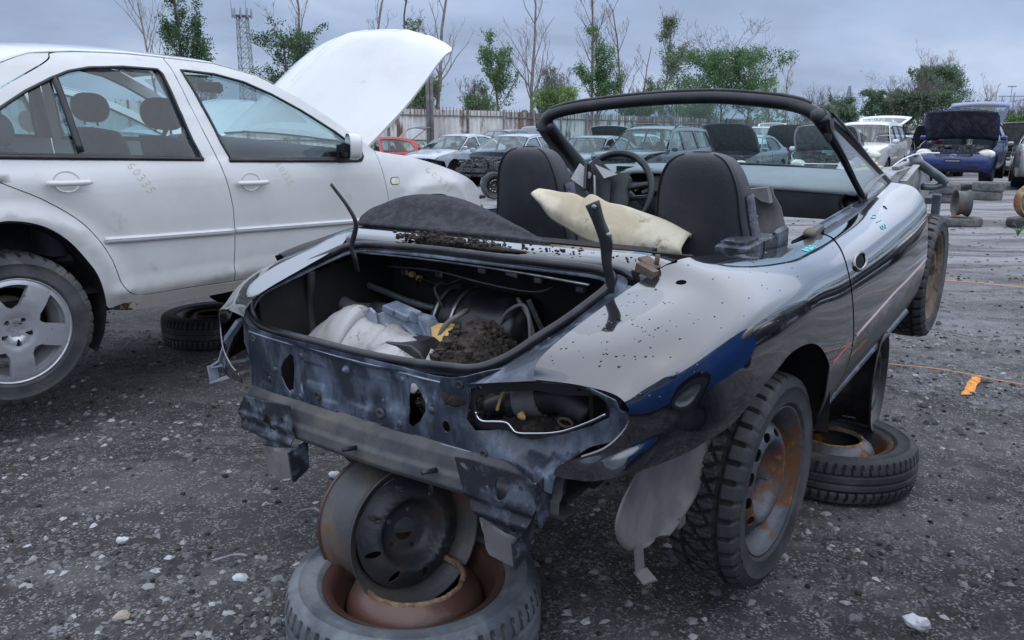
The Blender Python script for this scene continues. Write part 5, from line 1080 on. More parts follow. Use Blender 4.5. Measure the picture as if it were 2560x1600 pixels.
lying_wheel('wheel', 'black tyre lying flat under the sill of the white sedan', -1.93, 5.02, .31, .20, .19, K['tyre'], K['rim_dark'], 0, 'wheels used as car stands')
rim_open('steel_rim', 'black rim wedged on the flat tyre below the white sedan sill', (-1.74, 5.04, .36), R_(20), .185, .17, K['rim_dark'], None, R_(55), 8, 'bare rims used as car stands', coarse=True)
for x, y, zz, lb in ((10.10, 17.2, 0, 'grey tyre at the bottom of the stack in front of the blue hatchback'), (10.12, 17.18, .185, 'grey tyre on top of the stack in front of the blue hatchback'), (8.79, 16.55, 0, 'lower tyre of the stack just right of the convertible front end'), (8.80, 16.5, .185, 'upper tyre of the stack just right of the convertible front end')):
    e = thing('tyre', lb, 'tyre', (x, y, float(gz(x, y)) + zz), (0, 0, 0), 'loose tyres stacked in the yard'); t = tyre_mesh(.31, .19, .185, 'rib', coarse=True).build('tyre_body', [K['tyre_grey'], K['groove']], e); t.rotation_euler = (math.pi / 2, 0, 0); t.location = (0, 0, .093)
for x, y, r, lb in ((9.95, 19.9, .28, 'dusty tyre lying under the front of the blue hatchback'), (11.9, 20.0, .25, 'low dark tyre lying beside the rear wheel of the silver sedan'), (9.45, 17.9, .27, 'half hidden tyre between the two tyre stacks')):
    e = thing('tyre', lb, 'tyre', (x, y, float(gz(x, y))), (0, 0, 0), 'loose tyres stacked in the yard'); t = tyre_mesh(r, .17, .18, 'rib', coarse=True).build('tyre_body', [K['tyre_grey'], K['groove']], e); t.rotation_euler = (math.pi / 2, 0, 0); t.location = (0, 0, .09)
lying_wheel('wheel', 'thin pale grey spare wheel lying flat with a bare rim standing on it', 6.71, 12.0, .30, .20, .125, K['tyre_grey'], K['rim_grey'], 0, 'wheels lying in the yard', coarse=True, dome=False)
rim_open('steel_rim', 'worn grey rim standing upright on the thin spare wheel', (6.70, 12.0, float(gz(0, 12)) + .125 + .205), R_(78), .19, .19, K['rim_grey'], None, 0, 8, 'bare rims standing in the yard', coarse=True)
lying_wheel('wheel', 'dark wheel lying flat at the right edge under the tan truck rim', 7.62, 11.75, .32, .21, .13, K['tyre'], K['rim_grey'], 0, 'wheels lying in the yard', coarse=True)
K['rim_tan'] = mat('rim_tan', (.40, .33, .19), (.24, .15, .09), 6, .42, .6, .7, bump=.2, c3=(.28, .07, .04), s3=5, lo3=.55, hi3=.65)
bare_rim('truck_rim', 'tan and rust coloured truck rim standing at the right edge', (7.66, 11.8, float(gz(0, 11.8)) + .115 + .26), R_(180), .25, .20, K['rim_tan'], 0, 8, group='bare rims standing in the yard')
e = thing('wheel', 'black steel wheel standing behind the left seat of the convertible', 'wheel', (-.38, 17.3, .12), (0, 0, R_(200)), 'wheels lying in the yard')
tyre_mesh(.29, .19, .18, 'rib', coarse=True).build('tyre', [K['tyre'], K['groove']], e); rim_parts(e, .19, .18, K['rim_dark'], 'steel', 1, 12, False)
# ---------------------------------------------------------------- loose things in the convertible
MW = Matrix.Translation(M_LOC) @ Matrix.Rotation(M_ROT[2], 4, 'Z') @ Matrix.Rotation(M_ROT[1], 4, 'Y') @ Matrix.Rotation(M_ROT[0], 4, 'X')
def inM(o, lb, cat, kind=None, group=None): o.matrix_world = MW; o.location = M_LOC; o.rotation_euler = M_ROT; return tag(o, lb, cat, group, kind)
b = MB()
rows = [[(-.245, .50, .893), (-.245, .36, .894), (-.245, .15, .895), (-.245, -.08, .895), (-.25, -.25, .893)],
        [(-.21, .512, .915), (-.19, .38, .922), (-.18, .20, .918), (-.18, -.02, .905), (-.22, -.20, .896)],
        [(-.14, .505, .935), (-.12, .42, .962), (-.11, .27, .963), (-.12, .10, .938), (-.17, -.10, .908)],
        [(-.05, .47, .925), (-.03, .40, .955), (-.02, .27, .955), (-.04, .12, .925), (-.10, -.04, .89)],
        [(.02, .44, .88), (.05, .38, .89), (.06, .26, .885), (.03, .12, .86), (-.05, .0, .84)]]
G = cr(np.array([spl(r, 6) for r in rows]), np.linspace(0, 4, 20)); b.grid(G); inM(b.build('floor_carpet', K['carpet'], solid=.010), 'folded charcoal carpet lying on the deck behind the left seat', 'carpet')
b = MB()
top = [(.15, .060, .972), (.15, .020, .968), (.15, -.02, .962), (.15, -.065, .960), (.16, -.10, .945), (.16, -.13, .957), (.17, -.175, .935), (.18, -.23, .925), (.19, -.30, .905), (.2, -.365, .885), (.21, -.44, .85)]
bot = [(.12, .056, .966), (.11, .020, .930), (.10, -.02, .895), (.10, -.065, .872), (.10, -.11, .850), (.10, -.15, .832), (.10, -.20, .822), (.10, -.26, .808), (.12, -.31, .800), (.14, -.36, .800), (.16, -.44, .80)]
t_, b_ = spl(top, 5), spl(bot, 5); mid = (t_ + b_) / 2 + [-.03, 0, .0]; wob = RS.uniform(-.003, .003, (len(t_), 1)); mid = mid + wob
b.grid(cr(np.array([t_ + [.03, 0, -.012], t_, mid, b_]), np.linspace(0, 3, 16)), flip=True); inM(b.build('foam_panel', K['cream_foam'], solid=.012), 'torn cream foam panel lying between the two seats', 'foam panel')
# grey plastic shroud, gearbox-like bracket, orange funnel in the boot
b = MB()
sh = [(-.5, .438, .604), (-.5, .399, .648), (-.5, .34, .688), (-.5, .285, .711), (-.5, .252, .706), (-.5, .240, .677), (-.5, .20, .668), (-.5, .16, .661), (-.5, .125, .675), (-.5, .09, .66), (-.5, .05, .655)]
s_ = spl(sh, 5); s_ = s_ + RS.uniform(-.0025, .0025, s_.shape); lo = s_.copy(); lo[:, 2] = .585 - .05 * np.linspace(0, 1, len(lo)); lo[:, 0] = -.60; lo[:, 1] = lo[:, 1] * .9 + .04
m1 = (s_ + lo) / 2; m1[:, 0] -= .035; bk = s_ + [.08, 0, -.04]
b.grid(cr(np.array([bk, s_, m1, lo]), np.linspace(0, 3, 18)), flip=True); inM(b.build('plastic_shroud', K['white_dull'], solid=.004), 'whitish curved plastic shroud lying in the open boot', 'plastic part')
b = MB(); b.prism([(.272, .637), (.231, .600), (.162, .590), (.047, .600), (.02, .640), (.047, .690), (.106, .695), (.164, .708), (.22, .688)], -.47, -.40, 'x'); b.prism([(.25, .655), (.22, .64), (.20, .655), (.205, .70), (.225, .712), (.245, .70)], -.485, -.475, 'x'); b.prism([(.085, .69), (.05, .685), (.048, .715), (.062, .725), (.078, .72)], -.475, -.467, 'x'); b.box((-.45, .13, .705), (.06, .10, .02), M=RX(.2)); b.bar((-.474, .17, .67), (-.474, .12, .64), .02, .01); b.bar((-.474, .10, .675), (-.474, .06, .65), .014, .01)
inM(b.build('metal_bracket', K['pale_metal'], bevel=.006), 'grey cast bracket with two lugs and a stamped mark in the open boot', 'bracket')
b = MB(); b.prism([(.12, .575), (-.06, .59), (-.03, .64), (.0, .655), (.10, .65), (.16, .61)], -.56, -.46, 'x'); inM(b.build('bracket_arm', K['black_trim'], bevel=.008), 'dark angular plastic arm beside the orange piece in the boot', 'plastic part')
b = MB(); P = [(-.44, .030, .668), (-.44, -.015, .674), (-.44, -.070, .675), (-.46, -.055, .650), (-.48, -.02, .612), (-.46, .012, .635)]; b.add(P + [(p[0] + .03, p[1], p[2] + .004) for p in P], [[0, 1, 2, 3, 4, 5][::-1], [0, 1, 7, 6], [1, 2, 8, 7], [6, 7, 8, 9, 10, 11]]); inM(b.build('orange_guard', K['orange_plastic'], solid=.004), 'small amber plastic guard in the middle of the open boot', 'plastic part')
b = MB(); b.grid(np.array([[(-.66 + .03 * j, .15 - .05 * i, .588 + .018 * math.sin(i * 1.1) + .012 * j) for j in range(6)] for i in range(6)])); inM(b.build('plastic_tray', K['white_dull'], solid=.005), 'dusty pale plastic tray at the boot sill beside the soil', 'plastic part')
def heap(nm, c, r, lb, seed, m='mud', n=260):
    b = MB(); q = np.random.RandomState(seed); b.blob(c, r, 14, .10, seed=seed)
    for k in range(n):
        a = q.uniform(0, 6.28); t = math.acos(q.uniform(.05, 1)); d = np.array((math.sin(t) * math.cos(a), math.sin(t) * math.sin(a), math.cos(t))); s = q.uniform(.003, .010) * (1.6 if q.rand() < .15 else 1)
        b.blob(np.array(c) + d * np.array(r) * q.uniform(.95, 1.05), (s, s, s * .8), 3, .3, seed=k, smooth=False)
    return inM(b.build(nm, K[m]), lb, 'soil', 'stuff')
heap('soil_heap', (-.47, -.145, .60), (.13, .085, .115), 'tall heap of dark soil in the right half of the open boot', 3, n=420)
heap('soil_heap', (-.30, -.33, .58), (.12, .12, .10), 'low heap of dark soil in the far right corner of the boot', 5)
heap('soil_heap', (-.60, -.22, .55), (.10, .14, .07), 'dark soil piled along the boot sill behind the tail panel', 7)
heap('soil_heap', (-.62, -.50, .53), (.09, .16, .055), 'dark soil behind the tail lamp opening', 9)
b = MB(); q = np.random.RandomState(2)
for k in range(420):
    t = q.rand(); u = q.normal(0, .014)
    if k < 300: y = .22 - .36 * t; x = -.345 + .01 * q.normal() ; z = .893 + abs(q.normal(0, .007)) * (1.4 if .02 < y < .12 else 1)
    else: y = q.uniform(-.55, .15); x = q.uniform(-.35, -.27); z = .897
    s = q.uniform(.0025, .007) * (1 if k < 300 else .7); b.blob((x, y, z), (s, s, s * .8), 3, .3, seed=k, smooth=False)
inM(b.build('soil_crumbs', K['mud']), 'dark soil crumbs scattered along the deck behind the cockpit', 'soil', 'stuff')
b = MB(); b.blob((-.345, .06, .893), (.012, .10, .018), 8, .2, seed=3); b.blob((-.35, -.13, .890), (.010, .10, .008), 8, .2, seed=5); inM(b.build('soil_ridge', K['mud']), 'ridge of dark soil against the boot seal', 'soil', 'stuff')
b = MB(); P = spl([(-.60, -.53 - .05, .60), (-.60, -.52, .632), (-.60, -.47, .625), (-.61, -.41, .605), (-.625, -.36, .59), (-.64, -.32, .575)], 8); b.tube(P, np.interp(np.linspace(0, 1, len(P)), [0, .45, .5, .75, .8, 1], [.043, .043, .040, .038, .026, .024]), 18); ho = inM(b.build('rubber_hose', K['black_plastic']), 'thick ribbed black hose with a metal collar seen through the lamp opening', 'hose')
b = MB(); c0 = P[22]; P2 = P[18:30]; b.tube(P2, [.043, .0445, .0445, .0445, .041, .0425, .0425, .0425, .0425, .038, .036, .034], 20); b.build('metal_collar', K['plastic_grey'], ho)
b = MB(); b.blob((-.665, -.44, .592), (.008, .012, .010), 6, .25); inM(b.build('orange_chip', K['orange_plastic']), 'small amber lens chip on the soil in the lamp opening', 'plastic part')
b = MB(); b.bar((-.67, -.372, .595), (-.66, -.385, .645), .008, .006); inM(b.build('orange_chip', K['orange_plastic']), 'thin amber lens sliver standing at the left of the lamp opening', 'plastic part')
b = MB(); b.tube([(-.655, -.55 + .018 * math.cos(a), .598 + .010 * math.sin(a)) for a in np.linspace(0, 6.28, 20, endpoint=False)], .004, 6, closed=True); inM(b.build('metal_ring', K['rim_mud']), 'small rusty ring on the soil in the lamp opening', 'ring')
b = MB(); b.bar((-.33, -.565, .905), (-.345, -.61, .885), .035, .008, bev=.003); b.bar((-.36, -.57, .89), (-.37, -.62, .875), .02, .02); b.tube([(-.335, -.605, .89), (-.335, -.608, .915)], .006, 8); inM(b.build('torn_strip', K['rim_mud']), 'torn dirty metal strip at the right end of the deck by the hinge', 'scrap')
# ---------------------------------------------------------------- cars further away
def paint(name, c, c2=None, rough=.22, metal=.0): 
    return mat(name, c, c2 or tuple(q * .8 for q in c), 2.5, .4, .7, rough, rough + .08, metal=metal, coat=.6)
K['hood_liner'] = mat('hood_liner', (.02, .02, .024), (.05, .05, .055), 12, rough=.9, bump=.3)
K['engine'] = mat('engine', (.015, .015, .017), (.10, .10, .105), 16, .45, .6, .6, bump=.5, c3=(.20, .19, .18), s3=30, lo3=.6, hi3=.66)
PROF = {
 'sedan': dict(front=[(2.10, .22), (2.27, .32), (2.30, .52), (2.20, .66)], hood=[(2.20, .68), (2.05, .77), (1.65, .86), (1.10, .95)], ws=[(1.10, .95), (.38, 1.36)], roof=[(.38, 1.36), (.05, 1.42), (-.45, 1.43), (-.92, 1.37)], rg=[(-.92, 1.37), (-1.55, 1.05)], tail=[(-1.55, 1.05), (-1.95, 1.03), (-2.18, .96)], rear=[(-2.18, .96), (-2.26, .75), (-2.28, .42), (-2.15, .25)], belt=.94, wr=.33, wx=(1.38, -1.28),
   win=[[(.98, .985), (.36, 1.32), (-.02, 1.37), (-.08, .985)], [(-.16, .985), (-.12, 1.37), (-.60, 1.36), (-.98, 1.25), (-1.18, 1.04), (-1.05, .99)]]),
 'suv': dict(front=[(2.10, .28), (2.25, .38), (2.28, .62), (2.20, .82)], hood=[(2.20, .85), (2.05, .95), (1.65, 1.04), (1.15, 1.10)], ws=[(1.15, 1.10), (.55, 1.58)], roof=[(.55, 1.58), (.2, 1.66), (-.9, 1.67), (-1.85, 1.62)], rg=[(-1.85, 1.62), (-2.12, 1.15)], tail=[(-2.12, 1.15), (-2.18, 1.05)], rear=[(-2.18, 1.05), (-2.26, .85), (-2.26, .45), (-2.12, .32)], belt=1.08, wr=.37, wx=(1.40, -1.32),
   win=[[(1.05, 1.13), (.52, 1.53), (.12, 1.58), (.10, 1.12)], [(.02, 1.12), (.04, 1.58), (-.78, 1.585), (-.86, 1.14)], [(-.95, 1.15), (-.88, 1.58), (-1.72, 1.55), (-1.95, 1.20)]]),
 'hatch': dict(front=[(1.85, .22), (2.00, .34), (2.02, .55), (1.92, .70)], hood=[(1.92, .72), (1.78, .82), (1.40, .91), (.98, .99)], ws=[(.98, .99), (.30, 1.43)], roof=[(.30, 1.43), (-.05, 1.49), (-.8, 1.49), (-1.45, 1.42)], rg=[(-1.45, 1.42), (-1.85, 1.02)], tail=[(-1.85, 1.02), (-1.90, .96)], rear=[(-1.90, .96), (-1.96, .75), (-1.95, .42), (-1.85, .25)], belt=.97, wr=.31, wx=(1.22, -1.25),
   win=[[(.88, 1.01), (.30, 1.39), (-.06, 1.435), (-.10, 1.0)], [(-.18, 1.0), (-.15, 1.435), (-.80, 1.43), (-1.30, 1.33), (-1.45, 1.08), (-1.3, 1.02)]]),
}
def bgcar(label, x, y, yaw, kind, pm, group='wrecked cars parked in rows', lift=.12, hood=0, hoodm=None, hatch=0, wheels=(1, 1, 1, 1), bumper=True, rails=False, door=True, grille='plain', lens=True, dark_nose=False, plate=False, boot=0, nose=True, pitch=0, scale=1.0, glassm_=None, emblem=None, mirrors=True):
    D = PROF[kind]; g = K['glass'] if glassm_ is None else glassm_
    root = thing({'sedan': 'sedan_car', 'suv': 'suv_car', 'hatch': 'hatchback_car'}[kind], label, 'car', (x, y, float(gz(x, y)) + lift), (0, pitch, R_(yaw)), group, scale)
    hm = hoodm or pm
    zs = [.2, .35, .5, .7, D['belt'] - .08, D['belt'], D['belt'] + .18, D['roof'][1][1] - .06, D['roof'][1][1] + .1]; ws = [.80, .84, .865, .87, .855, .835, .765, .64, .55]
    def wf(x_, z_):
        x_ = np.asarray(x_, float).ravel(); z_ = np.asarray(z_, float).ravel(); w0 = np.interp(z_, zs, ws)
        L = D['rear'][1][0]; w0 = w0 - .20 * np.clip((x_ - 1.45) / .8, 0, 1) ** 2.2 - .12 * np.clip((L + .75 - x_) / .75, 0, 1) ** 2
        return w0
    r = D['wr'] + .055; fx, rx = D['wx']; cz = D['wr'] - .02
    def arc(cx): return [(cx + r * math.cos(a), cz + r * math.sin(a)) for a in np.linspace(R_(-12), R_(192), 14)]
    low = D['front'][0][1]
    out = [(D['front'][0][0], low)] + D['front'][1:] + D['hood'] + D['ws'][1:] + D['roof'][1:] + D['rg'][1:] + D['tail'][1:] + D['rear'][1:] + [(rx - r, low)] + arc(rx)[::-1] + [(rx + r, .24), (fx - r, .24)] + arc(fx)[::-1]
    if dark_nose:   # front end removed back to the wheels
        out = [(fx - .20, .24 + 0)] + [(fx - .22, .80)] + [(D['hood'][-1][0] + .12, D['hood'][-1][1] - .03)] + D['ws'] + D['roof'][1:] + D['rg'][1:] + D['tail'][1:] + D['rear'][1:] + [(rx - r, low)] + arc(rx)[::-1] + [(rx + r, .24)]
    elif not bumper:
        out = out[:0] + [(fx + r + .02, .45), (fx + r + .10, .62)] + [(D['hood'][0][0] - .02, D['hood'][0][1] - .01)] + D['hood'][1:] + out[len(D['front']) + len(D['hood']):]
    for sg in (-1, 1):
        S = lambda u, v, sg=sg: np.c_[np.asarray(u, float).ravel(), sg * wf(u, v), np.asarray(v, float).ravel()]
        wins = D['win']
        holes = [w_ for w_ in wins]
        if not door and sg == 1: holes = [[(.95, .30), (1.0, .9), (.98, 1.0), (.36, 1.33), (-.02, 1.38), (-.06, .30)]] + wins[1:]
        bs = panel('body_side', S, out, holes, (.11, .09), .012, pm, root, flip=sg > 0)
        for i, w_ in enumerate(wins):
            if not door and sg == 1 and i == 0: continue
            panel('side_window', lambda u, v, S=S, sg=sg: S(u, v) - np.array([0, sg * .015, 0]), w_, [], (.3, .2), 0, g, root, flip=sg > 0)
            P = dens(w_, (.1, .1)); b = MB(); b.tube(S(P[:, 0], P[:, 1]), .009, 4, closed=True); b.build('window_trim', K['black_trim'], bs)
        if mirrors: b = MB(); mx_ = D['win'][0][0][0] - .08; b.box((mx_, sg * (wf([mx_], [D['belt']])[0] + .09), D['belt'] + .08), (.12, .16, .12), bev=.035); b.build('door_mirror', pm, root)
        b = MB(); 
        for hx in ((-.0, -.95) if kind != 'hatch' else (-.05, -.9)): b = MB(); b.bar((hx, sg * (wf([hx], [.85])[0] + .012), D['belt'] - .13), (hx + .17, sg * (wf([hx], [.85])[0] + .012), D['belt'] - .125), .02, .022, bev=.005); b.build('door_handle', pm, bs)
        P = [(.06, 0), (-.10, 0)]; 
        sx = -.12 if kind != 'suv' else .06
        b = MB(); zz = np.linspace(.32, D['belt'], 6); b.tube(S(np.full(6, sx), zz) + [0, sg * .001, 0], .004, 4); b.build('door_seam', K['dark'], bs)
    def strip(pts, nm, m, crown=.03, n=3, ins=0, xf=None, solid=.01):
        P = spl(pts, n) if len(pts) > 2 else np.array([np.array(pts[0]) * (1 - t) + np.array(pts[1]) * t for t in np.linspace(0, 1, 6)])
        w0 = wf(P[:, 0], P[:, 1]) - ins; G = np.array([[(px_ , w_ * t, pz) for t in np.linspace(-1, 1, 13)] for (px_, pz), w_ in zip(P, w0)])
        t = np.linspace(-1, 1, 13); G[:, :, 2] += crown * (1 - t ** 4)[None]; 
        dirx = np.sign(P[0, 0]) if abs(P[:, 0]).min() > .8 else 0; G[:, :, 0] += .05 * (1 - t ** 2)[None] * (1 if P[:, 0].mean() > .2 else (-1 if P[:, 0].mean() < -1 else 0))
        if xf is not None: M = np.array(xf); G = G @ M[:3, :3].T + M[:3, 3]
        b = MB(); b.grid(G, flip=True); return b.build(nm, m, root, solid=solid)
    strip(D['roof'], 'roof', pm, .035)
    strip(D['ws'], 'windscreen', g, .03, ins=.05, solid=0)
    if nose and not dark_nose:
        hx, hz = D['hood'][-1]
        if hood:
            xf = TR(hx, 0, hz) @ RY(-R_(hood)) @ TR(-hx, 0, -hz); strip(D['hood'], 'hood', pm, .03, xf=xf)
            xf2 = TR(hx, 0, hz) @ RY(-R_(hood)) @ TR(-hx, 0, -hz - .035); o = strip(D['hood'], 'hood_underside', hm, .028, ins=.05, xf=xf2)
            b = MB(); M = np.array(xf2)
            for k in (-1, 1): # ribs pressed in the underside
                for p, q in (((hx + .15, k * .1), (hx + .85, k * .55)), ((hx + .15, k * .55), (hx + .85, k * .1)), ((hx + .95, k * .05), (hx + .95, k * .6))):
                    A = M[:3, :3] @ np.array((p[0], p[1], hz - .03 - .02 * (p[0] - hx))) + M[:3, 3]; B_ = M[:3, :3] @ np.array((q[0], q[1], hz - .03 - .14 * (q[0] - hx))) + M[:3, 3]; b.bar(A, B_, .05, .02, bev=.005)
            b.build('hood_rib', hm, o)
            b = MB(); b.box(((hx + D['hood'][0][0]) / 2, 0, hz - .32), (D['hood'][0][0] - hx - .1, 1.25, .2)); 
            q = np.random.RandomState(int(abs(x * 10)))
            for k in range(26): b.box((q.uniform(hx + .1, D['hood'][0][0] - .15), q.uniform(-.55, .55), hz - .20 + q.uniform(-.04, .06)), (q.uniform(.06, .25), q.uniform(.06, .25), q.uniform(.05, .12)), bev=.02)
            b.build('engine', K['engine'], root)
        else: strip(D['hood'], 'hood', pm, .03)
        if bumper:
            strip(D['front'], 'front_bumper', pm, .0)
            F0 = D['front']; zx = D['hood'][0][0]
            b = MB(); b.prism([(-.42, F0[3][1] - .02), (-.36, F0[3][1] - .13), (.36, F0[3][1] - .13), (.42, F0[3][1] - .02)], zx + .03, zx + .125, 'x'); gr_ = b.build('grille', K['black_trim'], root)
            multi('grille_bar', [lambda b, k=k: b.box((zx + .13, 0, F0[3][1] - .045 - .03 * k), (.012, .74, .010)) for k in range(3)], K['chrome'], gr_)
            if emblem:
                b = MB(); P = [(zx + .14, .065 * math.cos(a), F0[3][1] - .075 + .038 * math.sin(a)) for a in np.linspace(0, 6.283, 20, endpoint=False)]; b.tube(P, .006, 5, closed=True); zc_ = F0[3][1] - .075
                if emblem == 'H': [b.bar((zx + .14, k * .022 + .008, zc_ + .028), (zx + .14, k * .022 - .008, zc_ - .028), .008, .012) for k in (-1, 1)]; b.bar((zx + .14, .03, zc_ - .004), (zx + .14, -.03, zc_ + .004), .008, .010)
                b.build('emblem', K['chrome'], gr_)
            b = MB(); b.box((zx + .10, 0, .34), (.07, 1.15, .13), bev=.02); b.build('lower_grille', K['black_trim'], root)
            if plate:
                b = MB(); b.box((zx + .155, 0, .50), (.012, .36, .09), bev=.004); pl = b.build('number_plate', K['black_trim'], root)
        else:
            b = MB(); q = np.random.RandomState(int(abs(x * 7) + 3)); b.box((fx + .45, 0, .48), (.35, 1.2, .30)); b.bar((fx + .72, -.62, .46), (fx + .72, .62, .46), .07, .09)
            for k in range(10): b.box((fx + .62, q.uniform(-.55, .55), q.uniform(.35, .66)), (.1, q.uniform(.05, .2), q.uniform(.05, .15)), bev=.01)
            b.build('exposed_front', K['engine'], root)
        if lens:
            for sg in (-1, 1):
                xx = D['hood'][0][0] - .06; zz = D['hood'][0][1] - .05; b = MB(); b.blob((xx, sg * (wf([xx], [zz])[0] - .13), zz), (.14, .20, .115), 9, .02); b.build('headlight', K['lens_clear'], root)
    elif dark_nose:
        q = np.random.RandomState(int(abs(x * 9) + 1)); b = MB(); b.box((fx, 0, .55), (.9, 1.1, .25), bev=.04); b.bar((fx + .60, -.68, .52), (fx + .60, .68, .52), .08, .10); b.bar((fx + .58, -.60, .78), (fx + .58, .60, .78), .04, .05); b.bar((fx + .55, -.62, .38), (fx + .55, .62, .38), .05, .06)
        for k in range(46): b.box((q.uniform(fx - .3, fx + .58), q.uniform(-.6, .6), q.uniform(.35, .84)), (q.uniform(.04, .22), q.uniform(.04, .2), q.uniform(.04, .16)), bev=.012)
        for k in range(8): a = q.uniform(-.6, .6); b.tube(spl([(fx + .5, a, .75), (fx + .66, a + .1, .6), (fx + .6, a + .05, .4), (fx + .62, a - .1, .25)], 4), .012, 5)
        b.build('engine', K['engine'], root)
        for sg in (-1, 1): b = MB(); b.bar((fx - .3, sg * .62, .84), (fx + .55, sg * .60, .70), .10, .05); b.build('inner_wing', K['bracket'], root)
    rgx, rgz = D['rg'][0]
    if hatch:
        xf = TR(rgx, 0, rgz) @ RY(R_(hatch)) @ TR(-rgx, 0, -rgz)
        a = strip(D['rg'], 'rear_window', g, .02, ins=.08, xf=xf, solid=0)
        P = np.array([D['rg'][0], D['rg'][1], D['rear'][0], (D['rear'][1][0], D['rear'][1][1])]); strip([tuple(p) for p in P[1:]], 'tailgate', K['black_trim'] if kind == 'hatch' and pm is P_red else pm, .0, xf=xf)
        for sg in (-1, 1):
            b = MB(); A = np.array([(p[0], sg * (wf([p[0]], [p[1]])[0] - .04), p[1]) for p in D['rg']]); M = np.array(xf); A = A @ M[:3, :3].T + M[:3, 3]; b.bar(A[0], A[1], .10, .03, bev=.01); b.build('tailgate_frame', pm, root)
    else:
        strip(D['rg'], 'rear_window', g, .02, ins=.05, solid=0)
        if boot: hx2, hz2 = D['tail'][0]; strip(D['tail'], 'boot_lid', pm, .02, xf=TR(hx2, 0, hz2) @ RY(R_(boot)) @ TR(-hx2, 0, -hz2))
        else: strip(D['tail'], 'boot_lid', pm, .02)
        strip(D['rear'], 'rear_bumper', pm, 0)
    for sg in (-1, 1):
        b = MB(); xx = D['rear'][0][0]; b.box((xx + .02, sg * (wf([xx], [.85])[0] - .10), D['rear'][0][1] - .12), (.12, .24, .15), bev=.03); b.build('tail_light', K['lens_red'], root)
    b = MB(); L = D['front'][1][0] - D['rear'][1][0] - .3; b.box(((fx - .5 + D['rear'][1][0] + .15) / 2, 0, .30), (fx - .5 - D['rear'][1][0] - .15, 1.45, .10)); b.box((.95, 0, D['belt'] - .22), (.3, 1.3, .25), bev=.05)
    for cx, cy in ((.15, .36), (.15, -.36), (-.80, .36), (-.80, -.36)): b.box((cx, cy, .50), (.5, .5, .2)); b.box((cx - .25, cy, .75), (.14, .46, .55), bev=.05); b.box((cx - .29, cy, D['belt'] + .14), (.10, .26, .17), bev=.04)
    b.build('interior', K['seat_grey'], root)
    for i, (wx_, sg) in enumerate(((fx, 1), (fx, -1), (rx, 1), (rx, -1))):
        b = MB(); b.lathe([(r - .01, sg * .84), (r - .01, sg * .55), (0, sg * .55)], 20, M=TR(wx_, 0, cz)); b.build('wheel_liner', K['liner'], root)
        if wheels[i]:
            e = bpy.data.objects.new('wheel', None); C.objects.link(e); e.parent = root; e.location = (wx_, sg * .75, D['wr'] - .05)
            R = D['wr']; b = MB(); hw = .10
            b.lathe([(R * .62, -hw * .9), (R * .85, -hw), (R * .97, -hw * .8), (R, -hw * .4), (R, hw * .4), (R * .97, hw * .8), (R * .85, hw), (R * .62, hw * .9)], 28); b.build('tyre', K['tyre'], e)
            b = MB(); b.lathe([(R * .64, sg * hw * .92), (R * .56, sg * hw * .7), (R * .5, sg * hw * .3), (R * .25, sg * hw * .5), (0, sg * hw * .55)], 28); b.build('rim', K['alloy'] if i % 2 == 0 else K['rim_grey'], e)
    if rails:
        for sg in (-1, 1): b = MB(); xs_ = np.linspace(.25, -1.65, 12); b.tube(np.c_[xs_, np.full(12, sg * .60), np.interp(xs_, [-1.65, -1.4, 0, .25], [1.66, 1.76, 1.76, 1.66])], .02, 6); b.build('roof_rail', K['black_trim'], root)
    return root
P_red = paint('paint_red', (.40, .03, .035)); P_sil = paint('paint_silver', (.42, .45, .50), metal=.3); P_dk = paint('paint_dark_blue_grey', (.035, .045, .06)); P_gry = paint('paint_grey', (.13, .15, .18)); P_grn = paint('paint_grey_green', (.12, .17, .18)); P_wht = paint('paint_white', (.72, .73, .73)); P_blu = paint('paint_blue', (.016, .032, .15)); P_blk = paint('paint_black', (.012, .012, .015)); P_slb = paint('paint_pale_blue', (.30, .36, .42)); P_cha = paint('paint_champagne', (.42, .44, .42), metal=.2); P_royal = paint('paint_royal_blue', (.012, .12, .46))
K['hood_green'] = mat('hood_green', (.16, .18, .17), (.09, .10, .10), 9, .45, .6, .7, bump=.3)
K['hood_blue'] = mat('hood_blue', (.035, .035, .06), (.075, .075, .10), 7, .42, .62, .7, bump=.2)
RED_ = bgcar('red hatchback without its driver door and with dark tailgate raised, beyond the white sedan hood', -4.8, 27.5, 214, 'hatch', P_red, door=False, lift=-0.08, hatch=82, dark_nose=True, scale=.93)
bgcar('silver sedan without front bumper between the red hatchback and the stripped car', -1.79, 28, 236, 'sedan', P_sil, lift=-0.03, bumper=False, lens=False, wheels=(0, 0, 1, 1))
bgcar('pale silver car with bare exposed engine, left behind the convertible seat', 0.15, 23.5, 236, 'sedan', P_slb, lift=-0.06, dark_nose=True, wheels=(0, 0, 1, 1))
bgcar('grey car roof with open boot far behind the stripped silver car', -.35, 35, 226, 'sedan', P_gry, lift=.2, boot=60)
bgcar('dark brown sedan far behind the silver sedan', -1.9, 33, 222, 'sedan', P_blk, lift=.0)
bgcar('grey sedan without front door showing its seat, seen through the windscreen on the left', 2.5, 25, 236, 'sedan', P_gry, lift=-0.1, door=False)
bgcar('dark blue grey four wheel drive with roof rails and open hood, through the windscreen', 3.7, 21, 236, 'suv', P_dk, lift=-0.12, hood=6, hoodm=K['hood_liner'], rails=True)
bgcar('dull white car with black hood raised behind the dark four wheel drive', 4.4, 30, 236, 'sedan', P_wht, lift=-0.02, hood=55, hoodm=K['hood_liner'])
bgcar('grey green sedan with large black hood raised, through the windscreen', 7.4, 26, 236, 'sedan', P_grn, lift=-0.06, hood=58, hoodm=K['hood_liner'])
bgcar('black car with tall black hood raised and white scuttle, beyond the grey green sedan', 11.0, 32, 246, 'sedan', P_blk, lift=-.03, hood=60, hoodm=K['hood_liner'])
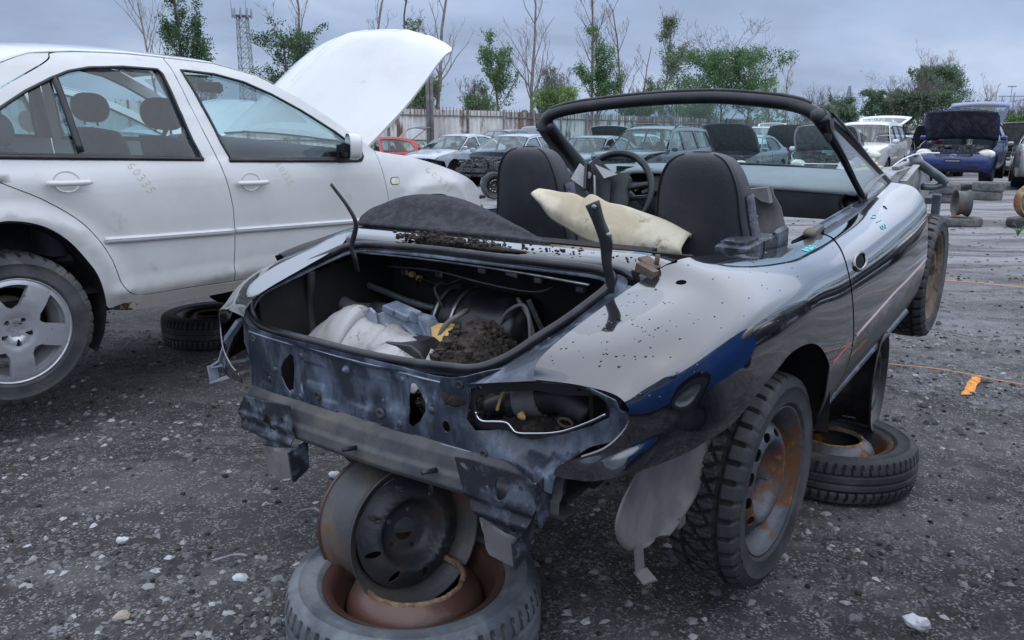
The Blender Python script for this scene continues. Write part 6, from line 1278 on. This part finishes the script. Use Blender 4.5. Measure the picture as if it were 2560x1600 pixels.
bgcar('white hatchback with raised tailgate far away before the fence', 12.7, 42, 236, 'hatch', P_wht, lift=0.35, hatch=70)
bgcar('white four wheel drive with grey hood raised facing the camera, behind the windscreen pillar', 8.6, 22, 243, 'suv', P_wht, lift=-0.08, hood=50, hoodm=K['hood_green'], emblem='O', scale=.95)
WS_ = bgcar('white four wheel drive with silver tailgate raised, right of the windscreen', 10.4, 24, 236, 'suv', P_wht, lift=0.05, hatch=78)
bgcar('grey estate car behind the white four wheel drive', 14.0, 30, 238, 'sedan', P_gry, lift=-0.06)
bgcar('black car with black hood raised left of the blue hatchback', 16.1, 34, 240, 'sedan', P_blk, lift=-0.11, hood=48, hoodm=K['hood_liner'])
bgcar('silver sedan with bare stripped front between the black car and the blue hatchback', 14.9, 30, 236, 'sedan', P_cha, lift=-0.06, dark_nose=True)
bgcar('black car with rusty hood raised just behind the blue hatchback', 15.6, 30, 244, 'sedan', P_blk, lift=0.02, hood=55, hoodm=K['hood_liner'])
BL_ = bgcar('blue hatchback with hood and tailgate raised, standing on tyres at the right', 12.2, 22, 234, 'hatch', P_blu, lift=0.25, hood=60, hoodm=K['hood_blue'], hatch=95, emblem='H', plate=True, wheels=(0, 0, 1, 1))
SR_ = bgcar('champagne silver sedan seen from behind at the right edge', 14.5, 22, 60, 'sedan', P_cha, lift=0.1)
bgcar('pale silver car with grey hood raised behind the champagne sedan', 18.3, 30, 246, 'sedan', P_cha, lift=0.0, hood=62, hoodm=K['hood_green'])
bgcar('dark blue car with big hood raised at the far right edge', 19.2, 30, 246, 'sedan', P_blk, lift=0.0, hood=55, hoodm=K['hood_blue'])
bgcar('bright blue four wheel drive parked just outside the view beside the convertible', 2.68, -.32, 89, 'suv', P_royal, lift=0, group='cars parked near the camera', scale=1.15)
bgcar('black sedan wreck standing to the right outside the view', 8.0, 5.6, 228, 'sedan', P_blk, lift=.1, group='cars parked near the camera')
bgcar('dark hatchback wreck standing further right outside the view', 10.0, 9.6, 228, 'hatch', P_dk, lift=.1, group='cars parked near the camera')
bgcar('grey sedan parked on the right outside the view', 6.9, 2.6, 235, 'sedan', P_gry, lift=0, group='cars parked near the camera')
def text_on(parent, txt, size, loc, rot, m, name, ext=.001):
    cu = bpy.data.curves.new(name, 'FONT'); cu.body = txt; cu.size = size; cu.align_x = 'CENTER'; cu.align_y = 'CENTER'; cu.extrude = ext
    o = bpy.data.objects.new(name, cu); dg = None
    C.objects.link(o); bpy.context.view_layer.update(); me = bpy.data.meshes.new_from_object(o); bpy.data.objects.remove(o)
    q = link(name, me, m, parent); q.location = loc; q.rotation_euler = rot; return q
text_on(BL_, 'LESGARAGISTES', .044, (2.083, 0, .50), (math.pi / 2, 0, math.pi / 2), K['white_mark'], 'plate_lettering')
for o in bpy.data.objects:
    if o.get('label', '').startswith('white four wheel drive with grey hood'): text_on(o, 'KIA', .06, (2.345, 0, .745), (math.pi / 2, 0, math.pi / 2), K['chrome'], 'emblem_lettering')
# ---------------------------------------------------------------- fence
K['sheet'] = mat('sheet', (.62, .62, .60), (.42, .39, .37), .9, .42, .62, .6, bump=.05, c3=(.13, .075, .055), s3=1.1, lo3=.52, hi3=.62, stretch=(1, 1, .35))
K['post_rust'] = mat('post_rust', (.10, .085, .08), (.17, .15, .14), 3, rough=.8)
K['post_grey'] = mat('post_grey', (.20, .20, .20), (.28, .27, .26), 3, rough=.8)
def fence(P0, P1, n, H, lb, seed=0, sheetm=None, name='fence'):
    P0, P1 = np.array(P0, float), np.array(P1, float); d = (P1 - P0) / n; L = np.linalg.norm(d); e_ = d / L; q = np.random.RandomState(seed)
    root = thing(name, lb, 'fence', (P0[0], P0[1], float(gz(*P0))))
    pos = lambda t, z, off=0: (t * e_[0] - off * e_[1], t * e_[1] + off * e_[0], z + float(gz(0, P0[1] + t * e_[1]) - gz(*P0)))
    for i in range(n):
        b = MB(); m = 28; rows = []
        top = H + q.uniform(-.04, .04)
        for z in (.02, top):
            rows.append([pos(i * L + .04 + (L - .08) * k / m, z, .03 * (1 if (k // 2) % 2 else -1) + .02) for k in range(m + 1)])
        b.grid(np.array(rows), smooth=False); b.build('sheet_panel', sheetm or K['sheet'], root)
    for i in range(n + 1):
        b = MB(); a = pos(i * L, 0, -.06); c = pos(i * L, H + .06, -.06); b.bar(a, c, .11, .11, up=(e_[0], e_[1], 0)); b.build('post', K['post_grey'] if q.rand() < .6 else K['post_rust'], root)
    for z in (H * .42, H * .88):
        b = MB(); b.bar(pos(0, z, -.05), pos(n * L, z, -.05), .05, .06); b.build('rail', K['post_rust'], root)
    b = MB()
    for k in range(n * 11): t = k * L / 11 + q.uniform(-.02, .02); b.bar(pos(t, H * .86, -.01), pos(t, H + .10 + q.uniform(-.02, .05), -.01), .035, .02, up=(e_[0], e_[1], 0))
    o = b.build('picket_tops', K['post_rust'], root); o['kind'] = 'stuff'
    return root
fence((-14.5, 37.5), (-.5, 47.5), 7, 2.85, 'pale corrugated metal fence with rusty pickets on the left, behind the red hatchback', 1)
K['sheet_rusty'] = mat('sheet_rusty', (.55, .56, .54), (.17, .10, .08), .55, .42, .58, .65, bump=.05, c3=(.13, .11, .10), s3=1.5, lo3=.5, hi3=.62, stretch=(1, 1, .3))
fence((-.5, 47.5), (38, 87), 22, 2.80, 'long rust streaked corrugated fence seen through the windscreen', 2, K['sheet_rusty'])
fence((38, 87), (85, 132), 20, 2.7, 'far end of the rusty fence beyond the white four wheel drive', 3, K['sheet_rusty'])
fence((-14.5, 37.5), (-42, 22), 12, 2.85, 'corrugated fence seen through the windows of the white sedan', 4)
# ---------------------------------------------------------------- trees
def isl2(name, c1, c2, c3):
    m = isl(name, [c1, c2, c3], .75); t = m.node_tree; N = t.nodes; b = N['Principled BSDF']; out = N['Material Output']
    tr = N.new('ShaderNodeBsdfTranslucent'); x = N.new('ShaderNodeMixShader'); x.inputs[0].default_value = .42; t.links.new(b.inputs['Base Color'].links[0].from_socket, tr.inputs[0]); t.links.new(b.outputs[0], x.inputs[1]); t.links.new(tr.outputs[0], x.inputs[2]); t.links.new(x.outputs[0], out.inputs[0]); return m
K['leaf_dark'] = isl2('leaf_dark', (.03, .07, .03), (.06, .12, .05), (.10, .17, .08)); K['leaf_mid'] = isl2('leaf_mid', (.08, .15, .06), (.13, .23, .10), (.19, .30, .15)); K['leaf_lime'] = isl2('leaf_lime', (.10, .20, .05), (.18, .31, .08), (.25, .38, .13)); K['leaf_grey'] = isl2('leaf_grey', (.10, .14, .09), (.16, .21, .14), (.24, .28, .20))  # greens lightened and desaturated, some haze mixed into the colour
K['leaf_haze'] = isl2('leaf_haze', (.10, .16, .10), (.14, .21, .13), (.18, .26, .16))  # far foliage: haze is put into the colour as a paler, greyer green
K['bark'] = mat('bark', (.10, .085, .075), (.17, .15, .135), 3, rough=.9, bump=.3); K['bark_pale'] = mat('bark_pale', (.20, .165, .155), (.28, .24, .22), 3, rough=.9); K['bark_twig'] = mat('bark_twig', (.17, .13, .125), (.24, .19, .18), 3, rough=.9)
def tree(lb, x, y, H, W, leaf, seed, cover=(0, 1), dens_=1.0, bark='bark', lean=0, lpx=.11, group='trees beyond the fence', name='tree', kind='poplar', ntw=1.0, base=0.0, cat='tree', leafless=False):
    q = np.random.RandomState(seed); root = thing(name, lb, cat, (x, y, float(gz(x, y)) + base), (0, 0, 0), group)
    b = MB(); tips = []
    nmain = 1 if kind != 'multi' else 3
    def limb(p, d, L, r, lev):
        n = 5 if lev < 2 else 4; P = [np.array(p)]; dd = np.array(d, float)
        for k in range(n):
            dd = dd + q.normal(0, .10 + .05 * lev, 3) + np.array([0, 0, .10 if kind != 'round' else .03]); dd /= np.linalg.norm(dd); P.append(P[-1] + dd * L / n)
        b.tube(np.array(P), np.linspace(r, max(.008, r * .30), n + 1), 5 if lev < 2 else 3, cap=False)
        for i, p_ in enumerate(P[1:]): tips.append((p_, lev, (i + 1) / n))
        if lev >= 3: return
        m = {0: int(13 * ntw), 1: int(5 * ntw), 2: int(4 * ntw)}[lev]
        for k in range(m):
            t = q.uniform(.22 if lev == 0 else .15, 1.0); i = min(int(t * n), n - 1); f = t * n - i; pp = P[i] * (1 - f) + P[i + 1] * f; a = q.uniform(0, 6.28)
            up = {'poplar': 1.35, 'round': .55, 'multi': 1.1, 'bush': .5}[kind] * q.uniform(.7, 1.3)
            d2 = np.array((math.cos(a), math.sin(a), up)) + dd * .4; d2 /= np.linalg.norm(d2)
            l2 = L * {0: .46, 1: .55, 2: .5}[lev] * (1.12 - .55 * t) * (W / H * 2.4 if lev == 0 else 1)
            limb(pp, d2, l2, max(.009, r * (1 - .6 * t) * .42), lev + 1)
    for k in range(nmain):
        limb((q.normal(0, .15), q.normal(0, .15), 0), (lean + q.normal(0, .05) + (k - 1) * .18 * (nmain > 1), q.normal(0, .05), 1), H * (.95 if k == 0 else .85), H * .010 + .02, 0)
    b.build('trunk', K[bark], root)
    if leafless: return root
    T = np.array([t[0] for t in tips if t[1] >= 2]); hz_ = T[:, 2] / H
    keep = (hz_ > cover[0]) & (hz_ < cover[1]); T = T[keep]
    if len(T) == 0: return root
    clump = q.rand(len(T)) < .80; T = T[clump]
    N = int(5200 * dens_); idx = q.randint(0, len(T), N); c = T[idx] + q.normal(0, .11 * (W / 2.5) ** .5 + .02 * H / 8, (N, 3)); s = lpx * .78 * q.uniform(.5, 1.4, N)
    u = q.normal(size=(N, 3)); u /= np.linalg.norm(u, axis=1)[:, None]; v = np.cross(u, q.normal(size=(N, 3))); v /= np.linalg.norm(v, axis=1)[:, None]
    V = np.stack([c + u * s[:, None], c + v * s[:, None] * .62, c - u * s[:, None] * .9, c - v * s[:, None] * .62], 1).reshape(-1, 3)
    me = MB(); me.add(V, [[4 * i, 4 * i + 1, 4 * i + 2, 4 * i + 3] for i in range(N)]); me.build('crown', K[leaf], root)
    return root
def ux(u, D): return (u - 1280) / 2000 * (D * .973 + .1)
T_ = [ # u, D, H, W, leaf, seed, cover, dens, bark, kind, label, leafsize, lean
 (485, 46, 12.6, 3.2, 'leaf_dark', 1, (.25, .9), 1.7, 'bark_pale', 'poplar', 'tall half leafy poplar above the roof of the white sedan', .12, -.03),
 (540, 44, 7.6, 2.6, 'leaf_dark', 2, (.1, 1), 1.3, 'bark', 'poplar', 'dark leafy poplar just left of the radio mast', .12, 0),
 (740, 47, 7.6, 3.4, 'leaf_dark', 3, (.1, 1), 1.8, 'bark', 'round', 'dark round leafy tree left of the raised white hood', .12, 0),
 (1000, 50, 11.2, 2.4, 'leaf_mid', 5, (.5, 1), 1.2, 'bark', 'poplar', 'leafy poplar top right behind the tip of the white hood', .11, 0),
 (1050, 44, 4.6, 2.6, 'leaf_mid', 6, (.1, 1), 1.6, 'bark', 'multi', 'green shrub against the fence under the two poles', .11, 0),
 (1260, 45, 7.0, 2.2, 'leaf_mid', 8, (.15, 1), 1.7, 'bark', 'poplar', 'green pointed poplar left of the tall bare poplar', .10, .02),
 (1200, 43, 3.3, 2.2, 'leaf_mid', 9, (.1, 1), 1.1, 'bark', 'multi', 'low dark shrub behind the middle of the pale fence', .10, 0),
 (1395, 47, 5.0, 2.0, 'leaf_grey', 10, (.2, 1), .8, 'bark_pale', 'multi', 'grey green sapling right of the tall bare poplar', .09, 0),
 (1385, 43, 3.7, 2.4, 'leaf_lime', 11, (.05, 1), 1.2, 'bark', 'multi', 'lime green bush above the left end of the windscreen frame', .10, 0),
 (1480, 50, 8.0, 2.6, 'leaf_mid', 12, (.2, .95), 2.0, 'bark', 'poplar', 'dense green poplar with bare twigs on top', .11, 0),
 (1640, 56, 9.2, 3.0, 'leaf_grey', 13, (.1, 1), 1.5, 'bark_pale', 'poplar', 'thin leafed poplar right of the leafless trees', .11, .03),
 (1690, 55, 5.6, 3.0, 'leaf_mid', 14, (.2, 1), .9, 'bark', 'round', 'loose leafy tree touching the thin leafed poplar', .11, .1),
 (1800, 52, 6.4, 5.6, 'leaf_mid', 15, (.25, 1), 3.6, 'bark', 'round', 'broad green tree above the middle of the windscreen frame', .12, 0),
 (1868, 52, 6.0, 3.0, 'leaf_mid', 25, (.25, 1), 1.5, 'bark', 'round', 'green tree merging with the right side of the broad tree', .12, 0),
 (1925, 58, 5.9, 2.0, 'leaf_lime', 16, (.1, .9), .6, 'bark_pale', 'poplar', 'yellowish slender tree beside the small bare tree', .10, 0),
 (2185, 120, 8.2, 7, 'leaf_haze', 18, (.0, 1), 2.4, 'bark', 'round', 'far rounded dark green tree right of the power pylon', .26, 0),
 (2255, 80, 5.6, 4, 'leaf_grey', 19, (.0, 1), 1.8, 'bark', 'multi', 'bushy green tree left of the largest tree on the right', .18, 0),
 (2350, 85, 8.5, 5.6, 'leaf_haze', 20, (.05, 1), 2.6, 'bark_pale', 'multi', 'largest grey green tree above the blue raised hood', .17, 0),
 (2300, 78, 5.6, 5, 'leaf_haze', 21, (.0, 1), 1.8, 'bark', 'multi', 'low green tree directly left of the blue raised hood', .17, 0),
 (2420, 95, 5.6, 3.6, 'leaf_haze', 22, (.0, 1), 1.0, 'bark', 'multi', 'small pale green tree right of the largest tree', .18, 0),
 (2475, 90, 6.4, 3.0, 'leaf_mid', 23, (.0, .65), 1.1, 'bark_pale', 'poplar', 'half bare tree above the blue raised tailgate', .18, 0),
 (2545, 85, 3.6, 4, 'leaf_lime', 24, (.0, 1), 1.2, 'bark', 'multi', 'bright green bush at the right edge of the yard', .17, 0),
 (1760, 75, 4.3, 4, 'leaf_mid', 26, (.0, 1), 1.2, 'bark', 'multi', 'green bush over the fence seen through the windscreen', .15, 0),
 (1590, 66, 3.9, 3.4, 'leaf_mid', 27, (.0, 1), 1.0, 'bark', 'multi', 'leafy shrub over the fence at the left of the windscreen', .14, 0),
 (2100, 130, 6.2, 6, 'leaf_haze', 28, (.0, 1), 1.3, 'bark', 'multi', 'small far tree at the foot of the power pylon', .24, 0),
 (2035, 100, 5.2, 5, 'leaf_haze', 29, (.0, 1), 1.2, 'bark', 'multi', 'hazy green tree behind the right windscreen corner', .2, 0),
]
for u, D, H, W, lf, sd_, cv, dn, bk, kd, lb, ls, ln in T_:
    f_ = 1.22 if D < 60 else 1.0
    tree(lb, ux(u, D * f_), D * f_, H * f_ * .97, W * f_ * .92, lf, sd_, cv, dn * .85, bk, ln, ls * .80, kind=kd)
for u, D, H, W, sd_, bk, lb, nt2 in ((745, 52, 11.6, 3.0, 31, 'bark_twig', 'leafless tree rising behind the dark round tree', .8), (905, 58, 13.5, 3.0, 32, 'bark_twig', 'leafless tree above the middle of the white hood', .8), (1105, 46, 12.0, 3.2, 33, 'bark_pale', 'tall leafless tree right of the white hood tip', .95), (1335, 47, 10.8, 3.6, 34, 'bark_pale', 'tall bare poplar with upright branches in the centre of the skyline', 1.15),
                           (1500, 56, 12.3, 3.0, 35, 'bark_twig', 'bare treetop rising out of the dense green poplar', 1.1), (1555, 55, 9.8, 3.0, 36, 'bark_twig', 'leafless tree with curved limbs left of the thin leafed poplar', 1.0), (1590, 60, 8.2, 2.2, 37, 'bark_twig', 'slender leafless tree beside the curved leafless one', .8), (1955, 60, 6.3, 2.0, 38, 'bark_twig', 'small bare tree right of the broad green tree', .9), (2490, 100, 8.4, 3.2, 39, 'bark_twig', 'pale bare treetop above the blue raised tailgate', .8), (440, 50, 9.5, 4.2, 40, 'bark_pale', 'leaning bare tree left of the tall half leafy poplar', .8)):
    tree(lb, ux(u, D * 1.2), D * 1.2, H * 1.2, W * 1.1, None, sd_, bark=bk, kind='poplar', ntw=nt2, leafless=True, group='leafless trees beyond the fence', lean=-.18 if u == 440 else 0)
# weeds at the fence foot and in the yard: too many to count
b = MB(); q = np.random.RandomState(4)
def weeds(nm, fn, n, s0, s1, leaf, lb):
    V, F_ = [], []
    for i in range(n):
        x, y, h = fn(); z = float(gz(x, y)) + q.uniform(0, h); s = q.uniform(s0, s1); u = q.normal(size=3); u /= np.linalg.norm(u); v = np.cross(u, q.normal(size=3)); v /= np.linalg.norm(v) + 1e-9; c = np.array((x, y, z)); V += [c + u * s, c + v * s * .5, c - u * s, c - v * s * .5]; F_.append([4 * i, 4 * i + 1, 4 * i + 2, 4 * i + 3])
    b = MB(); b.add(V, F_); return tag(b.build(nm, K[leaf]), lb, 'weeds', None, 'stuff')
def along(P0, P1, hmax, off, sd2):
    P0, P1 = np.array(P0, float), np.array(P1, float); ph = q.uniform(0, 6)
    def f():
        t = q.rand(); p = P0 + (P1 - P0) * t; n_ = np.array([-(P1 - P0)[1], (P1 - P0)[0]]); n_ /= np.linalg.norm(n_); p = p - n_ * q.uniform(*off); h = hmax * max(.12, math.sin(t * 23 + ph) * math.sin(t * 51 + 2 * ph)); return p[0], p[1], h
    return f
weeds('weeds', along((-14.5, 37.5), (-.5, 47.5), 1.5, (.3, 1.6), 1), 5200, .05, .12, 'leaf_mid', 'green weeds growing along the foot of the pale fence')
weeds('weeds', along((-.5, 47.5), (38, 87), 1.7, (.3, 2.0), 2), 7500, .07, .15, 'leaf_mid', 'green weeds growing along the long rusty fence')
weeds('hedge', along((40, 92), (95, 112), 4.6, (-3, 4), 3), 12000, .10, .22, 'leaf_haze', 'continuous green thicket at the right beyond the yard')
weeds('hedge', along((-40, 60), (12, 62), 3.6, (-2, 3), 3), 9000, .10, .2, 'leaf_dark', 'dark undergrowth behind the pale fence')
weeds('hedge', along((10, 75), (60, 118), 4.2, (-6, -1), 3), 9000, .12, .22, 'leaf_mid', 'undergrowth behind the long rusty fence')
weeds('hedge', along((-60, 420), (420, 420), 14, (-20, 20), 3), 7000, .8, 2.2, 'leaf_haze', 'distant treeline on the horizon')
for x, y, s, lb in ((6.75, 10.65, 1.0, 'small bright weed growing in the gravel at the right edge'), (5.75, 11.4, .55, 'tiny green weed beside the thin spare wheel')):
    b = MB()
    for k in range(16): a = q.uniform(0, 6.28); L = q.uniform(.06, .16) * s; b.tube(spl([(0, 0, 0), (math.cos(a) * L * .35, math.sin(a) * L * .35, L * .8), (math.cos(a) * L * .8, math.sin(a) * L * .8, L * 1.1)], 3), [.005, .008, .009, .007, .006, .003, .001], 4, flat=.3)
    o = b.build('weed', K['leaf_lime']); o.location = (x, y, float(gz(x, y))); tag(o, lb, 'weed')
# ---------------------------------------------------------------- poles, masts, pylon
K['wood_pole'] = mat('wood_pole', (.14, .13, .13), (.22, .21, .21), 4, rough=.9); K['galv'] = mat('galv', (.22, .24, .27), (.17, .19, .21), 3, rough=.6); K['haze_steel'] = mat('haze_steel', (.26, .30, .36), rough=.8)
for u, D, z1, r, lb in ((1072, 36, 5.0, .10, 'left of the two slim poles beside the white hood'), (1081, 36, 5.2, .085, 'right of the two slim poles beside the white hood')):
    b = MB(); x = ux(u, D); b.tube([(0, 0, 0), (0, 0, z1 - float(gz(0, D)))], [r, r * .8], 8); o = b.build('utility_pole', K['wood_pole']); o.location = (x, D, float(gz(x, D))); tag(o, lb, 'pole', 'slim poles by the fence')
def lattice(b, w0, w1, H, n, r=.03):
    cs = [(-1, -1), (1, -1), (1, 1), (-1, 1)]
    for i in range(n):
        z0, z1 = H * i / n, H * (i + 1) / n; a, c = w0 + (w1 - w0) * i / n, w0 + (w1 - w0) * (i + 1) / n
        for k in range(4):
            p, q_ = cs[k], cs[(k + 1) % 4]
            b.bar((p[0] * a, p[1] * a, z0), (p[0] * c, p[1] * c, z1), r * 1.3, r * 1.3); b.bar((p[0] * a, p[1] * a, z0), (q_[0] * c, q_[1] * c, z1), r, r); b.bar((q_[0] * a, q_[1] * a, z0), (p[0] * c, p[1] * c, z1), r, r); b.bar((p[0] * c, p[1] * c, z1), (q_[0] * c, q_[1] * c, z1), r, r)
D = 110; x = ux(627, D); mast = thing('radio_mast', 'grey lattice radio mast with antennas behind the white sedan', 'mast', (x, D, float(gz(x, D))))
Hm = 1.3 + (322 - 62) / 2000 * D * .99 + 1.3
b = MB(); lattice(b, .95, .60, Hm, 13, .06); b.build('lattice', K['galv'], mast)
b = MB(); b.lathe([(0, Hm), (1.15, Hm), (1.2, Hm + .08), (1.15, Hm + .1), (0, Hm + .1)], 20, axis='z'); b.build('platform', K['galv'], mast)
for k in range(9): a = k * .7; b = MB(); b.box((1.2 * math.cos(a), 1.2 * math.sin(a), Hm + .35), (.16, .16, 1.1)); b.build('antenna_panel', K['haze_steel'], mast)
for px_, h in ((-1.35, 3.1), (.55, 2.6), (1.3, .6)): b = MB(); b.tube([(px_, 0, Hm - .2), (px_, 0, Hm + h)], .035, 5); b.build('whip_antenna', K['galv'], mast)
D = 320; x = ux(2114, D); pyl = thing('power_pylon', 'far steel power pylon with two crossarms on the horizon', 'pylon', (x, D, float(gz(x, D))))
Hp = 1.3 + (322 - 221) / 2000 * D * .99 - float(gz(x, D))
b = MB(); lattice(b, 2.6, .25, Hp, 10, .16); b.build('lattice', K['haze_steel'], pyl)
for fz, L in ((.61, 8.6), (.78, 6.2)):
    b = MB(); z = Hp * fz
    for sg in (-1, 1): b.bar((0, 0, z), (sg * L, 0, z), .22, .22); b.bar((0, 0, z + 2.0), (sg * L, 0, z), .16, .16)
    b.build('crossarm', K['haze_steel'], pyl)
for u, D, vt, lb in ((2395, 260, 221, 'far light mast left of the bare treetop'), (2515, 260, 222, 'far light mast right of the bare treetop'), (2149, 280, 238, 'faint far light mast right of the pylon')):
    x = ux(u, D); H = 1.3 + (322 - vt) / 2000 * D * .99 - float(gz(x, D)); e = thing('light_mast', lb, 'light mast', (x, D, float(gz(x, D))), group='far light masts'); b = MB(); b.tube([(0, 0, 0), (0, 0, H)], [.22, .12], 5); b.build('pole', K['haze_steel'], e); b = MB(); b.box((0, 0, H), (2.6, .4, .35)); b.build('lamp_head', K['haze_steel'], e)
D = 230; e = thing('substation_gantry', 'pale steel substation gantry at the right edge of the horizon', 'gantry', (ux(2530, D), D, float(gz(0, D))))
for k in range(7): b = MB(); b.bar((-4 + k * 3.2, 0, 0), (-4 + k * 3.2, 0, 12 + (k % 3)), .25, .25); b.build('gantry_post', K['haze_steel'], e)
b = MB(); b.bar((-5, 0, 12), (18, 0, 12), .3, .3); b.build('gantry_beam', K['haze_steel'], e)
for i, (p, q_) in enumerate((((2380, 200, 256), (2620, 150, 236)), ((2400, 210, 258), (2640, 160, 256)), ((2150, 300, 262), (2420, 220, 256)))):
    a = np.array((ux(p[0], p[1]), p[1], 1.3 + (322 - p[2]) / 2000 * p[1] * .99)); c = np.array((ux(q_[0], q_[1]), q_[1], 1.3 + (322 - q_[2]) / 2000 * q_[1] * .99)); t = np.linspace(0, 1, 14)[:, None]; P = a + (c - a) * t; P[:, 2] -= 4 * 1.2 * (t * (1 - t))[:, 0]
    b = MB(); b.tube(P, .07, 4); tag(b.build('power_line', K['haze_steel']), ['upper far power line dipping to the right edge', 'lower far power line near the right edge', 'faint power line between the pylon and the trees'][i], 'power line', 'far power lines')
